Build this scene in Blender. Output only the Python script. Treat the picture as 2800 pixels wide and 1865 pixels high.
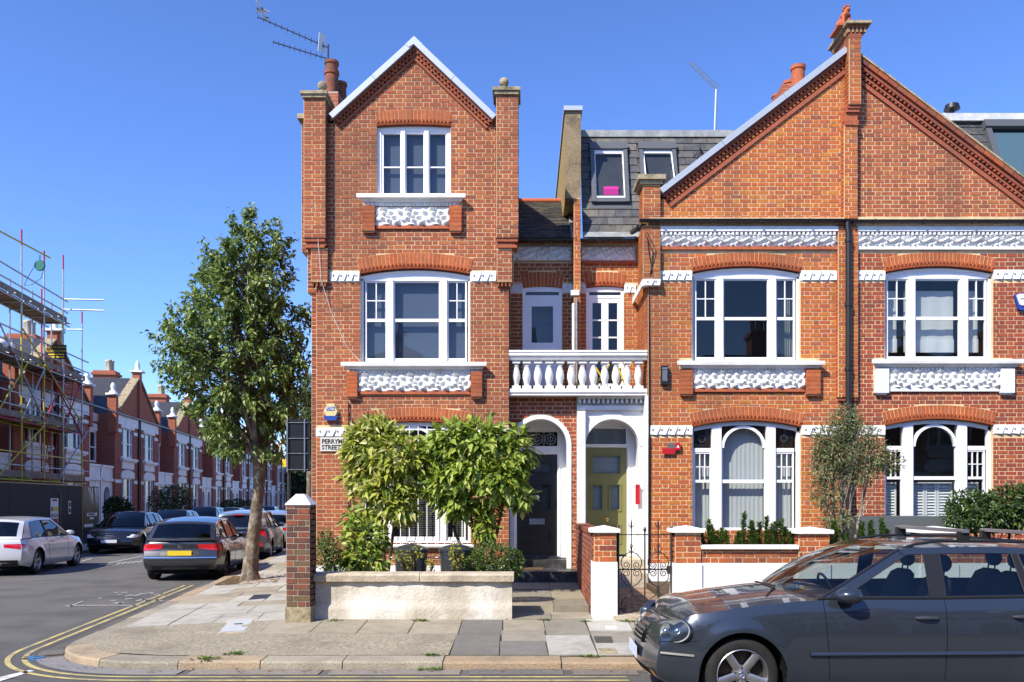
import bpy, bmesh, math, random
from mathutils import Vector, Matrix
R = math.radians
rnd = random.Random(7)
for _o in list(bpy.data.objects): bpy.data.objects.remove(_o)
scene = bpy.context.scene
COL = scene.collection
# ------------------------------------------------------------------ camera, sky, sun, exposure
FPX, CX, CY, CAMZ = 2300.0, 1440.0, 1370.0, 1.85      # focal length and principal point in photo pixels (2800 x 1865)
cam_d = bpy.data.cameras.new('camera'); cam = bpy.data.objects.new('camera', cam_d); COL.objects.link(cam)
cam_d.sensor_width = 36.0; cam_d.sensor_fit = 'HORIZONTAL'; cam_d.lens = 36.0*FPX/2800
cam_d.shift_x = (1400-CX)/2800; cam_d.shift_y = (CY-932.5)/2800
cam_d.clip_start = 0.1; cam_d.clip_end = 6000
cam.location = (0, 0, CAMZ); cam.rotation_euler = (R(90), 0, 0)
scene.camera = cam
SUN_AZ, SUN_EL = R(42), R(44)                          # azimuth left of the line of sight, behind the camera
to_sun = Vector((-math.sin(SUN_AZ)*math.cos(SUN_EL), -math.cos(SUN_AZ)*math.cos(SUN_EL), math.sin(SUN_EL)))
world = bpy.data.worlds.new('World'); scene.world = world; world.use_nodes = True
wn = world.node_tree; bg = wn.nodes['Background']
sky = wn.nodes.new('ShaderNodeTexSky'); sky.sky_type = 'NISHITA'; sky.sun_disc = False
sky.sun_elevation = SUN_EL; sky.sun_rotation = math.atan2(to_sun.x, to_sun.y)
sky.air_density = 1.0; sky.dust_density = 0.35; sky.ozone_density = 9.0; sky.altitude = 30
sg_ = wn.nodes.new('ShaderNodeGamma'); sg_.inputs[1].default_value = 1.2; sm_ = wn.nodes.new('ShaderNodeMix'); sm_.data_type = 'RGBA'; sm_.blend_type = 'MULTIPLY'; sm_.inputs[0].default_value = 1; sm_.inputs[7].default_value = (0.98, 0.885, 0.95, 1)
wn.links.new(sky.outputs[0], sg_.inputs[0]); wn.links.new(sg_.outputs[0], sm_.inputs[6]); wn.links.new(sm_.outputs[2], bg.inputs[0]); bg.inputs[1].default_value = 0.128
sd = bpy.data.lights.new('sun', 'SUN'); sd.energy = 4.4; sd.angle = R(0.53); sd.color = (1, 0.925, 0.79)
sun = bpy.data.objects.new('sun', sd); COL.objects.link(sun); sun.rotation_euler = to_sun.to_track_quat('Z', 'Y').to_euler()
sun.location = (-20, -20, 30)
vs = scene.view_settings; vs.view_transform = 'Standard'; vs.look = 'None'; vs.exposure = 0.74; vs.gamma = 1.0; vs.use_curve_mapping = False
scene.cycles.use_denoising = True
scene.cycles.max_bounces = 6; scene.cycles.diffuse_bounces = 3; scene.cycles.glossy_bounces = 3; scene.cycles.transmission_bounces = 4; scene.cycles.transparent_max_bounces = 8; scene.cycles.caustics_reflective = False; scene.cycles.caustics_refractive = False
scene.cycles.sample_clamp_indirect = 4.0

# ------------------------------------------------------------------ measuring: photo pixel on a plane at depth D -> metres
F = 15.86                                               # depth of the house fronts
def X(p, D=F): return (p-CX)*D/FPX
def Z(p, D=F): return CAMZ+(CY-p)*D/FPX
SL = 0.152                                              # the side street drifts left by this much per metre of depth
def SX(a, y): return -a - SL*y                          # x of a line parallel to the side street, a metres left of its origin
SDIR = Vector((-SL, 1, 0)).normalized(); SANG = math.atan2(SDIR.y, SDIR.x)

# ------------------------------------------------------------------ objects
def tag(o, label=None, cat=None, group=None, kind=None):
    if label: o['label'] = label
    if cat: o['category'] = cat
    if group: o['group'] = group
    if kind: o['kind'] = kind
    return o
def thing(name, label, cat, loc=(0, 0, 0), rotz=0, group=None):
    o = bpy.data.objects.new(name, None); COL.objects.link(o); o.empty_display_size = 0.1
    o.location = loc; o.rotation_euler = (0, 0, rotz)
    return tag(o, label, cat, group)
def root_of(p):
    while p.parent: p = p.parent
    return p
def add(name, me, parent=None, kind=None, mat4=None):
    o = bpy.data.objects.new(name, me); COL.objects.link(o)
    if parent is not None: o.parent = parent
    if mat4 is not None: o.matrix_basis = mat4
    if kind: o['kind'] = kind
    return o
class MB:
    """collects faces; vertices in world metres (or local to the parent when local=True at build)"""
    def __init__(s): s.v = []; s.f = []; s.m = []; s.c = []
    def face(s, pts, m=0, c=None):
        n = len(s.v); s.v += [tuple(p) for p in pts]; s.f.append(tuple(range(n, n+len(pts)))); s.m.append(m); s.c.append(c); return s
    def polys(s, vs, fs, m=0, c=None):
        n = len(s.v); s.v += [tuple(p) for p in vs]
        for f in fs: s.f.append(tuple(i+n for i in f)); s.m.append(m); s.c.append(c)
        return s
    def box(s, x0, x1, y0, y1, z0, z1, m=0, c=None):
        s.polys([(x0,y0,z0),(x1,y0,z0),(x1,y1,z0),(x0,y1,z0),(x0,y0,z1),(x1,y0,z1),(x1,y1,z1),(x0,y1,z1)],
                [(0,3,2,1),(4,5,6,7),(0,1,5,4),(1,2,6,5),(2,3,7,6),(3,0,4,7)], m, c)
        return s
    def obox(s, o, u, w, t, m=0, c=None):
        """box from corner o along three edge vectors"""
        o, u, w, t = Vector(o), Vector(u), Vector(w), Vector(t)
        s.polys([o, o+u, o+u+w, o+w, o+t, o+u+t, o+u+w+t, o+w+t], [(0,3,2,1),(4,5,6,7),(0,1,5,4),(1,2,6,5),(2,3,7,6),(3,0,4,7)], m, c)
        return s
    def extr(s, poly, d, m=0, c=None, caps=True):
        """closed polygon (3d points) extruded by vector d"""
        d = Vector(d); n = len(poly); vs = [Vector(p) for p in poly]+[Vector(p)+d for p in poly]
        fs = [(i, (i+1) % n, n+(i+1) % n, n+i) for i in range(n)]
        if caps: fs += [tuple(range(n-1, -1, -1)), tuple(range(n, 2*n))]
        s.polys(vs, fs, m, c); return s
    def xz(s, poly, y0, y1, m=0, c=None): return s.extr([(x, y0, z) for x, z in poly], (0, y1-y0, 0), m, c)
    def grid(s, rows, m=0, c=None, closed=False):
        nr, nc = len(rows), len(rows[0]); vs = [p for r in rows for p in r]; fs = []
        for i in range(nr-1):
            for j in range(nc if closed else nc-1):
                k = (j+1) % nc; fs.append((i*nc+j, i*nc+k, (i+1)*nc+k, (i+1)*nc+j))
        s.polys(vs, fs, m, c); return s
    def tube(s, pts, r, n=8, m=0, c=None, caps=True):
        pts = [Vector(p) for p in pts]; rs = r if isinstance(r, (list, tuple)) else [r]*len(pts); rows = []
        up = Vector((0.13, 0.21, 1)).normalized()
        for i, p in enumerate(pts):
            d = (pts[min(i+1, len(pts)-1)]-pts[max(i-1, 0)])
            d = d.normalized() if d.length > 1e-9 else Vector((0, 0, 1))
            a = d.cross(up)
            if a.length < 1e-3: a = d.cross(Vector((1, 0, 0)))
            a.normalize(); b = d.cross(a)
            rows.append([p+(a*math.cos(t)+b*math.sin(t))*rs[i] for t in [2*math.pi*k/n for k in range(n)]])
        s.grid(rows, m, c, True)
        if caps: s.face(rows[0][::-1], m, c); s.face(rows[-1], m, c)
        return s
    def lathe(s, prof, o=(0, 0, 0), n=16, m=0, c=None, M=None):
        rows = []
        for r, z in prof:
            row = [Vector((r*math.cos(2*math.pi*k/n), r*math.sin(2*math.pi*k/n), z)) for k in range(n)]
            rows.append([(M @ p if M else p)+Vector(o) for p in row])
        s.grid(rows, m, c, True); s.face(rows[0][::-1], m, c); s.face(rows[-1], m, c); return s
    def ball(s, o, r, n=12, m=0, c=None, sc=(1, 1, 1)):
        rows = []
        for i in range(1, n//2):
            a = math.pi*i/(n//2); rows.append([(o[0]+r*sc[0]*math.sin(a)*math.cos(2*math.pi*k/n), o[1]+r*sc[1]*math.sin(a)*math.sin(2*math.pi*k/n), o[2]-r*sc[2]*math.cos(a)) for k in range(n)])
        s.grid(rows, m, c, True); s.face(rows[0][::-1], m, c); s.face(rows[-1], m, c); return s
    def build(s, name, mats, parent=None, smooth=False, kind=None, local=False, auto=None):
        me = bpy.data.meshes.new(name)
        vs = s.v
        if parent is not None and not local:
            L = root_of(parent).location
            if L.length > 0: vs = [(x-L.x, y-L.y, z-L.z) for x, y, z in vs]
        me.from_pydata([tuple(p) for p in vs], [], s.f)
        for m in (mats if isinstance(mats, (list, tuple)) else [mats]): me.materials.append(MT[m] if isinstance(m, str) else m)
        if any(s.m): me.polygons.foreach_set('material_index', s.m)
        if any(c is not None for c in s.c):
            at = me.attributes.new('tint', 'FLOAT_COLOR', 'FACE')
            fl = []
            for c in s.c: fl += list(c if c is not None else (0.5, 0.5, 0.5))[:3]+[1.0]
            at.data.foreach_set('color', fl)
        if smooth: me.polygons.foreach_set('use_smooth', [True]*len(me.polygons))
        if smooth and auto: me.set_sharp_from_angle(angle=R(auto))
        me.update()
        return add(name, me, parent, kind)
def single(mb, name, mats, label, cat, group=None, smooth=False, kind=None, auto=None):
    return tag(mb.build(name, mats, None, smooth, auto=auto), label, cat, group, kind)
def copy_tree(o, parent=None):
    c = o.copy(); COL.objects.link(c); c.parent = parent
    for ch in list(o.children): copy_tree(ch, c)
    return c

# ------------------------------------------------------------------ materials
MT = {}
def nd(nt, t, **kw):
    n = nt.nodes.new(t)
    for k, v in kw.items():
        if k in n.inputs.keys() if isinstance(k, str) else False: n.inputs[k].default_value = v
        else: setattr(n, k, v)
    return n
def mat(name, base=(0.5, 0.5, 0.5), rough=0.7, spec=0.5, metal=0.0, var=0.0, vscale=6.0, tint=False, bump=0.0, bscale=40.0, dirt=None, dscale=1.5, damt=0.5, dirt2=None, coat=0.0,
        stretch=None, world=False, alpha=None, sheen=0, emit=None, trans=None, detail=6):
    """Principled surface: base colour (or the per-face 'tint'), noise variation, dirt colour in blotches, fine bump"""
    m = bpy.data.materials.new(name); m.use_nodes = True; nt = m.node_tree; b = nt.nodes['Principled BSDF']; L = nt.links.new
    b.inputs['Roughness'].default_value = rough; b.inputs['Specular IOR Level'].default_value = spec; b.inputs['Metallic'].default_value = metal
    b.inputs['Coat Weight'].default_value = coat; b.inputs['Coat Roughness'].default_value = 0.03
    tc = nt.nodes.new('ShaderNodeTexCoord'); vec = tc.outputs['Object']
    if world: vec = nt.nodes.new('ShaderNodeNewGeometry').outputs['Position']     # so that pieces sharing one mesh differ in grain
    if stretch:
        mp = nt.nodes.new('ShaderNodeMapping'); mp.inputs['Scale'].default_value = stretch; L(vec, mp.inputs['Vector']); vec = mp.outputs[0]
    if tint:
        at = nt.nodes.new('ShaderNodeAttribute'); at.attribute_name = 'tint'; col = at.outputs['Color']
    else:
        rg = nt.nodes.new('ShaderNodeRGB'); rg.outputs[0].default_value = (*base, 1); col = rg.outputs[0]
    if var > 0:
        nz = nt.nodes.new('ShaderNodeTexNoise'); nz.inputs['Scale'].default_value = vscale; nz.inputs['Detail'].default_value = detail; nz.inputs['Roughness'].default_value = 0.62; L(vec, nz.inputs['Vector'])
        mr = nt.nodes.new('ShaderNodeMapRange'); mr.inputs[1].default_value = 0.25; mr.inputs[2].default_value = 0.75; mr.inputs[3].default_value = 1-var; mr.inputs[4].default_value = 1+var; L(nz.outputs['Fac'], mr.inputs[0])
        mx = nt.nodes.new('ShaderNodeMix'); mx.data_type = 'RGBA'; mx.blend_type = 'MULTIPLY'; mx.inputs[0].default_value = 1
        L(col, mx.inputs[6]); L(mr.outputs[0], mx.inputs[7]); col = mx.outputs[2]
    if dirt:
        nz = nt.nodes.new('ShaderNodeTexNoise'); nz.inputs['Scale'].default_value = dscale; nz.inputs['Detail'].default_value = 8; nz.inputs['Roughness'].default_value = 0.68; L(vec, nz.inputs['Vector'])
        mr = nt.nodes.new('ShaderNodeMapRange'); mr.inputs[1].default_value = 0.48; mr.inputs[2].default_value = 0.72; mr.inputs[3].default_value = 0; mr.inputs[4].default_value = damt; L(nz.outputs['Fac'], mr.inputs[0])
        mx = nt.nodes.new('ShaderNodeMix'); mx.data_type = 'RGBA'; L(mr.outputs[0], mx.inputs[0]); L(col, mx.inputs[6]); mx.inputs[7].default_value = (*dirt, 1); col = mx.outputs[2]
    if dirt2:       # broad weathering: (colour, scale, amount)
        m2 = nt.nodes.new('ShaderNodeMapping'); m2.inputs['Scale'].default_value = (1, 1, dirt2[3] if len(dirt2) > 3 else 1); L(vec, m2.inputs['Vector'])
        nz = nt.nodes.new('ShaderNodeTexNoise'); nz.inputs['Scale'].default_value = dirt2[1]; nz.inputs['Detail'].default_value = 5; L(m2.outputs[0], nz.inputs['Vector'])
        mr = nt.nodes.new('ShaderNodeMapRange'); mr.inputs[1].default_value = 0.46; mr.inputs[2].default_value = 0.66; mr.inputs[3].default_value = 0; mr.inputs[4].default_value = dirt2[2]; L(nz.outputs['Fac'], mr.inputs[0])
        mx = nt.nodes.new('ShaderNodeMix'); mx.data_type = 'RGBA'; L(mr.outputs[0], mx.inputs[0]); L(col, mx.inputs[6]); mx.inputs[7].default_value = (*dirt2[0], 1); col = mx.outputs[2]
    L(col, b.inputs['Base Color'])
    if bump > 0:
        nz = nt.nodes.new('ShaderNodeTexNoise'); nz.inputs['Scale'].default_value = bscale; nz.inputs['Detail'].default_value = 5; L(vec, nz.inputs['Vector'])
        bp = nt.nodes.new('ShaderNodeBump'); bp.inputs['Strength'].default_value = bump; bp.inputs['Distance'].default_value = 0.02; L(nz.outputs['Fac'], bp.inputs['Height']); L(bp.outputs[0], b.inputs['Normal'])
    if emit: b.inputs['Emission Color'].default_value = (*emit[:3], 1); b.inputs['Emission Strength'].default_value = emit[3]
    if trans:       # light passing through thin leaves or cloth
        tr = nt.nodes.new('ShaderNodeBsdfTranslucent'); L(col, tr.inputs['Color']); ms = nt.nodes.new('ShaderNodeMixShader'); ms.inputs[0].default_value = trans
        out = nt.nodes['Material Output']; L(b.outputs[0], ms.inputs[1]); L(tr.outputs[0], ms.inputs[2]); L(ms.outputs[0], out.inputs[0])
    MT[name] = m; return m
def glass(name, tintc=(0.8, 0.85, 0.85), ior=1.5, refl=1.0, rough=0.0, wob=0.0):
    """thin pane: see-through with Fresnel reflection"""
    m = bpy.data.materials.new(name); m.use_nodes = True; nt = m.node_tree; L = nt.links.new
    nt.nodes.remove(nt.nodes['Principled BSDF']); out = nt.nodes['Material Output']
    t = nt.nodes.new('ShaderNodeBsdfTransparent'); t.inputs[0].default_value = (*tintc, 1)
    g = nt.nodes.new('ShaderNodeBsdfGlossy'); g.inputs['Roughness'].default_value = rough; g.inputs[0].default_value = (refl, refl, refl, 1)
    fr = nt.nodes.new('ShaderNodeFresnel'); ge = nt.nodes.new('ShaderNodeNewGeometry'); mi = nt.nodes.new('ShaderNodeMix'); mi.inputs[2].default_value = ior; mi.inputs[3].default_value = 1/ior; L(ge.outputs['Backfacing'], mi.inputs[0]); L(mi.outputs[0], fr.inputs[0])   # a thin pane is alike from both sides
    if wob > 0:
        tc = nt.nodes.new('ShaderNodeTexCoord'); nz = nt.nodes.new('ShaderNodeTexNoise'); nz.inputs['Scale'].default_value = 2.2; nz.inputs['Detail'].default_value = 1
        bp = nt.nodes.new('ShaderNodeBump'); bp.inputs['Strength'].default_value = wob; bp.inputs['Distance'].default_value = 0.02
        L(tc.outputs['Object'], nz.inputs['Vector']); L(nz.outputs['Fac'], bp.inputs['Height']); L(bp.outputs[0], g.inputs['Normal'])
    ms = nt.nodes.new('ShaderNodeMixShader'); L(fr.outputs[0], ms.inputs[0]); L(t.outputs[0], ms.inputs[1]); L(g.outputs[0], ms.inputs[2]); L(ms.outputs[0], out.inputs[0])
    MT[name] = m; return m
mat('brick', tint=True, world=True, rough=0.88, spec=0.25, var=0.28, vscale=22, bump=0.35, bscale=90, dirt=(0.10, 0.06, 0.045), dscale=3.1, damt=0.30, dirt2=((0.15, 0.068, 0.042), 1.1, 0.45, 0.35))
mat('mortar', (0.70, 0.53, 0.30), 0.95, 0.2, var=0.22, vscale=9, dirt=(0.45, 0.33, 0.18), dscale=2.0, damt=0.40, bump=0.3, bscale=70, world=True, dirt2=((0.36, 0.25, 0.15), 1.1, 0.6, 0.35))
mat('mortar_grey', (0.34, 0.29, 0.22), 0.95, 0.2, var=0.25, vscale=9)
mat('terracotta', (0.42, 0.115, 0.05), world=True, rough=0.8, spec=0.3, var=0.25, vscale=14, dirt=(0.13, 0.06, 0.04), dscale=4, damt=0.5)
mat('pot', (0.30, 0.095, 0.045), 0.8, 0.3, var=0.3, vscale=6, dirt=(0.05, 0.035, 0.03), dscale=2.2, damt=0.95, dirt2=((0.07, 0.045, 0.04), 3, 0.8))
mat('white', (0.80, 0.80, 0.78), 0.5, 0.4, var=0.05, vscale=5, dirt=(0.50, 0.47, 0.41), dscale=4.5, damt=0.5, dirt2=((0.55, 0.52, 0.45), 2.6, 0.4, 0.3))
mat('white_frame', (0.84, 0.84, 0.84), 0.38, 0.5, var=0.02, vscale=3)
mat('white_render', (0.80, 0.80, 0.79), 0.75, 0.3, var=0.05, vscale=2.2, bump=0.25, bscale=60, dirt=(0.55, 0.53, 0.48), dscale=2.2, damt=0.25)
mat('cream_render', (0.70, 0.66, 0.57), 0.85, 0.25, var=0.10, vscale=3, bump=0.55, bscale=24, dirt=(0.33, 0.27, 0.18), dscale=2.1, damt=0.8, dirt2=((0.40, 0.35, 0.26), 2.4, 0.75, 0.3))
mat('coping_stone', (0.50, 0.42, 0.31), 0.9, 0.2, var=0.25, vscale=9, bump=0.5, bscale=40, dirt=(0.20, 0.17, 0.11), dscale=3, damt=0.7)
mat('lichen_stone', (0.36, 0.30, 0.19), 0.95, 0.2, var=0.35, vscale=14, bump=0.6, bscale=40, dirt=(0.05, 0.05, 0.035), dscale=5, damt=0.9)
mat('pebbledash', (0.30, 0.23, 0.14), 0.95, 0.2, var=0.65, vscale=70, bump=1.0, bscale=75, dirt=(0.06, 0.05, 0.035), dscale=2.5, damt=0.8)
mat('zinc', (0.42, 0.46, 0.50), 0.5, 0.5, metal=0.25, var=0.12, vscale=5, dirt=(0.26, 0.28, 0.29), dscale=5, damt=0.5)
mat('lead', (0.26, 0.27, 0.27), 0.6, 0.4, metal=0.1, var=0.25, vscale=6, dirt=(0.55, 0.54, 0.5), dscale=3.5, damt=0.55)
mat('slate', tint=True, world=True, rough=0.72, spec=0.4, var=0.35, vscale=9, bump=0.25, bscale=40, dirt=(0.22, 0.20, 0.13), dscale=7, damt=0.35)
mat('black_paint', (0.012, 0.013, 0.015), 0.35, 0.5, var=0.2, vscale=8)
mat('black_plastic', (0.010, 0.011, 0.012), 0.42, 0.5)
mat('iron', (0.016, 0.016, 0.017), 0.5, 0.5, var=0.4, vscale=30, dirt=(0.10, 0.045, 0.02), dscale=12, damt=0.35)
mat('black_door', (0.017, 0.018, 0.021), 0.32, 0.5, var=0.1, vscale=6)
mat('olive_door', (0.205, 0.197, 0.072), 0.36, 0.45, var=0.06, vscale=5)
mat('brass', (0.65, 0.42, 0.12), 0.28, 0.5, metal=1)
mat('chrome', (0.75, 0.76, 0.78), 0.14, 0.5, metal=1)
mat('galv', (0.34, 0.35, 0.35), 0.42, 0.5, metal=0.75, var=0.25, vscale=12)
mat('dustbin', (0.085, 0.095, 0.11), 0.38, 0.5, metal=0.7, var=0.3, vscale=10)
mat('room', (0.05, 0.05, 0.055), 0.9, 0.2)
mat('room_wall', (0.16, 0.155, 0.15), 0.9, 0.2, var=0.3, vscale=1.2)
mat('blind_slate', (0.085, 0.105, 0.15), 0.8, 0.3, var=0.05, vscale=1.5)
mat('blind_white', (0.74, 0.75, 0.74), 0.85, 0.2, var=0.05, vscale=30, stretch=(1, 1, 0.06), trans=0.25)
mat('curtain', (0.62, 0.63, 0.60), 0.85, 0.2, trans=0.2)
mat('shutter', (0.78, 0.78, 0.76), 0.45, 0.4)
mat('red_sign', (0.45, 0.01, 0.02), 0.4, 0.5)
mat('slate_sign', (0.10, 0.115, 0.12), 0.5, 0.5)
mat('sign_white', (0.62, 0.60, 0.54), 0.55, 0.4, var=0.12, vscale=7, dirt=(0.30, 0.26, 0.20), dscale=6, damt=0.5)
mat('ink', (0.02, 0.02, 0.02), 0.6, 0.3, var=0.4, vscale=30)
mat('print_white', (0.75, 0.75, 0.74), 0.5, 0.4)
mat('print_yellow', (0.75, 0.52, 0.03), 0.5, 0.4)
mat('print_red', (0.55, 0.02, 0.03), 0.5, 0.4)
mat('print_blue', (0.02, 0.06, 0.30), 0.4, 0.5)
mat('print_green', (0.03, 0.20, 0.08), 0.5, 0.4)
mat('alarm_cream', (0.66, 0.56, 0.30), 0.4, 0.5, dirt=(0.70, 0.40, 0.05), dscale=6, damt=0.6)
mat('pink', (0.75, 0.03, 0.30), 0.4, 0.5)
mat('asphalt', (0.145, 0.139, 0.130), 0.9, 0.25, var=0.38, vscale=45, bump=0.9, bscale=120, dirt=(0.20, 0.185, 0.16), dscale=0.55, damt=0.5, dirt2=((0.075, 0.073, 0.072), 0.9, 0.55), detail=9)
mat('asphalt_new', (0.13, 0.126, 0.12), 0.9, 0.25, var=0.3, vscale=150, bump=0.9, bscale=170)
mat('flag', tint=True, world=True, rough=0.85, spec=0.3, var=0.16, vscale=7, bump=0.35, bscale=60, dirt=(0.13, 0.115, 0.085), dscale=1.9, damt=0.55)
mat('aggregate', (0.335, 0.295, 0.215), 0.92, 0.25, var=0.6, vscale=26, bump=0.9, bscale=90, dirt=(0.19, 0.16, 0.115), dscale=1.3, damt=0.75, detail=8)
mat('kerb', tint=True, world=True, rough=0.9, spec=0.25, var=0.45, vscale=60, bump=0.8, bscale=80, dirt=(0.14, 0.12, 0.085), dscale=2.4, damt=0.6)
mat('gutter_stone', tint=True, world=True, rough=0.9, spec=0.25, var=0.3, vscale=30, bump=0.4, bscale=60, dirt=(0.30, 0.25, 0.18), dscale=1.6, damt=0.6)
mat('joint', (0.065, 0.06, 0.042), 0.95, 0.2, var=0.4, vscale=14)
mat('soil', (0.10, 0.072, 0.045), 0.95, 0.2, var=0.5, vscale=22, bump=1, bscale=30)
mat('dry_leaf', (0.26, 0.13, 0.04), 0.9, 0.2, var=0.4, vscale=60)
mat('line_yellow', (0.50, 0.41, 0.16), 0.75, 0.3, var=0.16, vscale=40, dirt=(0.17, 0.155, 0.12), dscale=7, damt=0.95, dirt2=((0.2, 0.185, 0.14), 2.2, 0.7))
mat('line_white', (0.62, 0.62, 0.60), 0.75, 0.3, var=0.2, vscale=30, dirt=(0.12, 0.12, 0.12), dscale=7, damt=0.8)
mat('line_worn', (0.30, 0.30, 0.29), 0.8, 0.3, var=0.2, vscale=30, dirt=(0.11, 0.11, 0.11), dscale=11, damt=1.0)
mat('mark_blue', (0.05, 0.22, 0.50), 0.7, 0.3, dirt=(0.10, 0.10, 0.11), dscale=14, damt=1.0)
mat('bark', (0.15, 0.115, 0.08), 0.95, 0.2, var=0.6, vscale=9, bump=1.0, bscale=18, stretch=(1, 1, 0.6), dirt=(0.44, 0.40, 0.32), dscale=7, damt=0.95)
mat('twig', (0.085, 0.06, 0.038), 0.9, 0.2, var=0.4, vscale=18)
mat('bark_pale', (0.26, 0.22, 0.17), 0.95, 0.2, var=0.45, vscale=14, bump=0.8, bscale=30)
mat('leaf', tint=True, rough=0.40, spec=0.45, var=0.15, vscale=9, trans=0.36)
mat('leaf_matt', tint=True, rough=0.6, spec=0.3, var=0.2, vscale=9, trans=0.22)
mat('wood_board', (0.24, 0.19, 0.14), 0.9, 0.2, var=0.3, vscale=8, stretch=(1, 1, 1), dirt=(0.40, 0.36, 0.30), dscale=2, damt=0.6)
mat('hoarding', (0.022, 0.021, 0.022), 0.7, 0.3, var=0.5, vscale=50)
mat('scaf_steel', (0.42, 0.43, 0.43), 0.45, 0.5, metal=0.6, var=0.25, vscale=6)
mat('scaf_yellow', (0.55, 0.45, 0.03), 0.5, 0.5, var=0.2, vscale=8)
mat('scaf_red', (0.40, 0.03, 0.045), 0.5, 0.5, var=0.2, vscale=8)
mat('far_brick', (0.17, 0.045, 0.030), 0.9, 0.2, var=0.25, vscale=3)
mat('far_red', (0.26, 0.070, 0.040), 0.9, 0.2, var=0.2, vscale=3)
mat('far_roof', (0.040, 0.042, 0.048), 0.6, 0.4, var=0.3, vscale=3)
mat('far_stone', (0.45, 0.40, 0.31), 0.9, 0.2, var=0.25, vscale=4)
mat('aluminium', (0.55, 0.56, 0.57), 0.35, 0.5, metal=0.9)
mat('dark_metal', (0.05, 0.045, 0.042), 0.5, 0.5, metal=0.5)
mat('green_plastic', (0.01, 0.14, 0.10), 0.4, 0.5)
mat('plane_white', (0.75, 0.76, 0.78), 0.35, 0.5)
mat('plane_dark', (0.02, 0.025, 0.06), 0.4, 0.5)
glass('glass', (0.78, 0.82, 0.83), 1.52, 0.95, wob=0.05)
glass('glass_dark', (0.50, 0.54, 0.56), 1.52, 0.95, wob=0.05)
glass('glass_car', (0.55, 0.61, 0.60), 1.52, 0.95)
glass('glass_tint', (0.10, 0.11, 0.11), 1.55, 0.95)
glass('lens', (0.80, 0.82, 0.80), 1.5, 0.9)
# brickwork drawn in the material only where single bricks are too far away to tell apart
def far_brick_nodes(name, c1, c2, cm):
    m = MT[name]; nt = m.node_tree; L = nt.links.new; b = nt.nodes['Principled BSDF']
    tc = nt.nodes.new('ShaderNodeTexCoord'); mp = nt.nodes.new('ShaderNodeMapping'); mp.inputs['Rotation'].default_value = (R(90), 0, 0)
    br = nt.nodes.new('ShaderNodeTexBrick'); br.inputs['Scale'].default_value = 1; br.inputs['Brick Width'].default_value = 0.225; br.inputs['Row Height'].default_value = 0.078; br.inputs['Mortar Size'].default_value = 0.006
    br.inputs['Color1'].default_value = (*c1, 1); br.inputs['Color2'].default_value = (*c2, 1); br.inputs['Mortar'].default_value = (*cm, 1)
    L(tc.outputs['Object'], mp.inputs[0]); L(mp.outputs[0], br.inputs['Vector'])
    old = b.inputs['Base Color'].links[0].from_node
    nz = nt.nodes.new('ShaderNodeMix'); nz.data_type = 'RGBA'; nz.inputs[0].default_value = 0.75
    L(old.outputs[2] if len(old.outputs) > 2 else old.outputs[0], nz.inputs[6]); L(br.outputs[0], nz.inputs[7]); L(nz.outputs[2], b.inputs['Base Color'])
far_brick_nodes('far_brick', (0.42, 0.12, 0.07), (0.32, 0.09, 0.06), (0.46, 0.31, 0.22))
far_brick_nodes('far_red', (0.45, 0.13, 0.065), (0.35, 0.10, 0.055), (0.46, 0.31, 0.22))
def text(name, body, size, mat_name, parent, M, depth=0.002, align='CENTER', sx=1.0, font_bold=0.0):
    cu = bpy.data.curves.new(name, 'FONT'); cu.body = body; cu.size = size; cu.extrude = depth; cu.align_x = align; cu.align_y = 'CENTER'; cu.resolution_u = 2; cu.offset = font_bold
    to = bpy.data.objects.new(name, cu); me = bpy.data.meshes.new_from_object(to); bpy.data.objects.remove(to)
    me.materials.clear(); me.materials.append(MT[mat_name])
    W = Matrix.Diagonal((sx, 1, 1, 1))
    me.transform(M @ W)
    if parent is not None: me.transform(Matrix.Translation(-root_of(parent).location))
    return add(name, me, parent)
def facing(loc, rz=0.0):
    """text plane facing the viewer (-Y), turned by rz about the vertical"""
    return Matrix.Translation(loc) @ Matrix.Rotation(rz, 4, 'Z') @ Matrix.Rotation(R(90), 4, 'X')
mat('banner_green', (0.09, 0.075, 0.035), 0.5, 0.4, var=0.9, vscale=2.5, dirt=(0.05, 0.09, 0.02), dscale=2, damt=0.9)
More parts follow.
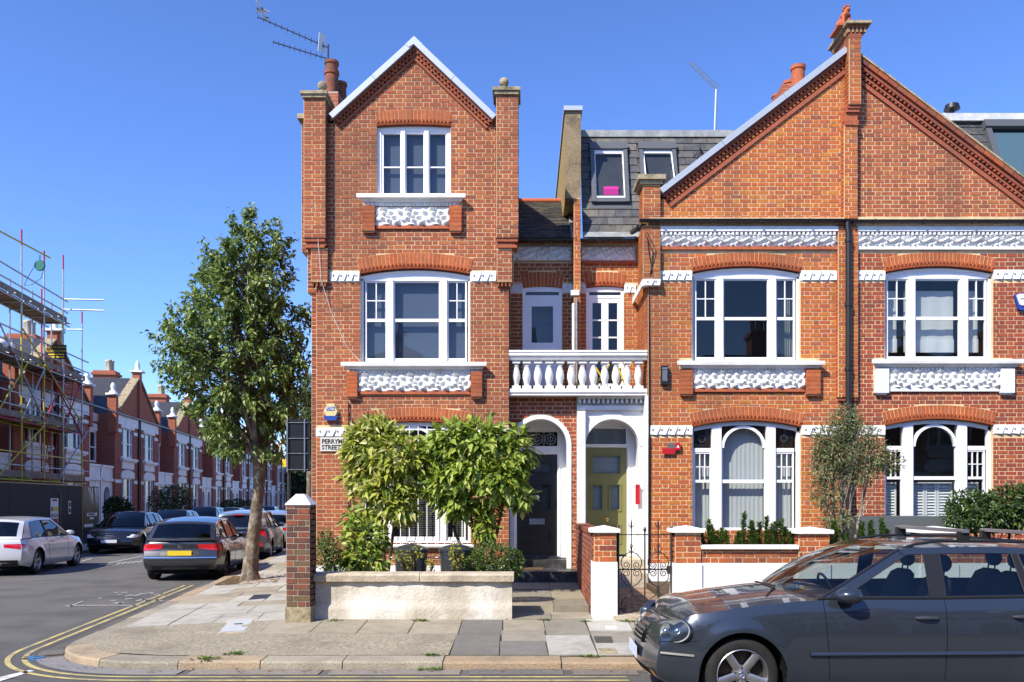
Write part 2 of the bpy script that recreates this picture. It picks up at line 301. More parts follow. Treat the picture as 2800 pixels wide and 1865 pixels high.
# the seated lion of the gable top, grown over a skeleton while the scene is still empty
def lion_mesh():
    me = bpy.data.meshes.new('body'); bm = bmesh.new(); lay = bm.verts.layers.skin.verify() if hasattr(bm.verts.layers, 'skin') else None
    P = {'pelvis': (-0.06, 0.10, 0.14, 0.095), 'belly': (-0.03, 0.05, 0.22, 0.085), 'chest': (0.02, -0.03, 0.31, 0.088), 'neck': (0.03, -0.06, 0.385, 0.072), 'head': (0.045, -0.09, 0.445, 0.066), 'muzzle': (0.075, -0.15, 0.43, 0.034),
         'shL': (-0.045, -0.06, 0.29, 0.05), 'elL': (-0.045, -0.08, 0.17, 0.034), 'paL': (-0.045, -0.10, 0.045, 0.03), 'toL': (-0.04, -0.14, 0.03, 0.026), 'shR': (0.085, -0.05, 0.29, 0.05), 'elR': (0.095, -0.07, 0.17, 0.034), 'paR': (0.095, -0.09, 0.045, 0.03), 'toR': (0.10, -0.13, 0.03, 0.026),
         'hpL': (-0.13, 0.06, 0.14, 0.06), 'knL': (-0.14, -0.03, 0.12, 0.042), 'ftL': (-0.13, -0.06, 0.03, 0.03), 'hpR': (0.05, 0.09, 0.13, 0.06), 'knR': (0.08, 0.02, 0.12, 0.042), 'ftR': (0.09, -0.01, 0.03, 0.03), 'ta1': (-0.12, 0.16, 0.06, 0.026), 'ta2': (-0.19, 0.12, 0.0, 0.02), 'ta3': (-0.19, 0.06, -0.05, 0.022)}
    E = [('pelvis', 'belly'), ('belly', 'chest'), ('chest', 'neck'), ('neck', 'head'), ('head', 'muzzle'), ('chest', 'shL'), ('shL', 'elL'), ('elL', 'paL'), ('paL', 'toL'), ('chest', 'shR'), ('shR', 'elR'), ('elR', 'paR'), ('paR', 'toR'), ('pelvis', 'hpL'), ('hpL', 'knL'), ('knL', 'ftL'), ('pelvis', 'hpR'), ('hpR', 'knR'), ('knR', 'ftR'), ('pelvis', 'ta1'), ('ta1', 'ta2'), ('ta2', 'ta3')]
    ks = list(P); me.from_pydata([P[k][:3] for k in ks], [(ks.index(a), ks.index(b)) for a, b in E], []); bm.free()
    o = bpy.data.objects.new('body', me); COL.objects.link(o); sk = o.modifiers.new('skin', 'SKIN'); sk.use_smooth_shade = True; ss = o.modifiers.new('sub', 'SUBSURF'); ss.levels = 2; ss.render_levels = 2
    for i, k in enumerate(ks): v = me.skin_vertices[0].data[i]; v.radius = (P[k][3], P[k][3]); v.use_root = (k == 'pelvis')
    return o
lo = lion_mesh(); dg = bpy.context.evaluated_depsgraph_get(); lme = bpy.data.meshes.new_from_object(lo.evaluated_get(dg)); bpy.data.objects.remove(lo); lme.materials.clear(); lme.materials.append(MT['terracotta']); lme.transform(Matrix.Translation((0, 0, 0.03)) @ Matrix.Scale(0.80, 4))
mat('cover_concrete', (0.42, 0.43, 0.43), 0.8, 0.3, var=0.2, vscale=20)
# ------------------------------------------------------------------ ground, kerbs, pavements, markings
KR, KY = 1.6, 9.21                                       # corner radius of the kerb, depth of the main kerb
KA = 4.1                                                 # the side street's kerb line
kcorner = Vector((SX(KA, KY), KY, 0))
_ia = math.acos(max(-1, min(1, Vector((1, 0, 0)).dot(SDIR)))); _tl = KR/math.tan(_ia/2)
kc = Vector((kcorner.x+_tl, KY+KR, 0)); kt2 = kcorner+SDIR*_tl
_a2 = math.atan2((kt2-kc).y, (kt2-kc).x) % (2*math.pi)
def kerb_path(off, x_end=12.0, y_end=75.0, step=0.25):
    """points of the kerb line pushed out into the road by off, from the right end of the main road round the corner"""
    pts = []; n = int((x_end-kc.x)/step)
    for i in range(n): pts.append(Vector((x_end+(kc.x-x_end)*i/n, KY-off, 0)))
    m = 14
    for i in range(m+1):
        a = 1.5*math.pi+(_a2-1.5*math.pi)*i/m; pts.append(kc+Vector((math.cos(a), math.sin(a), 0))*(KR+off))
    out = Vector((-SDIR.y, SDIR.x, 0)); l = 0.0
    while l < 70:
        l += step if l < 12 else 2.0
        p = kt2+SDIR*l+out*off
        if p.y > y_end: break
        pts.append(p)
    return pts
def resample(pts, ds):
    out = [pts[0]]; acc = 0.0; want = ds
    for a, b in zip(pts, pts[1:]):
        L = (b-a).length
        while acc+L >= want:
            out.append(a+(b-a)*((want-acc)/L)); want += ds
        acc += L
    return out
def zp(x, y):
    """height of the near pavement: crossfall up from the kerb"""
    d1 = y-KY; d2 = (x+KA+SL*y)/math.sqrt(1+SL*SL); d = max(0.0, min(d1, d2))
    if d1 < KR and d2 < KR: d = max(0.0, KR-math.hypot(KR-d1, KR-d2)) if (x < kc.x and y < kc.y+0.3) else d
    return 0.085+0.046*min(d, 2.6)
ground = single(MB().grid([[(x, y, 0.0) for x in (-900, -60, -20, 0, 20, 60, 900)] for y in (-900, -60, 0, 20, 60, 160, 1500)]), 'road', 'asphalt', 'grey worn asphalt of the crossing streets', None)
tag(ground, kind='structure')
def ribbon(mb, a, b, z, m=0, c=None):
    for i in range(min(len(a), len(b))-1):
        mb.face([(a[i].x, a[i].y, z), (b[i].x, b[i].y, z), (b[i+1].x, b[i+1].y, z), (a[i+1].x, a[i+1].y, z)], m, c)
    return mb
# darker smooth strip beside the kerb, then the double yellow line
def paths(o1, o2, **kw): return kerb_path(o1, **kw), kerb_path(o2, **kw)
ribbon(MB(), *paths(0.30, 0.78, x_end=1.9, y_end=19), 0.004).build('asphalt_strip', 'asphalt_new', ground)
ribbon(MB(), *paths(0.37, 0.43, x_end=1.05, y_end=18.6), 0.009).build('yellow_line', 'line_yellow', ground)
ribbon(MB(), *paths(0.54, 0.60, x_end=1.05, y_end=18.6), 0.009).build('yellow_line', 'line_yellow', ground)
def quad_mark(name, pts, mt, z=0.009):
    MB().face([(x, y, z) for x, y in pts]).build(name, mt, ground)
def G(px, py, z=0.0):
    D = (CAMZ-z)*FPX/(py-CY); return ((px-CX)*D/FPX, D)
for q in ([(0, 1865), (0, 1853), (82, 1834), (94, 1836)],):
    quad_mark('white_dash', [G(*p) for p in q], 'line_white')
for (a, b, w) in (((62, 1566), (92, 1560), 3), ((110, 1556), (142, 1549), 3), ((168, 1545), (196, 1538), 3), ((222, 1534), (250, 1527), 3),
                  ((268, 1545), (392, 1519), 3.5), ((185, 1659), (226, 1644), 3), ((178, 1656), (385, 1655), 2.2)):
    quad_mark('bay_line', [G(a[0], a[1]), G(b[0], b[1]), G(b[0]+w, b[1]+2.2), G(a[0]+w, a[1]+2.6)], 'line_worn')
# the worn lettering on the carriageway (strokes only, most of it rubbed off)
for i in range(26):
    px = 250+i*8+rnd.uniform(-3, 3); py = rnd.choice((1638, 1643, 1650))+rnd.uniform(-2, 2)
    if rnd.random() < 0.3: continue
    w = rnd.uniform(8, 22); quad_mark('worn_letter_stroke', [G(px, py), G(px+w, py-1.5), G(px+w+4, py+0.6), G(px+4, py+2.4)], 'line_worn')
for i in range(14):
    px = 310+i*10; py = 1622+rnd.uniform(-3, 9); w = rnd.uniform(6, 20)
    quad_mark('worn_letter_stroke', [G(px, py), G(px+w, py-1), G(px+w+3, py+0.8), G(px+3, py+2)], 'line_worn')
for i in range(5):
    px = 318+i*14; quad_mark('worn_letter_stroke', [G(px, 1541-i), G(px+14, 1537-i), G(px+17, 1540-i), G(px+3, 1545-i)], 'line_worn')
for (pa, pb, h) in (((56, 1803), (122, 1796), 3), ((60, 1798), (95, 1795), 2), ((70, 1806), (120, 1806), 2)):
    quad_mark('blue_spray_mark', [G(pa[0], pa[1]), G(pb[0], pb[1]), G(pb[0], pb[1]+h), G(pa[0]+8, pa[1]+h)], 'mark_blue')
# dark gutter stones along the main kerb
pv = MB()
kin = {}
def kerb_back(y):
    """x of the back edge of the kerb at depth y"""
    if y > kt2.y+0.0: return SX(KA, y)+0.30
    dy = kc.y-y; r = KR-0.29
    return kc.x-math.sqrt(max(0.0, r*r-dy*dy)) if abs(dy) < r else kc.x
rows = []
ys = [9.48, 9.6, 9.75, 9.95, 10.2, 10.5, 10.8, 11.2, 11.7, 12.3, 13, 14, 15.5, 17, 19, 22, 26, 32, 40, 50, 62, 75]
for y in ys:
    x0 = kerb_back(y); rows.append([(x0+(14-x0)*t, y, zp(x0+(14-x0)*t, y)) for t in [0, 0.01, 0.03, 0.06, 0.1, 0.14, 0.18, 0.22, 0.26, 0.3, 0.36, 0.45, 0.6, 0.8, 1]])
pavement = tag(MB().grid(rows).build('pavement', 'joint', None), 'pale stone pavement wrapping round the street corner', None, None, 'structure')
KPAL = [(0.36, 0.32, 0.24), (0.30, 0.27, 0.205), (0.40, 0.31, 0.205), (0.27, 0.25, 0.20), (0.36, 0.265, 0.17)]
def kerb_stones():
    fine_o, fine_i = kerb_path(0.0, step=0.1), kerb_path(-0.30, step=0.1)
    n = min(len(fine_o), len(fine_i)); i = 0
    while i < n-2:
        ln = rnd.uniform(0.75, 1.25); j = i; acc = 0
        while j < n-1 and acc < ln: acc += (fine_o[j+1]-fine_o[j]).length; j += 1
        if fine_o[i].x > 6 or fine_o[i].y > 45: i = j; continue
        ks = sorted(set([i]+[i+(j-i)*q//4 for q in range(1, 4)]+[j]))
        c = rnd.choice(KPAL); dz = rnd.uniform(-0.006, 0.008); mb = MB(); prof = []
        for t, k in enumerate(ks):
            a, b = fine_o[k], fine_i[k]; nrm = (b-a).normalized(); tg = (fine_o[min(k+1, n-1)]-fine_o[max(k-1, 0)]).normalized()
            e = tg*(0.006 if t == 0 else (-0.006 if t == len(ks)-1 else 0)); zt = 0.088+dz
            prof.append([a+e+Vector((0, 0, -0.05)), a+e+nrm*0.012+Vector((0, 0, zt-0.022)), a+e+nrm*0.035+Vector((0, 0, zt)), b+e+Vector((0, 0, zt+0.013)), b+e+Vector((0, 0, -0.05))])
        mb.grid(prof, 0, c); mb.face(prof[0], 0, c); mb.face(prof[-1][::-1], 0, c)
        mb.build('kerb_stone', 'kerb', pavement); i = j
kerb_stones()
def gutter_stones():
    a, b = kerb_path(0.01, x_end=3.0, y_end=10.4, step=0.1), kerb_path(0.29, x_end=3.0, y_end=10.4, step=0.1); n = min(len(a), len(b)); i = 0
    while i < n-3:
        j = min(n-1, i+rnd.randint(8, 15)); c = rnd.choice([(0.17, 0.15, 0.125), (0.22, 0.195, 0.16), (0.14, 0.13, 0.115), (0.19, 0.19, 0.195)])
        mb = MB()
        for k in range(i, j-1 if j-i > 2 else j):
            za = 0.012+rnd.uniform(0, 0.001); mb.face([(a[k].x, a[k].y, za), (b[k].x, b[k].y, 0.008), (b[k+1].x, b[k+1].y, 0.008), (a[k+1].x, a[k+1].y, za)], 0, c)
        mb.build('gutter_stone', 'gutter_stone', ground); i = j
gutter_stones()
def shade(c, lo, hi):
    k = rnd.uniform(lo, hi); return tuple(v*k for v in c)
def slab(pts, c, name='paving_slab', m='flag', up=0.012, g=0.012, mb=None):
    cx = sum(p[0] for p in pts)/len(pts); cy = sum(p[1] for p in pts)/len(pts); top = []; jz = rnd.uniform(-0.003, 0.004)
    for x, y in pts:
        d = math.hypot(x-cx, y-cy); k = (d-g)/d; xx, yy = cx+(x-cx)*k, cy+(y-cy)*k; top.append(Vector((xx, yy, zp(xx, yy)+up+jz)))
    b = MB(); b.extr([p-Vector((0, 0, 0.05)) for p in top], (0, 0, 0.05), 0, c); return b.build(name, m, pavement)
TAN, DRK, LGT, MID = (0.32, 0.28, 0.205), (0.165, 0.155, 0.135), (0.40, 0.38, 0.325), (0.25, 0.225, 0.175)
# main pavement: the columns of slabs between the aggregate concrete and the car
colx = [-0.87, -0.31, 0.25, 0.81]
laid = [([9.52, 10.62, 11.66], [DRK, DRK]), ([9.52, 10.25, 10.9, 11.66], [DRK, MID, TAN]), ([9.52, 10.6, 11.66], [LGT, MID])]
for i, (yy, cc) in enumerate(laid):
    for j, c in enumerate(cc): slab([(colx[i], yy[j]), (colx[i+1], yy[j]), (colx[i+1]-0.02, yy[j+1]), (colx[i]-0.02, yy[j+1])], shade(c, 0.9, 1.1))
x = 0.81
while x < 6.0:
    w = rnd.uniform(0.55, 0.75)
    for y0, y1 in ((9.52, 10.15), (10.15, 10.85), (10.85, 11.66)):
        c = rnd.choice([LGT, LGT, MID, TAN]); slab([(x, y0), (x+w, y0), (x+w, y1), (x, y1)], shade(c, 0.88, 1.1))
    x += w
# one row of flags along the garden wall, aggregate concrete in front of it
x = -0.87
while x > -3.1:
    w = rnd.uniform(0.52, 0.66); slab([(x-w, 10.68), (x, 10.68), (x-0.02, 11.66), (x-w-0.02, 11.66)], shade(TAN, 0.9, 1.12)); x -= w
xrow = x
agg = MB(); rows = []
for i in range(12):
    y = 9.5+(11.6-9.5)*i/11; x0 = kerb_back(y)+0.004; x1 = -0.885 if y < 10.67 else xrow-0.01
    rows.append([(x0+(x1-x0)*t/20, y, zp(x0+(x1-x0)*t/20, y)+0.011) for t in range(21)])
agg.grid(rows).build('aggregate_concrete', 'aggregate', pavement)
# slabs of the side pavement, laid square to the side street
def side_pt(a, y): return (SX(a, y), y)
y = 11.62; k = 0
while y < 30:
    h = rnd.choice((0.62, 0.92, 0.92)); a1 = KA-0.31; parts = [a1]
    while parts[-1] > 1.15: parts.append(parts[-1]-rnd.choice((0.6, 0.92)))
    for a0, b0 in zip(parts, parts[1:]):
        c = shade(LGT if rnd.random() < 0.86 else TAN, 0.93, 1.06); slab([side_pt(a0, y), side_pt(b0, y), side_pt(b0, y+h), side_pt(a0, y+h)], c)
    y += h
# covers set into the paving
def cover(pxq, m, up, name, g=0.0):
    pts = [G(p[0], p[1], 0.13) for p in pxq]
    b = MB(); b.extr([(x, y, zp(x, y)+up-0.02) for x, y in pts], (0, 0, 0.02)); return b.build(name, m, pavement)

cover([(594, 1741), (672, 1739), (706, 1702), (624, 1702)], 'coping_stone', 0.0155, 'cover_surround'); cover([(600, 1737), (668, 1735), (696, 1705), (630, 1705)], 'cover_concrete', 0.0195, 'access_cover')
cover([(640, 1719), (662, 1719), (663, 1717), (641, 1717)], 'joint', 0.0215, 'lifting_slot')
cover([(678, 1647), (729, 1645), (741, 1633), (695, 1633)], 'dark_metal', 0.019, 'iron_grate')
cover([(1630, 1760), (1676, 1760), (1671, 1747), (1624, 1747)], 'dark_metal', 0.019, 'stopcock_cover'); cover([(1640, 1784), (1690, 1784), (1682, 1772), (1636, 1773)], 'lichen_stone', 0.019, 'stopcock_cover')
cover([(1656, 1731), (1688, 1731), (1686, 1724), (1655, 1724)], 'sign_white', 0.019, 'hydrant_plate')
# soil square round the street tree, far pavement, garden floors
def flat(name, pts, z, m, label=None, cat=None, parent=None):
    b = MB(); b.extr([(x, y, z-0.12) for x, y in pts], (0, 0, 0.12)); o = b.build(name, m, parent)
    return o
flat('tree_pit', [side_pt(3.78, 17.3), side_pt(2.7, 17.3), side_pt(2.6, 19.2), side_pt(3.78, 19.2)], zp(SX(3.3, 18), 18)+0.012, 'soil', parent=pavement)
fp = MB(); fp.extr([(*side_pt(11.1, 8), -0.05), (*side_pt(11.1, 130), -0.05), (*side_pt(16.2, 130), -0.05), (*side_pt(16.2, 8), -0.05)], (0, 0, 0.16))
far_pavement = tag(fp.build('far_pavement', 'coping_stone', None), 'grey pavement and forecourts in front of the far terrace', None, None, 'structure')
for (pts, nm, lb, zz) in (([(-3.02, 11.95), (-0.32, 11.95), (-0.32, F+0.1), (-3.86, F+0.1)], 'planting_bed', 'dark soil bed behind the cream garden wall', 0.30), ([(2.2, 11.95), (9.0, 11.95), (9.0, F+0.1), (2.2, F+0.1)], 'front_garden', 'soil of the front gardens behind the white based walls', 0.34)):
    o = MB().extr([(x, y, -0.02) for x, y in pts], (0, 0, zz+0.02)).build(nm, 'soil', None); tag(o, lb, None, None, 'structure')
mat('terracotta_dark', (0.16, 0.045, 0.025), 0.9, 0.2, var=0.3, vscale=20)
mat('stained_brown', (0.06, 0.026, 0.008), 0.4, 0.5, var=0.9, vscale=16)
mat('stained_blue', (0.16, 0.22, 0.30), 0.4, 0.5)
# ------------------------------------------------------------------ brickwork
CO, BS, BH, GAP = 0.0790, 0.2225, 0.1115, 0.0160
PAL_RED = [(0.378, 0.106, 0.044), (0.336, 0.090, 0.041), (0.302, 0.085, 0.041), (0.397, 0.125, 0.050), (0.349, 0.099, 0.048), (0.268, 0.083, 0.044), (0.416, 0.132, 0.044), (0.241, 0.086, 0.052)]
W_RED = [7, 7, 4, 4, 6, 1.2, 2, 0.5]
PAL_ORANGE = [(0.478, 0.131, 0.035), (0.444, 0.116, 0.035), (0.492, 0.160, 0.035), (0.404, 0.102, 0.041), (0.505, 0.180, 0.037), (0.368, 0.112, 0.059), (0.458, 0.121, 0.037), (0.301, 0.096, 0.050)]
W_ORANGE = [7, 7, 4, 4, 1.5, 1.3, 6, 0.5]
PAL_CRIM = [(0.334, 0.075, 0.037), (0.301, 0.066, 0.036), (0.270, 0.065, 0.039), (0.366, 0.090, 0.039), (0.321, 0.070, 0.039), (0.237, 0.063, 0.041)]
W_CRIM = [6, 6, 4, 3, 4, 2]
PAL_PIER = [(0.287, 0.075, 0.039), (0.217, 0.060, 0.039), (0.339, 0.090, 0.039), (0.155, 0.052, 0.039), (0.261, 0.083, 0.043)]
W_PIER = [5, 4, 4, 3, 3]
PAL_ARCH = [(0.436, 0.113, 0.037), (0.401, 0.098, 0.035), (0.414, 0.111, 0.041), (0.449, 0.126, 0.044)]
def sub_iv(iv, hole):
    out = []
    for a, b in iv:
        h0, h1 = hole
        if h1 <= a or h0 >= b: out.append((a, b)); continue
        if h0 > a: out.append((a, h0))
        if h1 < b: out.append((h1, b))
    return out
class House:
    def __init__(s, root, n_sep=300):
        s.root = root; s.mort = MB(); s.bricks = []; s.n_sep = n_sep
    def face(s, axis, plane, sgn, outline, holes, z0, z1, pal, wts, t=0.22, phase=0, raw=False, zbase=None):
        """one brick face. axis 'x': runs along x, front plane y=plane, outward = sgn*y; axis 'y': runs along y, plane x=plane"""
        k = 0; zb = z0 if zbase is None else zbase; n = int(round((z1-z0)/CO)); prev = None; pz = z0
        for k in range(n):
            za = z0+k*CO; zt = min(z1, za+CO); ci = int(round((za-zb)/CO))+phase
            o1, o2 = outline(za+0.002), outline(zt-0.002)
            iv = []; a = b = 0
            if o1 and o2:
                a, b = max(o1[0], o2[0]), min(o1[1], o2[1])
                if b-a > 0.02: iv = [(a, b)]
            for h in holes:
                hs = [q for q in ((h((za+zt)/2),) if getattr(h, 'inner', None) else (h(za+0.003), h((za+zt)/2), h(zt-0.003))) if q]
                if hs: iv = sub_iv(iv, (min(q[0] for q in hs), max(q[1] for q in hs)))
            mv = [(a, b)] if (o1 and o2 and b-a > 0.02) else []
            for h in holes:              # the mortar behind trim and arches runs on; only true openings stay open
                hf = getattr(h, 'inner', h)
                if hf is None: continue
                hs = [q for q in (hf(za+0.003), hf((za+zt)/2), hf(zt-0.003)) if q]
                if hs: mv = sub_iv(mv, (min(q[0] for q in hs), max(q[1] for q in hs)))
            if mv != prev:
                if prev: s._mort(axis, plane, sgn, prev, pz, za, t)
                prev = mv; pz = za
            per = BS+BH; off = (ci % 2)*per/2+rnd.uniform(-0.004, 0.004)
            for a, b in iv:
                j0 = math.floor((a-off)/per)-1; s0 = off+j0*per; cells = []
                while s0 < b:
                    for w in (BS, BH):
                        c0, c1 = max(a, s0), min(b, s0+w); s0 += w
                        if c1-c0 > 0.0: cells.append([c0, c1])
                m = []
                for c in cells:          # no slivers at the ends
                    if m and (c[1]-c[0] < 0.055 or m[-1][1]-m[-1][0] < 0.055): m[-1][1] = c[1]
                    else: m.append(c)
                for c0, c1 in m:
                    if c1-c0 < 0.03: continue
                    ci_ = rnd.choices(range(len(pal)), wts)[0]; pr = rnd.uniform(0.004, 0.009)
                    g = GAP/2; s._brick(axis, plane, sgn, c0+g, c1-g, za+g, zt-g, pr, pal[ci_])
        if prev: s._mort(axis, plane, sgn, prev, pz, z1, t)
    def _mort(s, axis, plane, sgn, iv, za, zb, t):
        for a, b in iv:
            q0, q1 = sorted((plane, plane-sgn*t))
            if axis == 'x': s.mort.box(a, b, q0, q1, za, zb)
            else: s.mort.box(q0, q1, a, b, za, zb)
    def _brick(s, axis, plane, sgn, a, b, za, zb, pr, col):
        q0, q1 = sorted((plane+sgn*pr, plane-sgn*0.03))
        s.bricks.append((a, b, q0, q1, za, zb, col) if axis == 'x' else (q0, q1, a, b, za, zb, col))
    def pier(s, x0, x1, y0, y1, z0, z1, pal=PAL_RED, wts=W_RED, left=True, right=True, phase=0, zbase=None):
        """square brick pier: front face at y0, side faces back to y1"""
        t = min(0.1, (x1-x0)/2-0.002)
        s.face('x', y0, -1, lambda z: (x0, x1), [], z0, z1, pal, wts, t=y1-y0, phase=phase, zbase=zbase)
        if left: s.face('y', x0, -1, lambda z: (y0+0.02, y1), [], z0, z1, pal, wts, t=0.015, phase=phase+1, zbase=zbase)
        if right: s.face('y', x1, 1, lambda z: (y0+0.02, y1), [], z0, z1, pal, wts, t=0.015, phase=phase+1, zbase=zbase)
    def finish(s, mortar='mortar', wall_name='wall', prefer=None):
        w = s.mort.build(wall_name, mortar, s.root); L = root_of(s.root).location
        def key(b):
            dx, dz = b[1]-b[0], b[5]-b[4]; big = dx if b[3]-b[2] < 0.1 else 0.0
            return -round(big, 2)*10-(0.5 if prefer and prefer(b) else 0)+0.001*abs((b[0]+b[1])/2)
        order = sorted(s.bricks, key=key); sep = order[:s.n_sep]; rest = order[s.n_sep:]; cache = {}
        for b in sep:
            hx, hy, hz = (b[1]-b[0])/2, (b[3]-b[2])/2, (b[5]-b[4])/2; kx = (round(hx, 3), round(hy, 3), round(hz, 3), b[6])
            if kx not in cache:
                q = MB().box(-kx[0], kx[0], -kx[1], kx[1], -kx[2], kx[2], 0, b[6]); o = q.build('brick', 'brick', w, local=True); cache[kx] = o.data
            else: o = add('brick', cache[kx], w)
            o.location = ((b[0]+b[1])/2-L.x, (b[2]+b[3])/2-L.y, (b[4]+b[5])/2-L.z)
        if rest:
            mb = MB()
            for b in rest: mb.box(*b[:6], 0, b[6])
            mb.build('brickwork', 'brick', w, kind='stuff')
        s.wall = w; return w
def arch_geo(cx, a, zs, rise, t):
    Rr = (a*a+rise*rise)/(2*rise); zc = zs+rise-Rr; th = math.asin(min(1, a/Rr)); return Rr, zc, th
def arch_hole(cx, a, zs, rise, t, z0):
    Rr, zc, th = arch_geo(cx, a, zs, rise, t)
    def h(z):
        if z < z0 or z > zc+Rr+t: return None
        if z <= zs: return (cx-a, cx+a)
        w = min(math.sqrt(max(0, (Rr+t)**2-(z-zc)**2)), (z-zc)*math.tan(th)) if th < 1.5 else math.sqrt(max(0, (Rr+t)**2-(z-zc)**2))
        return (cx-w, cx+w)
    def inner(z):
        if z < z0 or z > zs+rise+0.02: return None
        if z <= zs: return (cx-a, cx+a)
        w = math.sqrt(max(0, (Rr+0.02)**2-(z-zc)**2)); w = min(w, a); return (cx-w, cx+w)
    h.inner = inner; return h
def rect_hole(x0, x1, z0, z1):
    def h(z): return (x0, x1) if z0 <= z <= z1 else None
    h.inner = None; return h
def voussoirs(parent, cx, a, zs, rise, t, n, y, teeth=True, pal=PAL_ARCH):
    Rr, zc, th = arch_geo(cx, a, zs, rise, t); da = 2*th/n
    P = lambda r, an, yy: (cx+r*math.sin(an), yy, zc+r*math.cos(an))
    MB().extr([P(Rr+(0.1 if teeth else 0), -th+2*th*i/24, y-0.0105) for i in range(25)]+[P(Rr+t, th-2*th*i/24, y-0.0105) for i in range(25)], (0, 0.2, 0)).build('arch_bed', 'mortar', parent)
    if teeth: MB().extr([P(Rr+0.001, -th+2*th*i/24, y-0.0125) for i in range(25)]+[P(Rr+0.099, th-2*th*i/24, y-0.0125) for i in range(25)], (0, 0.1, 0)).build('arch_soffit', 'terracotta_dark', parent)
    for i in range(n):
        a0, a1 = -th+da*i+0.004/Rr, -th+da*(i+1)-0.004/Rr; c = rnd.choice(pal); pr = rnd.uniform(0.012, 0.016)
        r0 = Rr+(0.10 if teeth else 0.0)
        MB().extr([P(r0, a0, y-pr), P(r0, a1, y-pr), P(Rr+t-0.004, a1, y-pr), P(Rr+t-0.004, a0, y-pr)], (0, 0.05, 0), 0, c).build('voussoir', 'brick', parent)
    if teeth:
        mb = MB(); m = n*2; da = 2*th/m
        for i in range(m):
            a0, a1 = -th+da*i, -th+da*(i+1); c = rnd.choice(pal)
            if i % 2 == 0: mb.extr([P(Rr+0.045, a0, y-0.030), P(Rr+0.045, a1, y-0.030), P(Rr+0.098, a1, y-0.030), P(Rr+0.098, a0, y-0.030)], (0, 0.04, 0), 0, c)
            else: mb.extr([P(Rr+0.075, a0, y-0.022), P(Rr+0.075, a1, y-0.022), P(Rr+0.098, a1, y-0.026), P(Rr+0.098, a0, y-0.026)], (0, 0.04, 0), 0, c)
            am = (a0+a1)/2
            mb.extr([P(Rr+0.003, a0, y-0.020), P(Rr+0.003, am, y-0.042), P(Rr+0.003, a1, y-0.020), P(Rr+0.034, a1, y-0.018), P(Rr+0.042, am, y-0.038), P(Rr+0.034, a0, y-0.018)], (0, 0.05, 0), 0, c)
        mb.build('dogtooth_moulding', 'brick', parent)
# ------------------------------------------------------------------ carved and moulded stone trim
def floral(u, v):
    r = math.hypot(u, v); th = math.atan2(v, u)
    h = max(0.0, 1-abs(r-0.46)/0.26)*(0.55+0.45*math.cos(5*th+0.8))+max(0.0, 1-r/0.2)*0.9
    h += max(0.0, min(1, (r-0.62)*3))*(0.5+0.5*math.sin(5.5*u+4*v))*(0.5+0.5*math.cos(6*v-3*u))
    return min(1.0, h)
def leafy(u, v):
    a = abs(u); h = 0.0
    h = max(h, 1-abs(v+0.5-0.55*(1-a))/0.16)*1.0                      # hanging V of leaves
    h = max(h, 1-math.hypot(u, v-0.1)/0.36)
    h = max(h, (0.5+0.5*math.sin(9*u+6*v))*(0.5+0.5*math.cos(8*v-3*u))*0.85)
    return max(0.0, min(1.0, h))
def relief(parent, name, x0, x1, z0, z1, y, fn, n_tiles, nz, depth, m='white', back=0.03):
    """carved panel: real relief in a grid, facing -y"""
    nx = n_tiles*nz*max(1, round((x1-x0)/n_tiles/(z1-z0))); rows = []
    for j in range(nz+1):
        v = j/nz*2-1; row = []
        for i in range(nx+1):
            u = (i/nx*n_tiles % 1)*2-1; e = 0.0 if i in (0, nx) or j in (0, nz) else 1.0
            row.append((x0+(x1-x0)*i/nx, y-e*depth*fn(u, v), z0+(z1-z0)*j/nz))
        rows.append(row)
    mb = MB(); mb.grid(rows); mb.box(x0, x1, y+0.001, y+back, z0, z1); return mb.build(name, m, parent)
def slant_course(parent, x0, x1, z0, z1, y, m='white', pitch=0.152):
    """string course of slanting wedge blocks"""
    mb = MB(); mb.box(x0, x1, y-0.012, y+0.1, z0, z1); n = max(1, round((x1-x0)/pitch)); p = (x1-x0)/n; h = z1-z0
    for i in range(n):
        a = x0+i*p; sh = p*0.42; b0, b1 = a, min(x1, a+p)
        pts = [(b0, z0+h*0.10), (b1-0.012, z0+h*0.10-0.012), (min(x1, b1+sh*0.8), z1-0.012), (min(x1, b0+sh), z1-0.012)]
        f = [(pts[0][0], y-0.014, pts[0][1]), (pts[1][0], y-0.05, pts[1][1]), (pts[2][0], y-0.036, pts[2][1]), (pts[3][0], y-0.014, pts[3][1])]
        mb.polys(f+[(x, y+0.0, z) for x, z in pts], [(0, 1, 2, 3), (0, 4, 5, 1), (1, 5, 6, 2), (2, 6, 7, 3), (3, 7, 4, 0)])
        mb.box(b0+p*0.35, b0+p*0.5, y-0.052, y-0.02, z1-h*0.42, z1-h*0.22)
    return mb.build('string_course', m, parent)
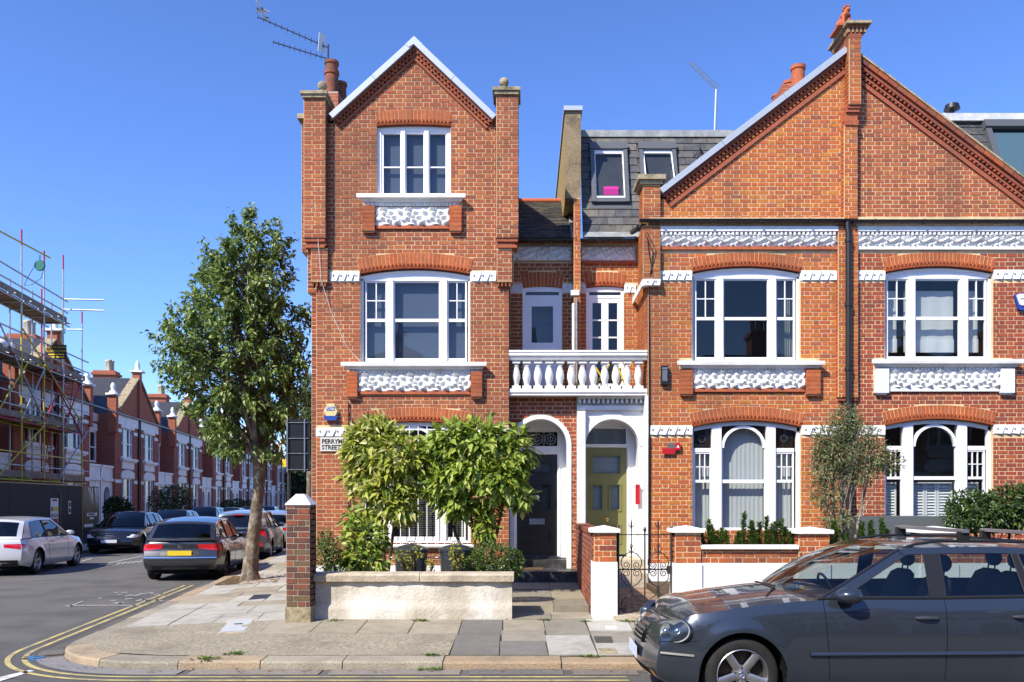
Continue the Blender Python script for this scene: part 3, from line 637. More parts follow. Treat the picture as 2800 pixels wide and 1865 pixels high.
def sill_cornice(parent, x0, x1, zt, y, proj=0.17, m='white', dent=True, h1=0.085, h2=0.115):
    """window sill slab with a moulded and dentilled bed below"""
    mb = MB(); zb = zt-h1
    prof = [(-0.12, zt), (proj, zt-0.012), (proj+0.006, zt-0.03), (proj, zb), (proj-0.05, zb-0.012), (proj-0.075, zb-h2*0.45), (0.04, zb-h2*0.6), (0.03, zb-h2), (-0.02, zb-h2), (-0.12, zb-h2)]
    k = [max(0.0, (p[0])/proj) if p[0] > 0 else 0 for p in prof]; ins = 0.17
    L = [Vector((x0+ins*(1-q), y-p[0], p[1])) for p, q in zip(prof, k)]; Rr = [Vector((x1-ins*(1-q), y-p[0], p[1])) for p, q in zip(prof, k)]
    n = len(prof); mb.polys(L+Rr, [(i, (i+1) % n, n+(i+1) % n, n+i) for i in range(n)]+[tuple(range(n-1, -1, -1)), tuple(range(n, 2*n))])
    if dent:
        xx = x0+0.19; 
        while xx < x1-0.2:
            mb.box(xx, xx+0.035, y-0.075, y-0.02, zb-h2*0.98, zb-h2*0.62); xx += 0.07
    return mb.build('sill', m, parent)
def ring(mb, x0, x1, z0, z1, y0, y1, l, r, b, t, m=0):
    mb.box(x0, x0+l, y0, y1, z0, z1, m); mb.box(x1-r, x1, y0, y1, z0, z1, m)
    if b > 0: mb.box(x0+l, x1-r, y0+0.0015, y1, z0, z0+b, m)
    if t > 0: mb.box(x0+l, x1-r, y0+0.0015, y1, z1-t, z1, m)
def pane(parent, x0, x1, z0, z1, y, m='glass'):
    return MB().face([(x0, y, z0), (x1, y, z0), (x1, y, z1), (x0, y, z1)]).build('pane', m, parent)
def room(parent, x0, x1, z0, z1, y, d=1.6, m='room_wall'):
    e = 0.25; mb = MB(); X0, X1, Z0, Z1, Y0, Y1 = x0-e, x1+e, z0-e, z1+e, y, y+d
    mb.face([(X0, Y1, Z0), (X1, Y1, Z0), (X1, Y1, Z1), (X0, Y1, Z1)]); mb.face([(X0, Y0, Z0), (X0, Y1, Z0), (X0, Y1, Z1), (X0, Y0, Z1)]); mb.face([(X1, Y0, Z0), (X1, Y1, Z0), (X1, Y1, Z1), (X1, Y0, Z1)])
    mb.face([(X0, Y0, Z0), (X1, Y0, Z0), (X1, Y1, Z0), (X0, Y1, Z0)]); mb.face([(X0, Y0, Z1), (X1, Y0, Z1), (X1, Y1, Z1), (X0, Y1, Z1)])
    return mb.build('room_interior', m, parent)
def cloth(parent, name, x0, x1, z0, z1, y, m, folds=14, amp=0.03, nz=2):
    rows = []; n = folds*6
    for j in range(nz+1): rows.append([(x0+(x1-x0)*i/n, y+amp*math.sin(i/n*folds*2*math.pi)*(0.7+0.3*math.sin(i*1.7)), z0+(z1-z0)*j/nz) for i in range(n+1)])
    return MB().grid(rows).build(name, m, parent, smooth=True)
def arc_pts(cx, a, zs, rise, n=16):
    Rr, zc, th = arch_geo(cx, a, zs, rise, 0); return [(cx+Rr*math.sin(-th+2*th*i/n), zc+Rr*math.cos(-th+2*th*i/n)) for i in range(n+1)]
def head_panel(mb, cx, a, zs, rise, zlow, y0, y1, m=0, n=16):
    """infill between a flat sash head and the segmental arch"""
    mb.xz([(cx-a, zlow)]+arc_pts(cx, a, zs, rise, n)+[(cx+a, zlow)], y0, y1, m)
def first_floor_window(root, x0, x1, zs, rise, zb, y, label=None, fill='slate'):
    """three-light sash window, fractions measured on the photograph"""
    W = x1-x0; H = zs-zb; cx = (x0+x1)/2; fx = lambda t: x0+W*t; m = MB(); yf = y+0.075
    zg = zs-0.06
    head_panel(m, cx, W/2-0.001, zs, rise-0.004, zg-0.03, yf, yf+0.1)
    arc = arc_pts(cx, W/2-0.002, zs, rise-0.006, 20)                       # bead that follows the arch
    m.tube([(x, yf-0.006, z-0.02) for x, z in arc], 0.018, 6)
    ring(m, x0+0.001, x1-0.001, zb, zg, yf, yf+0.1, 0.045, 0.045, 0.0, 0.02)
    e = [0.0, 0.237, 0.295, 0.722, 0.784, 1.0]
    for a, b in ((e[1], e[2]), (e[3], e[4])): m.box(fx(a), fx(b), yf-0.022, yf+0.1, zb, zg+0.0)
    for a, b, side in ((0.035, e[1], 1), (e[2], e[3], 0), (e[4], 0.965, 1)):
        ring(m, fx(a), fx(b), zb+0.004, zg-0.022, yf+0.02, yf+0.075, 0.03 if side else 0.025, 0.03 if side else 0.025, 0.095, 0.035)
    zm = zb+(zg-zb)*0.515
    win = m.build('window', 'white_frame', root)
    def light(a, b, side):
        b2 = MB(); gx0, gx1 = fx(a)+0.03, fx(b)-0.03
        b2.box(gx0, gx1, yf+0.018, yf+0.07, zm-0.028, zm+0.028)
        g0, gt = zb+0.10, zg-0.055
        if side:
            b2.box((gx0+gx1)/2-0.009, (gx0+gx1)/2+0.009, yf+0.03, yf+0.06, zm+0.028, gt); zq = (zm+0.028+gt)/2; b2.box(gx0, gx1, yf+0.0315, yf+0.06, zq-0.009, zq+0.009)
        b2.build('glazing_bar', 'white_frame', win)
        gm = 'glass_dark' if fill == 'dark' else 'glass'
        pane(win, gx0, gx1, g0, zm-0.028, yf+0.045, gm)
        if side:
            xm = (gx0+gx1)/2
            for p0, p1 in ((gx0, xm-0.009), (xm+0.009, gx1)):
                for q0, q1 in ((zm+0.028, zq-0.009), (zq+0.009, gt)): pane(win, p0, p1, q0, q1, yf+0.05, gm)
        else: pane(win, gx0, gx1, zm+0.028, gt, yf+0.05, gm)
    light(0.035, e[1], 1); light(e[2], e[3], 0); light(e[4], 0.965, 1)
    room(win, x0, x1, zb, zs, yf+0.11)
    if fill == 'slate': MB().face([(x0+0.03, yf+0.16, zb), (x1-0.03, yf+0.16, zb), (x1-0.03, yf+0.16, zg), (x0+0.03, yf+0.16, zg)]).build('roller_blind', 'blind_slate', win)
    return win
def ground_window(root, x0, x1, zs, rise, zb, y, fill='blind', bars=False):
    W = x1-x0; cx = (x0+x1)/2; fx = lambda t: x0+W*t; m = MB(); yf = y+0.075
    e = [0.02, 0.185, 0.275, 0.69, 0.775, 0.95]
    zg = zs-0.02
    # frame under the arch: outer jambs, mullions and a curved head
    ring(m, x0+0.001, x1-0.001, zb, zs, yf, yf+0.1, 0.035, 0.055, 0.06, 0.0)
    arc = arc_pts(cx, W/2-0.002, zs, rise-0.004, 20); inner = [(x, z-0.075) for x, z in arc]
    m.xz(arc+inner[::-1], yf, yf+0.1)
    Rr, zc, th = arch_geo(cx, W/2, zs, rise, 0); top = lambda x: zc+math.sqrt(Rr*Rr-(x-cx)**2)-0.078
    for a, b in ((e[1], e[2]), (e[3], e[4])):
        m.xz([(fx(a), zb), (fx(b), zb), (fx(b), top(fx(b))), (fx(a), top(fx(a)))], yf-0.022, yf+0.1)
    win = m.build('window', 'white_frame', root); gm = 'glass'
    H = zs-zb; z_tr = zb+H*0.795; z_m = zb+H*0.50
    for a, b in ((e[0], e[1]), (e[4], e[5])):
        q = MB(); q.box(fx(a), fx(b), yf+0.01, yf+0.08, z_tr-0.045, z_tr+0.03); q.box(fx(a), fx(b), yf+0.018, yf+0.07, z_m-0.025, z_m+0.025)
        ring(q, fx(a), fx(b), zb+0.05, z_tr-0.045, yf+0.02, yf+0.07, 0.028, 0.028, 0.07, 0.03)
        g0, g1 = fx(a)+0.028, fx(b)-0.028; zt0, zt1 = z_m+0.025, z_tr-0.075
        for k in (1, 2): xx = g0+(g1-g0)*k/3; q.box(xx-0.008, xx+0.008, yf+0.03, yf+0.06, zt0, zt1)
        zq = (zt0+zt1)/2; q.box(g0, g1, yf+0.032, yf+0.06, zq-0.008, zq+0.008); q.build('glazing_bar', 'white_frame', win)
        pane(win, g0, g1, zb+0.12, z_m-0.025, yf+0.045, gm)
        for k in range(3):
            for r0, r1 in ((zt0, zq-0.008), (zq+0.008, zt1)): pane(win, g0+(g1-g0)*k/3+0.008, g0+(g1-g0)*(k+1)/3-0.008, r0, r1, yf+0.05, gm)
        # leaded coloured light above the transom
        lx0, lx1 = fx(a), fx(b); MB().face([(lx0, yf+0.05, z_tr+0.03), (lx1, yf+0.05, z_tr+0.03), (lx1, yf+0.05, top(lx1)+0.01), (lx0, yf+0.05, top(lx0)+0.01)]).build('pane', 'glass_dark', win)
        if fill == 'blind':
            lm = MB(); c_x, c_z = (lx0+lx1)/2, (z_tr+0.03+top(c_x if False else (lx0+lx1)/2))/2; r_ = 0.07
            for k in range(12): 
                t0, t1 = 2*math.pi*k/12, 2*math.pi*(k+1)/12
                lm.extr([(c_x+r_*math.cos(t0), yf+0.056, c_z+r_*math.sin(t0)), (c_x+r_*math.cos(t1), yf+0.056, c_z+r_*math.sin(t1)), (c_x+0.052*math.cos(t1), yf+0.056, c_z+0.052*math.sin(t1)), (c_x+0.052*math.cos(t0), yf+0.056, c_z+0.052*math.sin(t0))], (0, 0.012, 0))
            lm.build('lead_roundel', 'stained_blue', win)
            MB().face([(lx0, yf+0.07, z_tr+0.03), (lx1, yf+0.07, z_tr+0.03), (lx1, yf+0.07, top(lx1)), (lx0, yf+0.07, top(lx0))]).build('stained_glass', 'stained_brown', win)
    # centre: round-headed sash
    c0, c1 = fx(e[2]), fx(e[3]); cc = (c0+c1)/2; r = (c1-c0)/2; z_sp = min(top(c0), top(cc)-0.01)-r+0.02
    q = MB(); arcO = [(cc-(r-0.001)*math.cos(math.pi*i/24), z_sp+(r-0.001)*math.sin(math.pi*i/24)) for i in range(25)]; arcI = [(cc-(r-0.055)*math.cos(math.pi*i/24), z_sp+(r-0.055)*math.sin(math.pi*i/24)) for i in range(25)]
    q.xz(arcO+arcI[::-1], yf+0.0, yf+0.07); q.box(c0, c0+0.028, yf+0.012, yf+0.07, zb+0.05, z_sp); q.box(c1-0.028, c1, yf+0.012, yf+0.07, zb+0.05, z_sp)
    q.box(c0+0.028, c1-0.028, yf+0.008, yf+0.07, z_m-0.035, z_m+0.03); q.box(c0+0.028, c1-0.028, yf+0.016, yf+0.07, zb+0.05, zb+0.13); q.build('round_headed_sash', 'white_frame', win)
    MB().face([(cc-(r-0.05)*math.cos(math.pi*i/24), yf+0.05, z_sp+(r-0.05)*math.sin(math.pi*i/24)) for i in range(25)]+[(c1-0.03, yf+0.05, z_m), (c0+0.03, yf+0.05, z_m)]).build('pane', gm, win)
    pane(win, c0+0.028, c1-0.028, zb+0.13, z_m-0.035, yf+0.045, gm)
    for sx in (-1, 1):                       # spandrel glass beside the round head
        pts = [(cc+sx*r, z_sp+0.12)]+[(cc+sx*(r)*math.cos(math.pi/2*i/8), z_sp+r*math.sin(math.pi/2*i/8)+0.002) for i in range(1, 9)]+[(cc, top(cc)+0.02), (cc+sx*r, top(cc+sx*r)+0.02)]
        MB().face([(x, yf+0.052, z) for x, z in pts]).build('pane', 'glass_dark', win)
        if fill == 'blind': MB().face([(x, yf+0.066, z) for x, z in pts]).build('stained_glass', 'stained_brown', win)
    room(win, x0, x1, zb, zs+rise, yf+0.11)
    if fill == 'blind':
        for a, b in ((e[0], e[1]), (e[2], e[3]), (e[4], e[5])):
            cloth(win, 'gathered_blind', fx(a)+0.005, fx(b)-0.005, zb, (z_tr if a != e[2] else zs+0.02), yf+0.20, 'blind_white', folds=10 if a == e[2] else 5, amp=0.006)
    return win


def verge(root, xl, zl, xt, zt, y, kind='zinc', pal=PAL_RED, nseg=2, proj=0.12, dent=True, k=1.0, yo=0.0):
    """raking verge of a gable from the eaves (xl, zl) to the apex (xt, zt): coping, dentil course and moulding"""
    a = Vector((xl, 0, zl)); b = Vector((xt, 0, zt)); d = (b-a); L = d.length; d.normalize(); dn = Vector((d.z, 0, -d.x))
    if dn.z > 0: dn = -dn
    P = lambda t, w, yy: a+d*t+dn*w+Vector((0, yy-yo, 0))
    def bar(mb, t0, t1, w0, w1, y0, y1, c=None): mb.obox(P(t0, w0, y0), d*(t1-t0), dn*(w1-w0), (0, y1-y0, 0), 0, c)
    if kind == 'zinc':
        for i in range(nseg):
            mb = MB(); bar(mb, L*i/nseg+0.003, L*(i+1)/nseg-0.003, 0, 0.105+0.002*i, y-proj-0.03-0.003*(i % 2), y+0.35); mb.build('zinc_coping', 'zinc', root)
        w = 0.107
    else:
        t = 0; 
        while t < L-0.05:
            e = min(L, t+0.225); mb = MB(); bar(mb, t+0.005, e-0.005, 0.035, 0.118, y-proj-0.02+rnd.uniform(-0.006, 0.006), y+0.3, rnd.choice(PAL_PIER)); mb.build('coping_brick', 'brick', root); t += 0.225
        mb = MB(); bar(mb, 0, L, 0.0, 0.034, y-proj-0.035, y+0.35); mb.build('coping_mortar', 'lichen_stone', root); mb = MB(); bar(mb, 0, L, 0.04, 0.116, y-proj, y+0.25); mb.build('coping_bed', 'mortar_grey', root); w = 0.12
    mb = MB(); bar(mb, 0, L, w, w+0.075*k, y-0.095, y+0.2, (0.27, 0.075, 0.045)); bar(mb, 0, L, w+0.12*k, w+0.175*k, y-0.05, y+0.2, (0.36, 0.10, 0.05)); bar(mb, 0, L, w+0.245*k, w+0.33*k, y-0.040, y+0.2, (0.34, 0.10, 0.055))
    mb.build('verge_moulding', 'brick', root)
    mb = MB(); t = 0.03; i = 0
    while t < L-0.06:
        c = rnd.choice(pal); bar(mb, t, t+0.045, w+0.075*k, w+0.125*k, y-0.085, y+0.1, c); bar(mb, t+0.04, t+0.085, w+0.175*k, w+0.225*k, y-0.048, y+0.1, c); t += 0.088
    mb.build('dentil_course', 'brick', root)
    mb = MB(); bar(mb, 0, L, w+0.07*k, w+0.25*k, y-0.014, y+0.1, (0.13, 0.045, 0.03)); mb.build('verge_backing', 'brick', root)
    return w+0.33*k
def ball_finial(root, x, y, z, r):
    mb = MB(); mb.lathe([(r*0.55, 0), (r*0.55, 0.03), (r*0.38, 0.05), (r*0.38, 0.10), (r*0.6, 0.12), (r*0.5, 0.135)], (x, y, z), 14); mb.ball((x, y, z+0.13+r), r, 16); return mb.build('ball_finial', 'lichen_stone', root, smooth=True, auto=50)
def slates(root, name, u0, u1, zlo, ylo, zhi, yhi, wid, exp, pal, gaps=(), m='slate', thick=0.012, jit=0.4, tilt=0.012, mixer=None):
    """overlapping slates on a slope from (ylo, zlo) up to (yhi, zhi), each a piece of its own; gaps = rects (x0,x1,f0,f1) left out"""
    d = Vector((0, yhi-ylo, zhi-zlo)); L = d.length; d.normalize(); nrm = Vector((0, -d.z, d.y)); n = int(L/exp); cache = {}
    bed = MB(); bed.face([(u0, ylo, zlo), (u1, ylo, zlo), (u1, yhi, zhi), (u0, yhi, zhi)]); bed = bed.build(name, 'far_roof', root); Lr = root_of(root).location
    rot = Matrix((( 1, 0, 0), (0, d.y, nrm.y), (0, d.z, nrm.z))).to_4x4()
    for k in range(n):
        x = u0-(k % 2)*wid/2
        while x < u1-0.01:
            a, b = max(u0, x), min(u1, x+wid); x += wid
            if b-a < 0.03: continue
            f = (k+0.5)/n
            if any(g[0]-0.02 < (a+b)/2 < g[1]+0.02 and g[2] <= f <= g[3] for g in gaps): continue
            c = rnd.choice(pal); key = (round(b-a, 2), c)
            if key not in cache:
                w2 = (b-a)/2-0.004; q = MB(); q.polys([(-w2, 0, tilt), (w2, 0, tilt), (w2, exp*1.25, 0.001), (-w2, exp*1.25, 0.001), (-w2, 0, tilt+thick), (w2, 0, tilt+thick), (w2, exp*1.25, 0.004), (-w2, exp*1.25, 0.004)], [(0, 3, 2, 1), (4, 5, 6, 7), (0, 1, 5, 4), (1, 2, 6, 5), (2, 3, 7, 6), (3, 0, 4, 7)], 0, c)
                o = q.build('slate', m, bed, local=True); cache[key] = o.data
            else: o = add('slate', cache[key], bed)
            p = Vector(((a+b)/2, ylo, zlo))+d*(L*k/n+rnd.uniform(-jit, jit)*0.01)+nrm*0.003-Lr
            o.matrix_basis = Matrix.Translation(p) @ rot
    return bed
def gutter(root, x0, x1, y, z, r=0.055, brackets=True):
    mb = MB(); rows = []
    for x in (x0, x1): rows.append([(x, y-r*math.cos(math.pi*i/8), z-r*math.sin(math.pi*i/8)) for i in range(9)]+[(x, y+(r-0.008)*math.cos(math.pi*i/8), z+0.0-(r-0.008)*math.sin(math.pi*i/8)) for i in range(9)])
    mb.grid(rows, closed=True)
    x = x0+0.4
    while x < x1: mb.box(x, x+0.02, y-r-0.006, y+r, z-r-0.004, z+0.006) if brackets else None; x += 0.92
    mb.box(x0, x0+0.004, y-r, y+r, z-r, z); mb.box(x1-0.004, x1, y-r, y+r, z-r, z)
    return mb.build('gutter', 'black_plastic', root)
def downpipe(root, pts, r=0.038, m='black_plastic', name='downpipe', collars=1.2):
    mb = MB(); mb.tube(pts, r, 10); p0, p1 = Vector(pts[-2]), Vector(pts[-1]); L = (p1-p0).length; d = (p1-p0).normalized(); t = 0.1
    while t < L: q = p0+d*t; mb.tube([q-d*0.03, q+d*0.03], r*1.3, 10); t += collars
    return mb.build(name, m, root, smooth=True, auto=40)
mat('blind_grey', (0.10, 0.105, 0.115), 0.8, 0.3, var=0.25, vscale=2.5, stretch=(0.3, 1, 6))
mat('door_glass_black', (0.05, 0.055, 0.06), 0.35, 0.5, var=0.4, vscale=14)
mat('door_glass_pale', (0.30, 0.34, 0.36), 0.4, 0.5, var=0.06, vscale=9)
mat('doorstep', (0.030, 0.030, 0.032), 0.5, 0.5, var=0.5, vscale=6, dirt=(0.15, 0.14, 0.13), dscale=3, damt=0.6)
mat('doormat', (0.12, 0.075, 0.045), 0.95, 0.1, var=0.4, vscale=40)
mat('stock_brick', (0.36, 0.26, 0.11), 0.9, 0.2, var=0.35, vscale=30, dirt=(0.16, 0.11, 0.05), dscale=5, damt=0.6)
mat('window_grey', (0.105, 0.11, 0.115), 0.45, 0.5, metal=0.2)
mat('lead_pale', (0.55, 0.56, 0.57), 0.6, 0.4, var=0.25, vscale=5)
mat('blind_teal', (0.20, 0.30, 0.34), 0.6, 0.4)
# ------------------------------------------------------------------ the corner house
D2, D3, D4 = 17.27, 16.19, 16.85                        # recessed first-floor wall, porch front, doors
corner = thing('corner_house', 'tall three-storey red brick corner house with a pointed gable and black front door', 'house', (X(1135), F, 0.2))
H1 = House(corner)
def out1(z):
    if z > Z(330): h = (Z(126)-z)/0.905; return (X(1135)-h, X(1135)+h) if h > 0.03 else None
    if z > Z(778): return (X(866), X(1404))
    return (X(865), X(1391))
tw = dict(cx=X(1131), a=0.697, zs=Z(346), rise=0.03, t=0.285); fw = dict(cx=X(1135), a=1.034, zs=Z(750), rise=0.105, t=0.30); gw = dict(cx=X(1136), a=1.034, zs=Z(1167), rise=0.10, t=0.27)
holes1 = [arch_hole(**tw, z0=Z(536)), arch_hole(**fw, z0=Z(992)), arch_hole(**gw, z0=Z(1487)), rect_hole(X(992), X(1263), Z(568), Z(536)), rect_hole(X(950), X(1319), Z(1020), Z(992)), rect_hole(X(900), X(985), Z(771), Z(743)), rect_hole(X(1284), X(1358), Z(771), Z(743)), rect_hole(X(860), X(985), Z(1194), Z(1170)), rect_hole(X(1286), X(1395), Z(1194), Z(1170))]
H1.face('x', F, -1, out1, holes1, 0.2, Z(126), PAL_RED, W_RED, t=0.24)
# corner piers, corbelled out near the string course
for (xa, xb, xc, xd, lft) in ((837, 895, 854, 898, True), (1358, 1417, 1359, 1400, False)):
    H1.pier(X(xa), X(xb), F-0.17, F+0.28, Z(657), Z(281 if lft else 272), PAL_RED, W_RED, right=True)
    H1.pier(X(xc), X(xd), F-0.09, F+0.2, Z(768), Z(683), PAL_RED, W_RED)
    mb = MB(); mb.box(X(xa)+0.01, X(xb)-0.01, F-0.15, F+0.2, Z(667), Z(657), 0, (0.36, 0.10, 0.05)); mb.box(X((xa+xc)/2), X((xb+xd)/2), F-0.12, F+0.2, Z(676), Z(667), 0, (0.30, 0.085, 0.05)); mb.box(X(xa)+0.015, X(xb)-0.02, F-0.135, F+0.2, Z(683), Z(676), 0, (0.38, 0.11, 0.05))
    mb.box(X(xc), X(xd), F-0.10, F+0.2, Z(775), Z(768), 0, (0.50, 0.30, 0.16))
    n = 4
    for i in range(n): w = (X(xd)-X(xc))/n; mb.box(X(xc)+w*i+0.01, X(xc)+w*i+w*0.6, F-0.085+0.0, F+0.05, Z(786), Z(775), 0, (0.30, 0.09, 0.05))
    mb.build('pier_corbel', 'brick', corner)
    ca, cb, ct, cbm = (830, 903, 264, 281) if lft else (1348, 1423, 254, 272)
    mb = MB(); mb.box(X(ca), X(cb), F-0.25, F+0.36, Z((ct+cbm)/2), Z(ct)); mb.box(X(ca)+0.03, X(cb)-0.03, F-0.22, F+0.33, Z(cbm), Z((ct+cbm)/2)); mb.build('pier_cap', 'lichen_stone', corner)
    ball_finial(corner, X(880 if lft else 1378), F+0.05, Z(ct), 0.09)
# side pier and side wall, set back round the corner
sx = -4.447
H1.pier(sx, -3.9, 16.62, 17.2, Z(690, 16.66), Z(330, 16.66), PAL_PIER, W_PIER, right=False); H1.pier(-4.34, -3.9, 16.66, 17.1, Z(800, 16.66), Z(690, 16.66), PAL_PIER, W_PIER, right=False)
H1.pier(-4.27, -3.9, 16.70, 18.0, 0.2, Z(800, 16.66), PAL_PIER, W_PIER, right=False)
mb = MB(); mb.box(sx-0.07, -3.9, 16.55, 17.25, Z(330, 16.66), Z(317, 16.66)); mb.build('pier_cap', 'lichen_stone', corner)
mb = MB(); mb.box(-3.94, -3.75, F+0.24, 24.5, 0.2, Z(330)); mb.box(-3.9, -0.36, 24.3, 24.5, 0.2, Z(330)); mb.box(-0.55, -0.345, F+0.24, 24.5, Z(1000), Z(330)); mb.build('side_wall', 'far_red', corner)
H1.face('y', X(1391), 1, lambda z: (F+0.05, 17.3), [], Z(1075), Z(657), PAL_RED, W_RED, t=0.1)
# recessed first-floor wall over the porch (left half)
XP = 1.014
def lw(x0, x1, zb): return [arch_hole(X(1483, D2), 0.405, Z(787, D2), 0.035, 0.29, zb)]
zfl = Z(1064, D2)+0.06
H1.face('x', D2, -1, lambda z: (X(1392), XP), lw(0, 0, zfl)+[rect_hole(X(1392), X(1428, D2), Z(802, D2), Z(777, D2)), rect_hole(X(1538, D2), XP, Z(802, D2), Z(777, D2)), rect_hole(X(1392), XP, Z(714, D2), Z(672, D2))], zfl, Z(660, D2), PAL_RED, W_RED, t=0.2)
# porch front (left half, brick) with its arch
pa1 = dict(cx=X(1478, D3), a=0.507, zs=Z(1218, D3), rise=0.5069, t=0.085)
H1.face('x', D3, -1, lambda z: (X(1392), X(1577, D3)), [arch_hole(**pa1, z0=0.2)], 0.2, Z(1076, D3), PAL_CRIM, W_CRIM, t=0.25)
wall1 = H1.finish(prefer=lambda b: b[4] > 1.5 and b[2] < F)
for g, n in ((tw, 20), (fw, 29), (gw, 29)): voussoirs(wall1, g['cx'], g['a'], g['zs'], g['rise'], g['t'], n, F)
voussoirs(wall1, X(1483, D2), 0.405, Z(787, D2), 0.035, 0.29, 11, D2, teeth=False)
verge(corner, X(904), Z(321), X(1135), Z(112), F, 'zinc', nseg=2, k=0.52); verge(corner, X(1358), Z(325), X(1135), Z(112), F, 'zinc', nseg=2, proj=0.126, k=0.52, yo=0.005)
MB().xz([(X(1135)-0.16, Z(112)-0.145), (X(1135), Z(112)+0.006), (X(1135)+0.16, Z(112)-0.145), (X(1135)+0.10, Z(112)-0.20), (X(1135), Z(112)-0.14), (X(1135)-0.10, Z(112)-0.20)], F-0.165, F+0.36).build('apex_cap', 'zinc', corner)
mb = MB(); yb = 24.5
for xs in (X(866), X(1404)):
    mb.polys([(X(1135), F+0.2, Z(118)), (xs, F+0.2, Z(345)), (xs, yb, Z(345)), (X(1135), yb, Z(118))], [(0, 1, 2, 3)])
mb.face([(X(866), yb, Z(345)), (X(1404), yb, Z(345)), (X(1135), yb, Z(118))])
mb.build('roof', 'far_roof', corner)
# windows of the corner house
def casement_top(root):
    x0, x1, zb, zs = X(1030), X(1232), Z(536), Z(346); m = MB(); yf = F+0.06; cx = (x0+x1)/2
    head_panel(m, cx, (x1-x0)/2-0.001, zs, 0.028, zs-0.05, yf, yf+0.1); ring(m, x0+0.001, x1-0.001, zb, zs-0.045, yf, yf+0.1, 0.075, 0.065, 0.02, 0.02)
    e = [0.06, 0.335, 0.37, 0.65, 0.69, 0.95]; W = x1-x0; fx = lambda t: x0+W*t
    for a, b in ((e[1], e[2]), (e[3], e[4])): m.box(fx(a)-0.02, fx(b)+0.01, yf-0.02, yf+0.09, zb, zs-0.06)
    w = m.build('window', 'white_frame', root)
    for a, b in ((e[0], e[1]), (e[2], e[3]), (e[4], e[5])):
        q = MB(); ring(q, fx(a), fx(b), zb+0.004, zs-0.062, yf+0.015, yf+0.07, 0.033, 0.033, 0.04, 0.045); zq = zb+(zs-zb)*0.44; q.box(fx(a)+0.03, fx(b)-0.03, yf+0.025, yf+0.065, zq-0.011, zq+0.011); q.build('casement', 'white_frame', w)
        pane(w, fx(a)+0.033, fx(b)-0.033, zb+0.044, zq-0.011, yf+0.05); pane(w, fx(a)+0.033, fx(b)-0.033, zq+0.011, zs-0.107, yf+0.05)
    MB().face([(x0, yf+0.14, zb), (x1, yf+0.14, zb), (x1, yf+0.14, zs), (x0, yf+0.14, zs)]).build('roller_blind', 'blind_slate', w); room(w, x0, x1, zb, zs, yf+0.11)
casement_top(corner)
first_floor_window(corner, X(985), X(1286), Z(752), 0.115, Z(992), F, fill='slate')
gwin = ground_window(corner, X(985), X(1287), Z(1168), 0.105, Z(1487), F, fill='venetian')
mb = MB()                                                   # venetian blind behind the ground-floor sash
z = Z(1480)
while z < Z(1170): mb.polys([(X(990), F+0.24, z), (X(1282), F+0.24, z), (X(1282), F+0.27, z+0.02), (X(990), F+0.27, z+0.02)], [(0, 1, 2, 3)]); z += 0.035
mb.build('venetian_blind', 'room_wall', gwin)
bars = MB(); x = X(1000)
while x < X(1282): bars.tube([(x, F-0.02, Z(1487)), (x, F-0.02, Z(1166))], 0.009, 6); x += 24/145
for zz in (1482, 1330, 1175): bars.box(X(990), X(1283), F-0.026, F-0.014, Z(zz)-0.012, Z(zz)+0.012)
bars.build('window_bars', 'white_frame', corner)
def sill_set(root, s0, s1, zt, p0, p1, pz0, pz1, b0, b1, bz, tiles, blk='brick', dent=True):
    sill_cornice(root, X(s0), X(s1), Z(zt), F)
    relief(root, 'carved_panel', X(p0), X(p1), Z(pz1), Z(pz0)+0.01, F-0.03, floral, tiles, 18, 0.085)
    for (a, b) in ((b0, p0), (p1, b1)):
        if blk == 'brick':
            q = MB(); zc = Z(bz)+0.04
            MB().box(X(a)+0.004, X(b)-0.004, F-0.095, F+0.1, Z(bz)+0.03, Z(pz0)+0.02).build('bracket_bed', 'mortar', root)
            while zc < Z(pz0)-0.02:
                c = rnd.choice(PAL_ARCH); q.box(X(a)+0.001, X(b)-0.001, F-0.102, F+0.05, zc, zc+0.069, 0, c); zc += 0.079
            q.box(X(a)+0.02, X(b)-0.02, F-0.08, F+0.05, Z(bz), Z(bz)+0.035, 0, (0.3, 0.09, 0.05)); q.build('bracket', 'brick', root)
        else:
            q = MB(); q.box(X(a), X(b), F-0.10, F+0.1, Z(bz)+0.03, Z(pz0)+0.02); q.box(X(a)+0.03, X(b)-0.03, F-0.075, F+0.1, Z(bz), Z(bz)+0.032); q.build('bracket', 'white', root)
    MB().box(X(p0)+0.01, X(p1)-0.01, F-0.045, F+0.05, Z(pz1+9), Z(pz1)-0.004).build('panel_ledge', 'terracotta' if blk == 'brick' else 'white', root)
sill_set(corner, 980, 1274, 536, 1027, 1230, 570, 618, 992, 1263, 640, 3); sill_set(corner, 938, 1331, 992, 980, 1288, 1022, 1070, 950, 1319, 1091, 5)
sill_cornice(corner, X(975), X(1299), Z(1487), F, proj=0.10, dent=False, h1=0.06, h2=0.03)
for (a, b, z0, z1) in ((902, 984, 771, 743), (1285, 1357, 771, 743), (864, 984, 1194, 1170), (1288, 1392, 1194, 1170)): slant_course(corner, X(a), X(b), Z(z0), Z(z1), F)
MB().box(X(864), X(1391), F-0.035, F+0.1, 0.2, Z(1546)).build('plinth', 'white_render', corner)
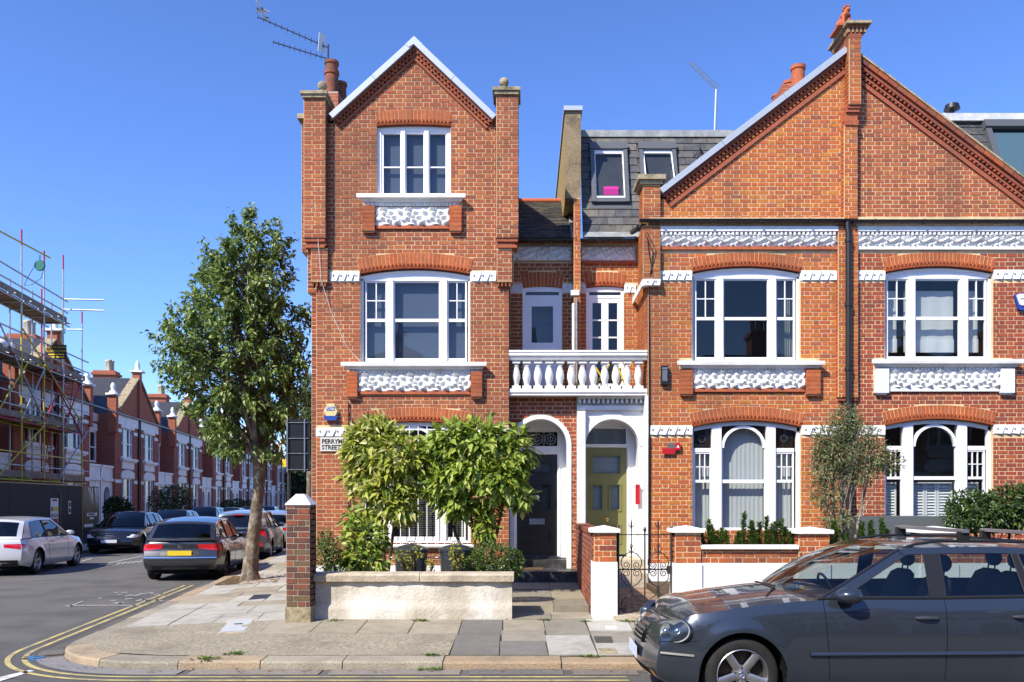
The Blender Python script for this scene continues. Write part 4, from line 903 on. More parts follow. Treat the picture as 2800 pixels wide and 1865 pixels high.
# recess, first floor left: frieze in shade, door-window, slate roof
relief(corner, 'carved_frieze', X(1396, D2), XP-0.1, Z(714, D2), Z(676, D2), D2-0.06, leafy, 4, 14, 0.05)
slant_course(corner, X(1392, D2)+0.02, X(1429, D2), Z(802, D2), Z(777, D2), D2); slant_course(corner, X(1538, D2), XP-0.06, Z(802, D2), Z(777, D2), D2)
def balcony_window(root, px0, px1, label, single_pane=True):
    x0, x1 = X(px0, D2), X(px1, D2); zt, zb = Z(787, D2), zfl; yf = D2+0.03; m = MB()
    head_panel(m, (x0+x1)/2, (x1-x0)/2-0.002, zt, 0.03, zt-0.06, yf, yf+0.1); ring(m, x0+0.002, x1-0.002, zb, zt-0.055, yf, yf+0.1, 0.06, 0.06, 0.05, 0.02)
    zr = zt-0.20; m.box(x0+0.06, x1-0.06, yf, yf+0.09, zr, zr+0.055)
    w = m.build('balcony_door', 'white_frame', root); pane(w, x0+0.06, x1-0.06, zr+0.055, zt-0.075, yf+0.04, 'glass_dark')
    if single_pane:
        q = MB(); ring(q, x0+0.06, x1-0.06, zb+0.05, zr, yf+0.01, yf+0.07, 0.125, 0.125, 0.85, 0.17); q.build('door_leaf', 'white_frame', w); pane(w, x0+0.185, x1-0.185, zb+0.9, zr-0.17, yf+0.04, 'glass')
        MB().face([(x0, yf+0.3, zb), (x1, yf+0.3, zb), (x1, yf+0.3, zt), (x0, yf+0.3, zt)]).build('blind', 'blind_grey', w)
    else:
        xm = (x0+x1)/2; q = MB()
        for a, b in ((x0+0.06, xm-0.001), (xm+0.001, x1-0.06)):
            ring(q, a, b, zb+0.05, zr, yf+0.01, yf+0.07, 0.07, 0.07, 0.25, 0.10)
            for k in (1, 2, 3): zz = zb+0.3+(zr-0.1-zb-0.3)*k/4; q.box(a+0.07, b-0.07, yf+0.02, yf+0.06, zz-0.014, zz+0.014)
            pane(w, a+0.07, b-0.07, zb+0.3, zr-0.1, yf+0.04, 'glass_dark')
        q.build('door_leaf', 'white_frame', w)
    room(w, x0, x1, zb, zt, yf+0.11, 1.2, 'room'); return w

balcony_window(corner, 1429, 1537, '')
SLP = [(0.075, 0.07, 0.066), (0.10, 0.088, 0.07), (0.062, 0.063, 0.068), (0.135, 0.11, 0.075), (0.055, 0.052, 0.05)]
slates(corner, 'slate_roof', X(1395, D2), 0.97, 7.16, 16.98, 8.66, 19.2, 0.24, 0.105, SLP)
mb = MB(); mb.tube([(X(1395, D2), 19.2, 8.70), (0.95, 19.2, 8.70)], 0.06, 8); mb.build('ridge_tile', 'terracotta', corner, smooth=True)
gutter(corner, X(1395, D2), 1.0, 16.93, 7.13)
mb = MB(); mb.obox((0.90, 16.96, 7.16), (0.09, 0, 0), (0, 2.24, 1.51), (0, -0.03, 0.05)); mb.build('lead_flashing', 'lead', corner)
# porch left: arch surround, side linings, door and steps
def porch_arch(root, g, y, w=0.085, m='white', proj=0.03):
    Rr = g['a']; cx = g['cx']; zs = g['zs']; o = MB(); n = 28
    outer = [(cx-(Rr+w)*math.cos(math.pi*i/n), zs+(Rr+w)*math.sin(math.pi*i/n)) for i in range(n+1)]; inner = [(cx-(Rr-0.001)*math.cos(math.pi*i/n), zs+(Rr-0.001)*math.sin(math.pi*i/n)) for i in range(n+1)]
    for i in range(n): o.extr([(outer[i][0], y-proj, outer[i][1]), (outer[i+1][0], y-proj, outer[i+1][1]), (inner[i+1][0], y-proj, inner[i+1][1]), (inner[i][0], y-proj, inner[i][1])], (0, proj+0.26, 0))
    for sg in (-1, 1): a, b = sorted((cx+sg*(Rr-0.001), cx+sg*(Rr+w))); o.box(a, b, y-proj, y+0.26, 0.55, zs)
    return o.build('arch_surround', m, root)
porch_arch(corner, pa1, D3)
def lobby(root, x0, x1, zt, zf):
    mb = MB(); mb.box(x0-0.06, x0, D3+0.255, D4+0.15, zf, zt); mb.box(x1, x1+0.06, D3+0.255, D4+0.15, zf, zt); mb.box(x0-0.06, x1+0.06, D3+0.255, D4+0.15, zt, zt+0.05); return mb.build('porch_lining', 'white', root)
lobby(corner, pa1['cx']-0.52, pa1['cx']+0.52, Z(1140, D3), 0.6)
def door_wall(root, x0, x1, d0, d1, zt, zdoor, zthr, fan0, fan1, y):
    """timber screen round a door with a glazed light above"""
    m = MB(); m.box(x0, d0, y, y+0.08, zthr, zt); m.box(d1, x1, y, y+0.08, zthr, zt); m.box(d0, d1, y+0.0015, y+0.08, zdoor, fan0); m.box(d0, d1, y+0.0015, y+0.08, fan1, zt)
    m.box(d0-0.05, d0-0.02, y-0.02, y, zthr, zdoor+0.03); m.box(d1+0.02, d1+0.05, y-0.02, y, zthr, zdoor+0.03); m.box(d0-0.05, d1+0.05, y-0.025, y, zdoor+0.03, zdoor+0.06)
    return m.build('door_frame', 'white_frame', root)
def panelled_door(root, x0, x1, z0, z1, y, m, top, mid, low, glass_low=True, gm='glass'):
    """door leaf with raised mouldings; top/mid/low = (z fractions) of its panels"""
    W, H = x1-x0, z1-z0; d = MB(); st = 0.105
    d.box(x0, x0+st, y, y+0.05, z0, z1); d.box(x1-st, x1, y, y+0.05, z0, z1); zz = [0, *low, *mid, *top, 1]
    for a, b in ((0, low[0]), (low[1], mid[0]), (mid[1], top[0]), (top[1], 1)): d.box(x0+st, x1-st, y+0.001, y+0.05, z0+H*a, z0+H*b)
    xm = (x0+x1)/2; d.box(xm-0.055, xm+0.055, y+0.001, y+0.05, z0+H*mid[0], z0+H*mid[1]); d.box(x0+st, x1-st, y+0.028, y+0.045, z0+H*low[0], z0+H*low[1])
    def mould(a, b, c, e):
        ring(d, a, b, c, e, y-0.016, y+0.02, 0.022, 0.022, 0.022, 0.022); ring(d, a+0.022, b-0.022, c+0.022, e-0.022, y+0.004, y+0.03, 0.018, 0.018, 0.018, 0.018)
    mould(x0+st-0.005, x1-st+0.005, z0+H*top[0]-0.005, z0+H*top[1]+0.005); mould(x0+st-0.005, xm-0.05, z0+H*mid[0]-0.005, z0+H*mid[1]+0.005); mould(xm+0.05, x1-st+0.005, z0+H*mid[0]-0.005, z0+H*mid[1]+0.005); mould(x0+st-0.005, x1-st+0.005, z0+H*low[0]-0.005, z0+H*low[1]+0.005)
    o = d.build('front_door', m, root)
    for a, b, c, e in ((x0+st, x1-st, top[0], top[1]), (x0+st, xm-0.055, mid[0], mid[1]), (xm+0.055, x1-st, mid[0], mid[1])):
        pane(o, a, b, z0+H*c, z0+H*e, y+0.03, gm); MB().face([(a, y+0.07, z0+H*c), (b, y+0.07, z0+H*c), (b, y+0.07, z0+H*e), (a, y+0.07, z0+H*e)]).build('obscured_glass', 'door_glass_black' if m == 'black_door' else 'door_glass_pale', o)
    return o

b0, b1, bz0, bz1 = X(1413, D4), X(1524, D4), Z(1519, D4), Z(1242, D4)
door_wall(corner, pa1['cx']-0.53, pa1['cx']+0.53, b0, b1, Z(1132, D3), bz1, bz0-0.04, Z(1220, D4), Z(1181, D4), D4)
bd = panelled_door(corner, b0+0.004, b1-0.004, bz0, bz1-0.004, D4+0.03, 'black_door', (0.81, 0.925), (0.44, 0.715), (0.13, 0.26))
mb = MB(); mb.box((b0+b1)/2-0.155, (b0+b1)/2+0.155, D4+0.018, D4+0.03, Z(1434, D4), Z(1418, D4)); mb.box((b0+b1)/2-0.12, (b0+b1)/2+0.12, D4+0.010, D4+0.018, Z(1432, D4), Z(1420, D4)); mb.build('letterbox', 'chrome', bd)
mb = MB(); mb.lathe([(0.045, 0), (0.045, 0.012), (0.02, 0.02), (0.02, 0.03), (0.04, 0.045), (0.03, 0.06)], (0, 0, 0), 16, M=Matrix.Rotation(R(90), 3, 'X')); mb.v = [(x+(b0+b1)/2, y+D4+0.03, z+Z(1360, D4)) for x, y, z in mb.v]; mb.build('door_knob', 'print_white', bd, smooth=True, auto=40)
fl = MB(); zc = (Z(1220, D4)+Z(1181, D4))/2; fz0, fz1 = Z(1219, D4), Z(1182, D4)     # pierced fanlight
for kx in (0.17, 0.5, 0.83):
    cx = b0+(b1-b0)*kx
    for rr in (0.105, 0.05): fl.tube([(cx+rr*math.cos(t*math.pi/8), D4+0.03, zc+rr*math.sin(t*math.pi/8)) for t in range(17)], 0.012, 5)
    fl.box(cx-0.006, cx+0.006, D4+0.03, D4+0.04, fz0, fz1)
for kx in (0.335, 0.665): cx = b0+(b1-b0)*kx; fl.box(cx-0.02, cx-0.008, D4+0.03, D4+0.04, fz0, fz1); fl.box(cx+0.008, cx+0.02, D4+0.03, D4+0.04, fz0, fz1)
fan = fl.build('fanlight_tracery', 'lead', corner); pane(corner, b0, b1, fz0, fz1, D4+0.055, 'glass_dark'); MB().face([(b0, D4+0.09, fz0), (b1, D4+0.09, fz0), (b1, D4+0.09, fz1), (b0, D4+0.09, fz1)]).build('fanlight_backing', 'room', corner)
mb = MB(); mb.box(X(1405, D3), X(1573, D3), 15.55, 16.45, 0.2, 0.545); mb.box(X(1407, D3)+0.02, X(1571, D3), 16.38, D4+0.2, 0.2, 0.70); mb.box(b0-0.04, b1+0.04, D4-0.12, D4+0.1, 0.70, 0.745); mb.build('doorstep', 'doorstep', corner)

MB().box(X(1415, D3), X(1485, D3), 15.85, 16.3, 0.55, 0.565).build('doormat', 'doormat', corner); 
# chimney of the corner house
mb = MB(); mb.box(X(884, 18), X(936, 18), 17.6, 18.6, Z(420, 18), Z(279, 18)); mb.build('chimney_stack', 'far_red', corner); MB().box(X(886, 18), X(934, 18), 17.65, 18.5, Z(282, 18), Z(272, 18)).build('chimney_flaunching', 'far_stone', corner)
mb = MB(); mb.lathe([(0.145, 0), (0.14, 0.5), (0.16, 0.52), (0.16, 0.60), (0.135, 0.61), (0.135, 0.72), (0.155, 0.74), (0.155, 0.80), (0.11, 0.80), (0.11, 0.3)], (X(907, 18), 18.0, Z(272, 18)), 16); mb.build('chimney_pot', 'pot', corner, smooth=True, auto=40)
mb = MB(); mb.lathe([(0.13, 0), (0.12, 0.45), (0.14, 0.46), (0.14, 0.52), (0.10, 0.52), (0.10, 0.2)], (X(922, 18), 18.35, Z(272, 18)), 16); mb.build('chimney_pot', 'pot', corner, smooth=True, auto=40)
# thin cable down the front
MB().tube([(X(868), F-0.18, Z(560)), (X(882), F-0.11, Z(770)), (X(905), F-0.02, Z(850)), (X(950), F-0.02, Z(950)), (X(985), F-0.02, Z(988))], 0.006, 5).build('cable', 'sign_white', corner)
MB().tube([(X(954), F-0.03, Z(1100)), (X(954), F-0.03, Z(1470))], 0.012, 6).build('cable', 'iron', corner)

# ------------------------------------------------------------------ the party wall between the roofs, and the shared balcony
pw = MB(); zt = 9.80
pw.box(X(1546, 17.2), X(1588, 17.2), 17.15, 23.4, Z(545, 17.2), zt)
middle = thing('terraced_house', 'orange brick house with olive green front door under left half of wide gable', 'house', (X(2040), F, 0.2))
pwo = pw.build('party_wall', 'pebbledash', middle)
MB().box(X(1546, 17.2)-0.006, X(1546, 17.2)+0.1, 17.25, 23.3, 8.0, zt-0.03).build('stock_brick_face', 'stock_brick', middle)

MB().box(X(1541, 17.2), X(1592, 17.2), 17.1, 23.4, zt, zt+0.09).build('party_wall_coping', 'zinc', middle)
H2 = House(middle)
H2.pier(X(1569, 16.9), X(1587, 16.9), 16.88, 17.25, zfl, Z(547, 17), PAL_ORANGE, W_ORANGE)
# recessed first-floor wall (right half)
XR = X(1772)
H2.face('x', D2, -1, lambda z: (XP+0.002, XR), [arch_hole(X(1654, D2), 0.385, Z(787, D2), 0.035, 0.29, zfl), rect_hole(XP, X(1602, D2), Z(802, D2), Z(777, D2)), rect_hole(X(1707, D2), XR, Z(802, D2), Z(777, D2)), rect_hole(XP, XR, Z(714, D2), Z(672, D2))], zfl, Z(660, D2), PAL_ORANGE, W_ORANGE, t=0.2)
# return wall of the middle house facing left, corner pier with its string course
H2.face('y', XR, -1, lambda z: (F+0.03, D2), [], 0.2, Z(622), PAL_ORANGE, W_ORANGE, t=0.2)
H2.pier(X(1756), X(1803), F-0.10, D2-0.9, Z(772), Z(622), PAL_ORANGE, W_ORANGE, right=True)
H2.pier(X(1756), X(1803), F-0.10, F+0.4, Z(605), Z(510), PAL_ORANGE, W_ORANGE)
MB().box(X(1741), X(1816), F-0.2, F+0.5, Z(500), Z(487)).build('pier_cap', 'lichen_stone', middle); MB().box(X(1748), X(1810), F-0.15, F+0.45, Z(510), Z(500)).build('pier_cap_bed', 'lichen_stone', middle)
def gab_l(z): return X(1800+(523-(CY-(z-CAMZ)*145.02))*510/390+40)
def out2(z):
    if z > Z(600): 
        a = X(1800+(523-(1370-(z-CAMZ)*145.02))*1.308); return (max(X(1772), a+0.2), X(2318)) if a+0.2 < X(2318) else None
    return (X(1772), X(2318))
fw2 = dict(cx=X(2040), a=1.022, zs=Z(745), rise=0.11, t=0.265); gw2 = dict(cx=X(2041), a=1.024, zs=Z(1168), rise=0.125, t=0.265)
def trim_holes(x0, x1, f, g, bl0, bl1, gy): return [arch_hole(**f, z0=Z(989)), arch_hole(**g, z0=Z(1450)), rect_hole(X(x0), X(x1), Z(684), Z(622)), rect_hole(X(x0), f['cx']-f['a']+0.001, Z(768), Z(741)), rect_hole(f['cx']+f['a']-0.001, X(x1), Z(768), Z(741)), rect_hole(X(x0)-0.4, g['cx']-g['a']+0.001, Z(1190), Z(1164)), rect_hole(g['cx']+g['a']-0.001, X(x1)+0.3, Z(1190), Z(1164)), rect_hole(X(bl0), X(bl1), Z(1015), Z(989))]
H2.face('x', F, -1, out2, trim_holes(1804, 2288, fw2, gw2, 1857, 2239, 0), 0.2, Z(146), PAL_ORANGE, W_ORANGE, t=0.24)
# pilaster on the party line, and the pillar that rises through the gable apex
H2.pier(X(2287), X(2341), F-0.09, F+0.1, Z(1088), Z(622), PAL_ORANGE, W_ORANGE)
H2.pier(X(2301), X(2337), F-0.13, F+0.3, Z(605), Z(352), PAL_ORANGE, W_ORANGE); H2.pier(X(2309), X(2341), F-0.23, F+0.5, Z(300), Z(122), PAL_ORANGE, W_ORANGE)
mb = MB(); mb.box(X(2303), X(2339), F-0.16, F+0.1, Z(352), Z(340), 0, (0.36, 0.1, 0.05)); mb.box(X(2302), X(2337), F-0.14, F+0.1, Z(340), Z(318), 0, (0.4, 0.11, 0.05)); mb.box(X(2304), X(2340), F-0.18, F+0.1, Z(318), Z(309), 0, (0.36, 0.1, 0.05)); mb.box(X(2307), X(2341), F-0.20, F+0.1, Z(309), Z(300), 0, (0.33, 0.09, 0.05)); mb.box(X(2290), X(2338), F-0.07, F+0.1, Z(1097), Z(1088), 0, (0.33, 0.09, 0.05)); mb.build('pillar_corbel', 'brick', middle)
H2.face('y', X(2309), -1, lambda z: (F-0.2, 16.55), [], Z(180), Z(122), PAL_ORANGE, W_ORANGE, t=0.2)
wall2 = H2.finish(prefer=lambda b: b[4] > 1.3 and b[2] < F)
MB().box(X(2297), X(2365), F-0.33, F+0.65, Z(89), Z(82)).build('pillar_cap', 'lichen_stone', middle)
mb = MB(); mb.box(X(2303), X(2358), F-0.27, F+0.6, Z(96), Z(89), 0, (0.3, 0.09, 0.05))
for i in range(5): a = X(2304)+i*0.075; mb.box(a, a+0.04, F-0.26, F-0.2, Z(108), Z(96), 0, (0.45, 0.3, 0.15))
for i in range(9): a = F-0.2+i*0.085; mb.box(X(2303), X(2308), a, a+0.045, Z(108), Z(96), 0, (0.35, 0.2, 0.1))
mb.box(X(2308), X(2343), F-0.24, F+0.52, Z(122), Z(96), 0, (0.33, 0.09, 0.05)); mb.build('pillar_dentils', 'brick', middle)
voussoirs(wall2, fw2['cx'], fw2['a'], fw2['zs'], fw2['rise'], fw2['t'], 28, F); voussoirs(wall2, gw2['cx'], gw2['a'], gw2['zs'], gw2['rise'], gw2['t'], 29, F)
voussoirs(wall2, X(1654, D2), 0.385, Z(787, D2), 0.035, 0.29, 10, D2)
verge(middle, X(1800), Z(523), X(2303), Z(138), F, 'zinc', PAL_ORANGE, nseg=3, k=0.84)
first_floor_window(middle, X(1892), X(2188), Z(746), 0.12, Z(989), F, fill='dark'); ground_window(middle, X(1893), X(2190), Z(1169), 0.13, Z(1462), F, fill='blind')
mwin = [o for o in middle.children if o.name.startswith('window')][0]
cloth(mwin, 'curtain', X(1896), X(1918), Z(985), Z(755), F+0.42, 'curtain', 4, 0.02); cloth(mwin, 'curtain', X(2136), X(2184), Z(985), Z(755), F+0.34, 'curtain', 7, 0.03)
sill_set(middle, 1848, 2247, 989, 1892, 2200, 1015, 1063, 1857, 2239, 1084, 5)
for (a, b, z0, z1) in ((1804, 1892, 768, 741), (2188, 2287, 768, 741), (1773, 1893, 1190, 1164), (2190, 2310, 1190, 1164)): slant_course(middle, X(a), X(b), Z(z0), Z(z1), F)
# string course returning round the corner pier
for (a, b, yy) in ((1757, 1803, F-0.10),): slant_course(middle, X(a), X(b), Z(785), Z(767), yy)
MB().box(X(1757)-0.02, X(1757), F-0.1, D2, Z(785), Z(767)).build('string_course_return', 'white', middle); slant_course(middle, X(1707, D2), XR-0.05, Z(802, D2), Z(777, D2), D2); slant_course(middle, XP+0.08, X(1602, D2), Z(802, D2), Z(777, D2), D2)
def frieze(root, a, b, tiles, white_ledge):
    relief(root, 'carved_frieze', X(a), X(b), Z(675), Z(636), F-0.02, leafy, tiles, 18, 0.085)
    mb = MB(); mb.box(X(a), X(b), F-0.10, F+0.1, Z(636), Z(623)); x = X(a)+0.01
    while x < X(b)-0.05: mb.box(x, x+0.04, F-0.085, F+0.02, Z(645), Z(636)); x += 0.083
    mb.build('frieze_cornice', 'white', root); MB().box(X(a)+0.002, X(b)-0.002, F-0.05, F+0.05, Z(684), Z(675)-0.002).build('frieze_ledge', 'white' if white_ledge else 'terracotta', root)
frieze(middle, 1804, 2287, 11, False)
relief(middle, 'carved_frieze', X(1589, D2), XR-0.06, Z(714, D2), Z(676, D2), D2-0.04, leafy, 4, 16, 0.05); MB().box(X(1589, D2), XR-0.06, D2-0.05, D2+0.02, Z(722, D2), Z(714, D2)).build('frieze_ledge', 'terracotta', middle)
balcony_window(middle, 1603, 1706, '', False)
gutter(middle, X(1745), X(2320), F-0.16, Z(608)); gutter(middle, 1.02, X(1742, 16.9), 16.95, 7.13)
MB().box(X(1772), X(2305), F-0.11, F+0.02, Z(606), Z(600)).build('gable_ledge', 'mortar', middle)
downpipe(middle, [(X(2309), F-0.15, Z(614)), (X(2311), F-0.16, Z(650)), (X(2311), F-0.16, 0.3)], 0.052); downpipe(middle, [(X(1752, 16.4), 16.0, Z(612, 16)), (X(1750, 16.4), 16.3, Z(625, 16.4)), (X(1728, 16.9), 16.9, 7.25)], 0.05, 'black_plastic', 'gutter_outlet')
for k, (a, b) in enumerate(((1766, 1790), (1762, 1782), (1768, 1771))):
    MB().tube([(X(a), F-0.13, Z(640+8*k)), (X(b), F-0.125, Z(690)), (X(1776+2*k), F-0.125, Z(745)), (X(1774), F-0.025, Z(800)), (X(1774+k), F-0.025, Z(1000)), (X(1774+k), F-0.025, Z(1180)), (X(1772.5+k*1.5), F-0.045, Z(1200)), (X(1772.5+k*1.5), F-0.03, 0.5)], 0.007, 5).build('cable', 'black_plastic', middle)
# mansard with two roof windows
MSP = [(0.075, 0.076, 0.082), (0.10, 0.097, 0.095), (0.062, 0.064, 0.07), (0.125, 0.115, 0.10), (0.09, 0.082, 0.078)]
my0, mz0, my1, mz1 = 17.10, 7.30, 17.95, 9.62
def mansard_x(px, t): return X(px, my0+(my1-my0)*t)
slates(middle, 'mansard', X(1592, 17.2), X(2010, 17.6), mz0, my0, mz1, my1, 0.34, 0.19, MSP, gaps=[(X(1630, 17.5), X(1712, 17.5), 0.29, 0.92), (X(1757, 17.5), X(1848, 17.5), 0.29, 0.92)])
def roof_window(root, pxa, pxb, f0, f1, open_a=0.0, goods=False):
    d = Vector((0, my1-my0, mz1-mz0)); a0 = Vector((0, my0, mz0)); nrm = Vector((0, -d.normalized().z, d.normalized().y)); x0, x1 = X(pxa, 17.5), X(pxb, 17.5)
    P = lambda x, f, h: Vector((x, 0, 0))+a0+d*f+nrm*h
    mb = MB(); w = 0.085
    def bar(xa, xb, fa, fb, h0, h1): mb.obox(P(xa, fa, h0), (xb-xa, 0, 0), d*(fb-fa), nrm*(h1-h0))
    bar(x0, x0+w, f0, f1, 0, 0.11); bar(x1-w, x1, f0, f1, 0, 0.11); bar(x0+w, x1-w, f0, f0+0.04, 0, 0.10); bar(x0-0.01, x1+0.01, f1-0.07, f1, 0, 0.13); bar(x0-0.05, x1+0.05, f0-0.045, f0, 0.0, 0.03)
    o = mb.build('roof_window', 'window_grey', root)
    q = MB(); g = 0.02; dd = d*(f1-f0-0.11)
    if open_a: 
        pv = P(x0+w, f1-0.07, 0.02); ang = open_a; dir_ = (Matrix.Rotation(-ang, 3, 'X') @ (-dd)); n2 = Matrix.Rotation(-ang, 3, 'X') @ nrm
        org = pv+dir_; U = -dir_
    else: org = P(x0+w, f0+0.04, 0.03); U = dd; n2 = nrm
    Wd = x1-x0-2*w
    q.obox(org, (g, 0, 0), U, n2*0.04); q.obox(org+Vector((Wd-g, 0, 0)), (g, 0, 0), U, n2*0.04); q.obox(org+Vector((g, 0, 0)), (Wd-2*g, 0, 0), U*0.05, n2*0.04); q.obox(org+Vector((g, 0, 0))+U*0.93, (Wd-2*g, 0, 0), U*0.07, n2*0.04); q.build('sash', 'white_frame', o)
    c = [org+Vector((g, 0, 0))+U*0.05, org+Vector((Wd-g, 0, 0))+U*0.05, org+Vector((Wd-g, 0, 0))+U*0.93, org+Vector((g, 0, 0))+U*0.93]
    MB().face([p+n2*0.02 for p in c]).build('pane', 'glass', o); MB().face([c[0].lerp(c[3], 0.86)-n2*0.06, c[1].lerp(c[2], 0.86)-n2*0.06, c[2]-n2*0.06, c[3]-n2*0.06]).build('rolled_blind', 'blind_white', o)
    rm = MB(); y_ = my0+0.9; rm.box(x0, x1, y_+0.3, y_+0.35, mz0, mz1); rm.build('room_interior', 'room', o)
    return o

rw = roof_window(middle, 1616, 1718, 0.285, 0.90); roof_window(middle, 1751, 1853, 0.285, 0.90, open_a=0.16)
mb = MB(); mb.box(X(1592, 17.2), X(2010, 17.9), my1-0.06, my1+0.6, mz1-0.02, mz1+0.12); mb.build('roof_edge_lead', 'lead', middle)
MB().obox((X(1592, 17.2), my0-0.14, mz0-0.12), (X(1748, 17.1)-X(1592, 17.2), 0, 0), (0, 0.14, 0.16), (0, 0.02, -0.02)).build('lead_apron', 'lead', middle)
pb = single(MB().box(X(1650, 17.5), X(1690, 17.5), 17.42, 17.6, Z(537, 17.5), Z(514, 17.5)), 'storage_box', 'pink', 'bright pink box standing inside the attic roof window', 'box')
mb = MB()
for k in range(7): mb.tube([(X(1898, 17.4)+0.05*k, 17.42-0.02*k, Z(430+k*3, 17.4)), (X(1915, 17.4)+0.03*math.sin(k*2), 17.38, Z(405+6*(k % 3), 17.4)), (X(1925, 17.4), 17.40, Z(425+4*k, 17.4))], 0.012, 5)
mb.build('roof_cable', 'black_plastic', middle)
# chimney pots behind the gable
for (px, py0, py1, D) in ((2182, 262, 182, 20.5), (2160, 290, 225, 21.2), (2130, 300, 262, 22.0)):
    mb = MB(); h = Z(py1, D)-Z(py0, D); r = 19*D/FPX; mb.lathe([(r*0.95, -0.6), (r*0.92, h*0.86), (r*1.06, h*0.88), (r*1.06, h), (r*0.85, h), (r*0.8, h*0.5)], (X(px, D), D, Z(py0, D)), 18); mb.build('chimney_pot', 'terracotta', middle, smooth=True, auto=40)
MB().box(X(2105, 21), X(2215, 21), 20, 22.5, 8.0, Z(285, 21)).build('chimney_stack', 'far_red', middle)
# porch right: white arch, green door
pa2 = dict(cx=X(1674, D3), a=0.512, zs=Z(1219, D3), rise=0.5119, t=0.10); wx0, wx1, wzt = X(1577, D3), XR+0.0, Z(1080, D3)
def white_porch(root):
    mb = MB(); c = pa2['cx']; r = pa2['a']; zs = pa2['zs']; n = 28; zt = wzt
    arcp = [(c-r*math.cos(math.pi*i/n), zs+r*math.sin(math.pi*i/n)) for i in range(n+1)]
    mb.box(wx0+0.002, c-r, D3, D3+0.25, 0.2, zs); mb.box(c+r, wx1-0.003, D3, D3+0.25, 0.2, zs)
    for i in range(n):
        (xa, za), (xb, zb) = arcp[i], arcp[i+1]; mb.xz([(xa, za), (xb, zb), (xb, zt), (xa, zt)], D3, D3+0.25)
    mb.box(wx0+0.002, c-r, D3, D3+0.25, zs, zt); mb.box(c+r, wx1-0.003, D3, D3+0.25, zs, zt)
    o = mb.build('porch_front', 'white', root)
    q = MB(); q.box(wx0+0.002, wx0+0.16, D3-0.10, D3+0.02, 0.2, Z(1125, D3)); q.box(wx0+0.002, wx1-0.005, D3-0.07, D3+0.02, Z(1122, D3), Z(1110, D3)); q.box(wx0+0.002, wx1-0.005, D3-0.16, D3+0.02, Z(1092, D3), Z(1080, D3))
    x = wx0+0.03
    while x < wx1-0.06: q.box(x, x+0.045, D3-0.12, D3, Z(1104, D3), Z(1093, D3)); x += 0.09
    q.build('porch_cornice', 'white', root)
    arc = MB(); ro = r+0.10
    for i in range(n):
        t0, t1 = math.pi*i/n, math.pi*(i+1)/n; P = lambda rr, t: (c-rr*math.cos(t), D3-0.018, zs+rr*math.sin(t)); arc.extr([P(r, t0), P(r, t1), P(ro, t1), P(ro, t0)], (0, 0.06, 0))
    arc.build('arch_moulding', 'white', root)
white_porch(middle)
lobby(middle, pa2['cx']-0.525, pa2['cx']+0.525, Z(1140, D3), 0.4)
g0, g1, gz0, gz1 = X(1602, D4), X(1714, D4), Z(1516, D4), Z(1223, D4)
door_wall(middle, pa2['cx']-0.53, pa2['cx']+0.53, g0, g1, Z(1132, D3), gz1, gz0-0.04, Z(1214, D4), Z(1171, D4), D4); pane(middle, g0, g1, Z(1214, D4), Z(1171, D4), D4+0.05, 'glass'); MB().face([(g0, D4+0.1, Z(1214, D4)), (g1, D4+0.1, Z(1214, D4)), (g1, D4+0.1, Z(1171, D4)), (g0, D4+0.1, Z(1171, D4))]).build('fanlight_backing', 'door_glass_pale', middle)
gd = panelled_door(middle, g0+0.004, g1-0.004, gz0, gz1-0.004, D4+0.03, 'olive_door', (0.745, 0.935), (0.405, 0.66), (0.10, 0.28))
mb = MB(); mb.lathe([(0.03, 0), (0.03, 0.01), (0.014, 0.015), (0.014, 0.045), (0.036, 0.06), (0.036, 0.085), (0.02, 0.095)], (0, 0, 0), 14, M=Matrix.Rotation(R(90), 3, 'X')); mb.v = [(x+(g0+g1)/2, y+D4+0.03, z+Z(1421, D4)) for x, y, z in mb.v]; mb.build('door_knob', 'brass', gd, smooth=True, auto=40)
MB().box(wx0+0.1, wx1-0.05, 15.9, D4+0.2, 0.2, gz0-0.045).build('doorstep', 'coping_stone', middle); MB().box(wx0+0.1, wx1-0.05, 15.5, 15.91, 0.2, 0.5).build('doorstep', 'coping_stone', middle)
MB().box(XR-0.05, XR+0.003, F-0.02, D3+0.1, 0.2, Z(1082)).build('painted_corner', 'white', middle)
MB().box(X(1772), X(2318), F-0.03, F+0.1, 0.2, Z(1540)).build('plinth', 'white_render', middle)
# balcony over the two doors: handrail, twelve turned balusters, base
bal = thing('balcony', 'white stone balcony with twelve turned balusters over the two front doors', 'balcony', (0.98, F+0.3, Z(1076)))
byf = F+0.06
def moulded(name, prof, x0, x1, m='white', parent=bal):
    mb = MB(); n = len(prof); Lp = [(x0, byf+p[0], p[1]) for p in prof]; Rp = [(x1, byf+p[0], p[1]) for p in prof]
    mb.polys(Lp+Rp, [(i, (i+1) % n, n+(i+1) % n, n+i) for i in range(n)]+[tuple(range(n-1, -1, -1)), tuple(range(n, 2*n))]); return mb.build(name, m, parent)
za, zb_ = Z(957), Z(983)
moulded('handrail', [(-0.05, za), (-0.06, za-0.035), (-0.045, za-0.055), (-0.05, za-0.07), (-0.05, za-0.10), (-0.03, za-0.12), (0.0, zb_-0.0), (0.22, zb_), (0.26, za-0.12), (0.27, za)], X(1391)+0.003, XR-0.012)
zc_, zd_ = Z(1062), Z(1080)
moulded('base_slab', [(-0.03, zc_), (-0.03, zc_-0.07), (-0.01, zc_-0.085), (-0.01, zd_), (0.6, zd_), (0.6, zc_)], X(1391)+0.003, XR-0.012)
MB().box(X(1391)+0.003, XR-0.012, byf+0.6, D2+0.05, zd_-0.02, zc_-0.03).build('balcony_floor', 'lead', bal)
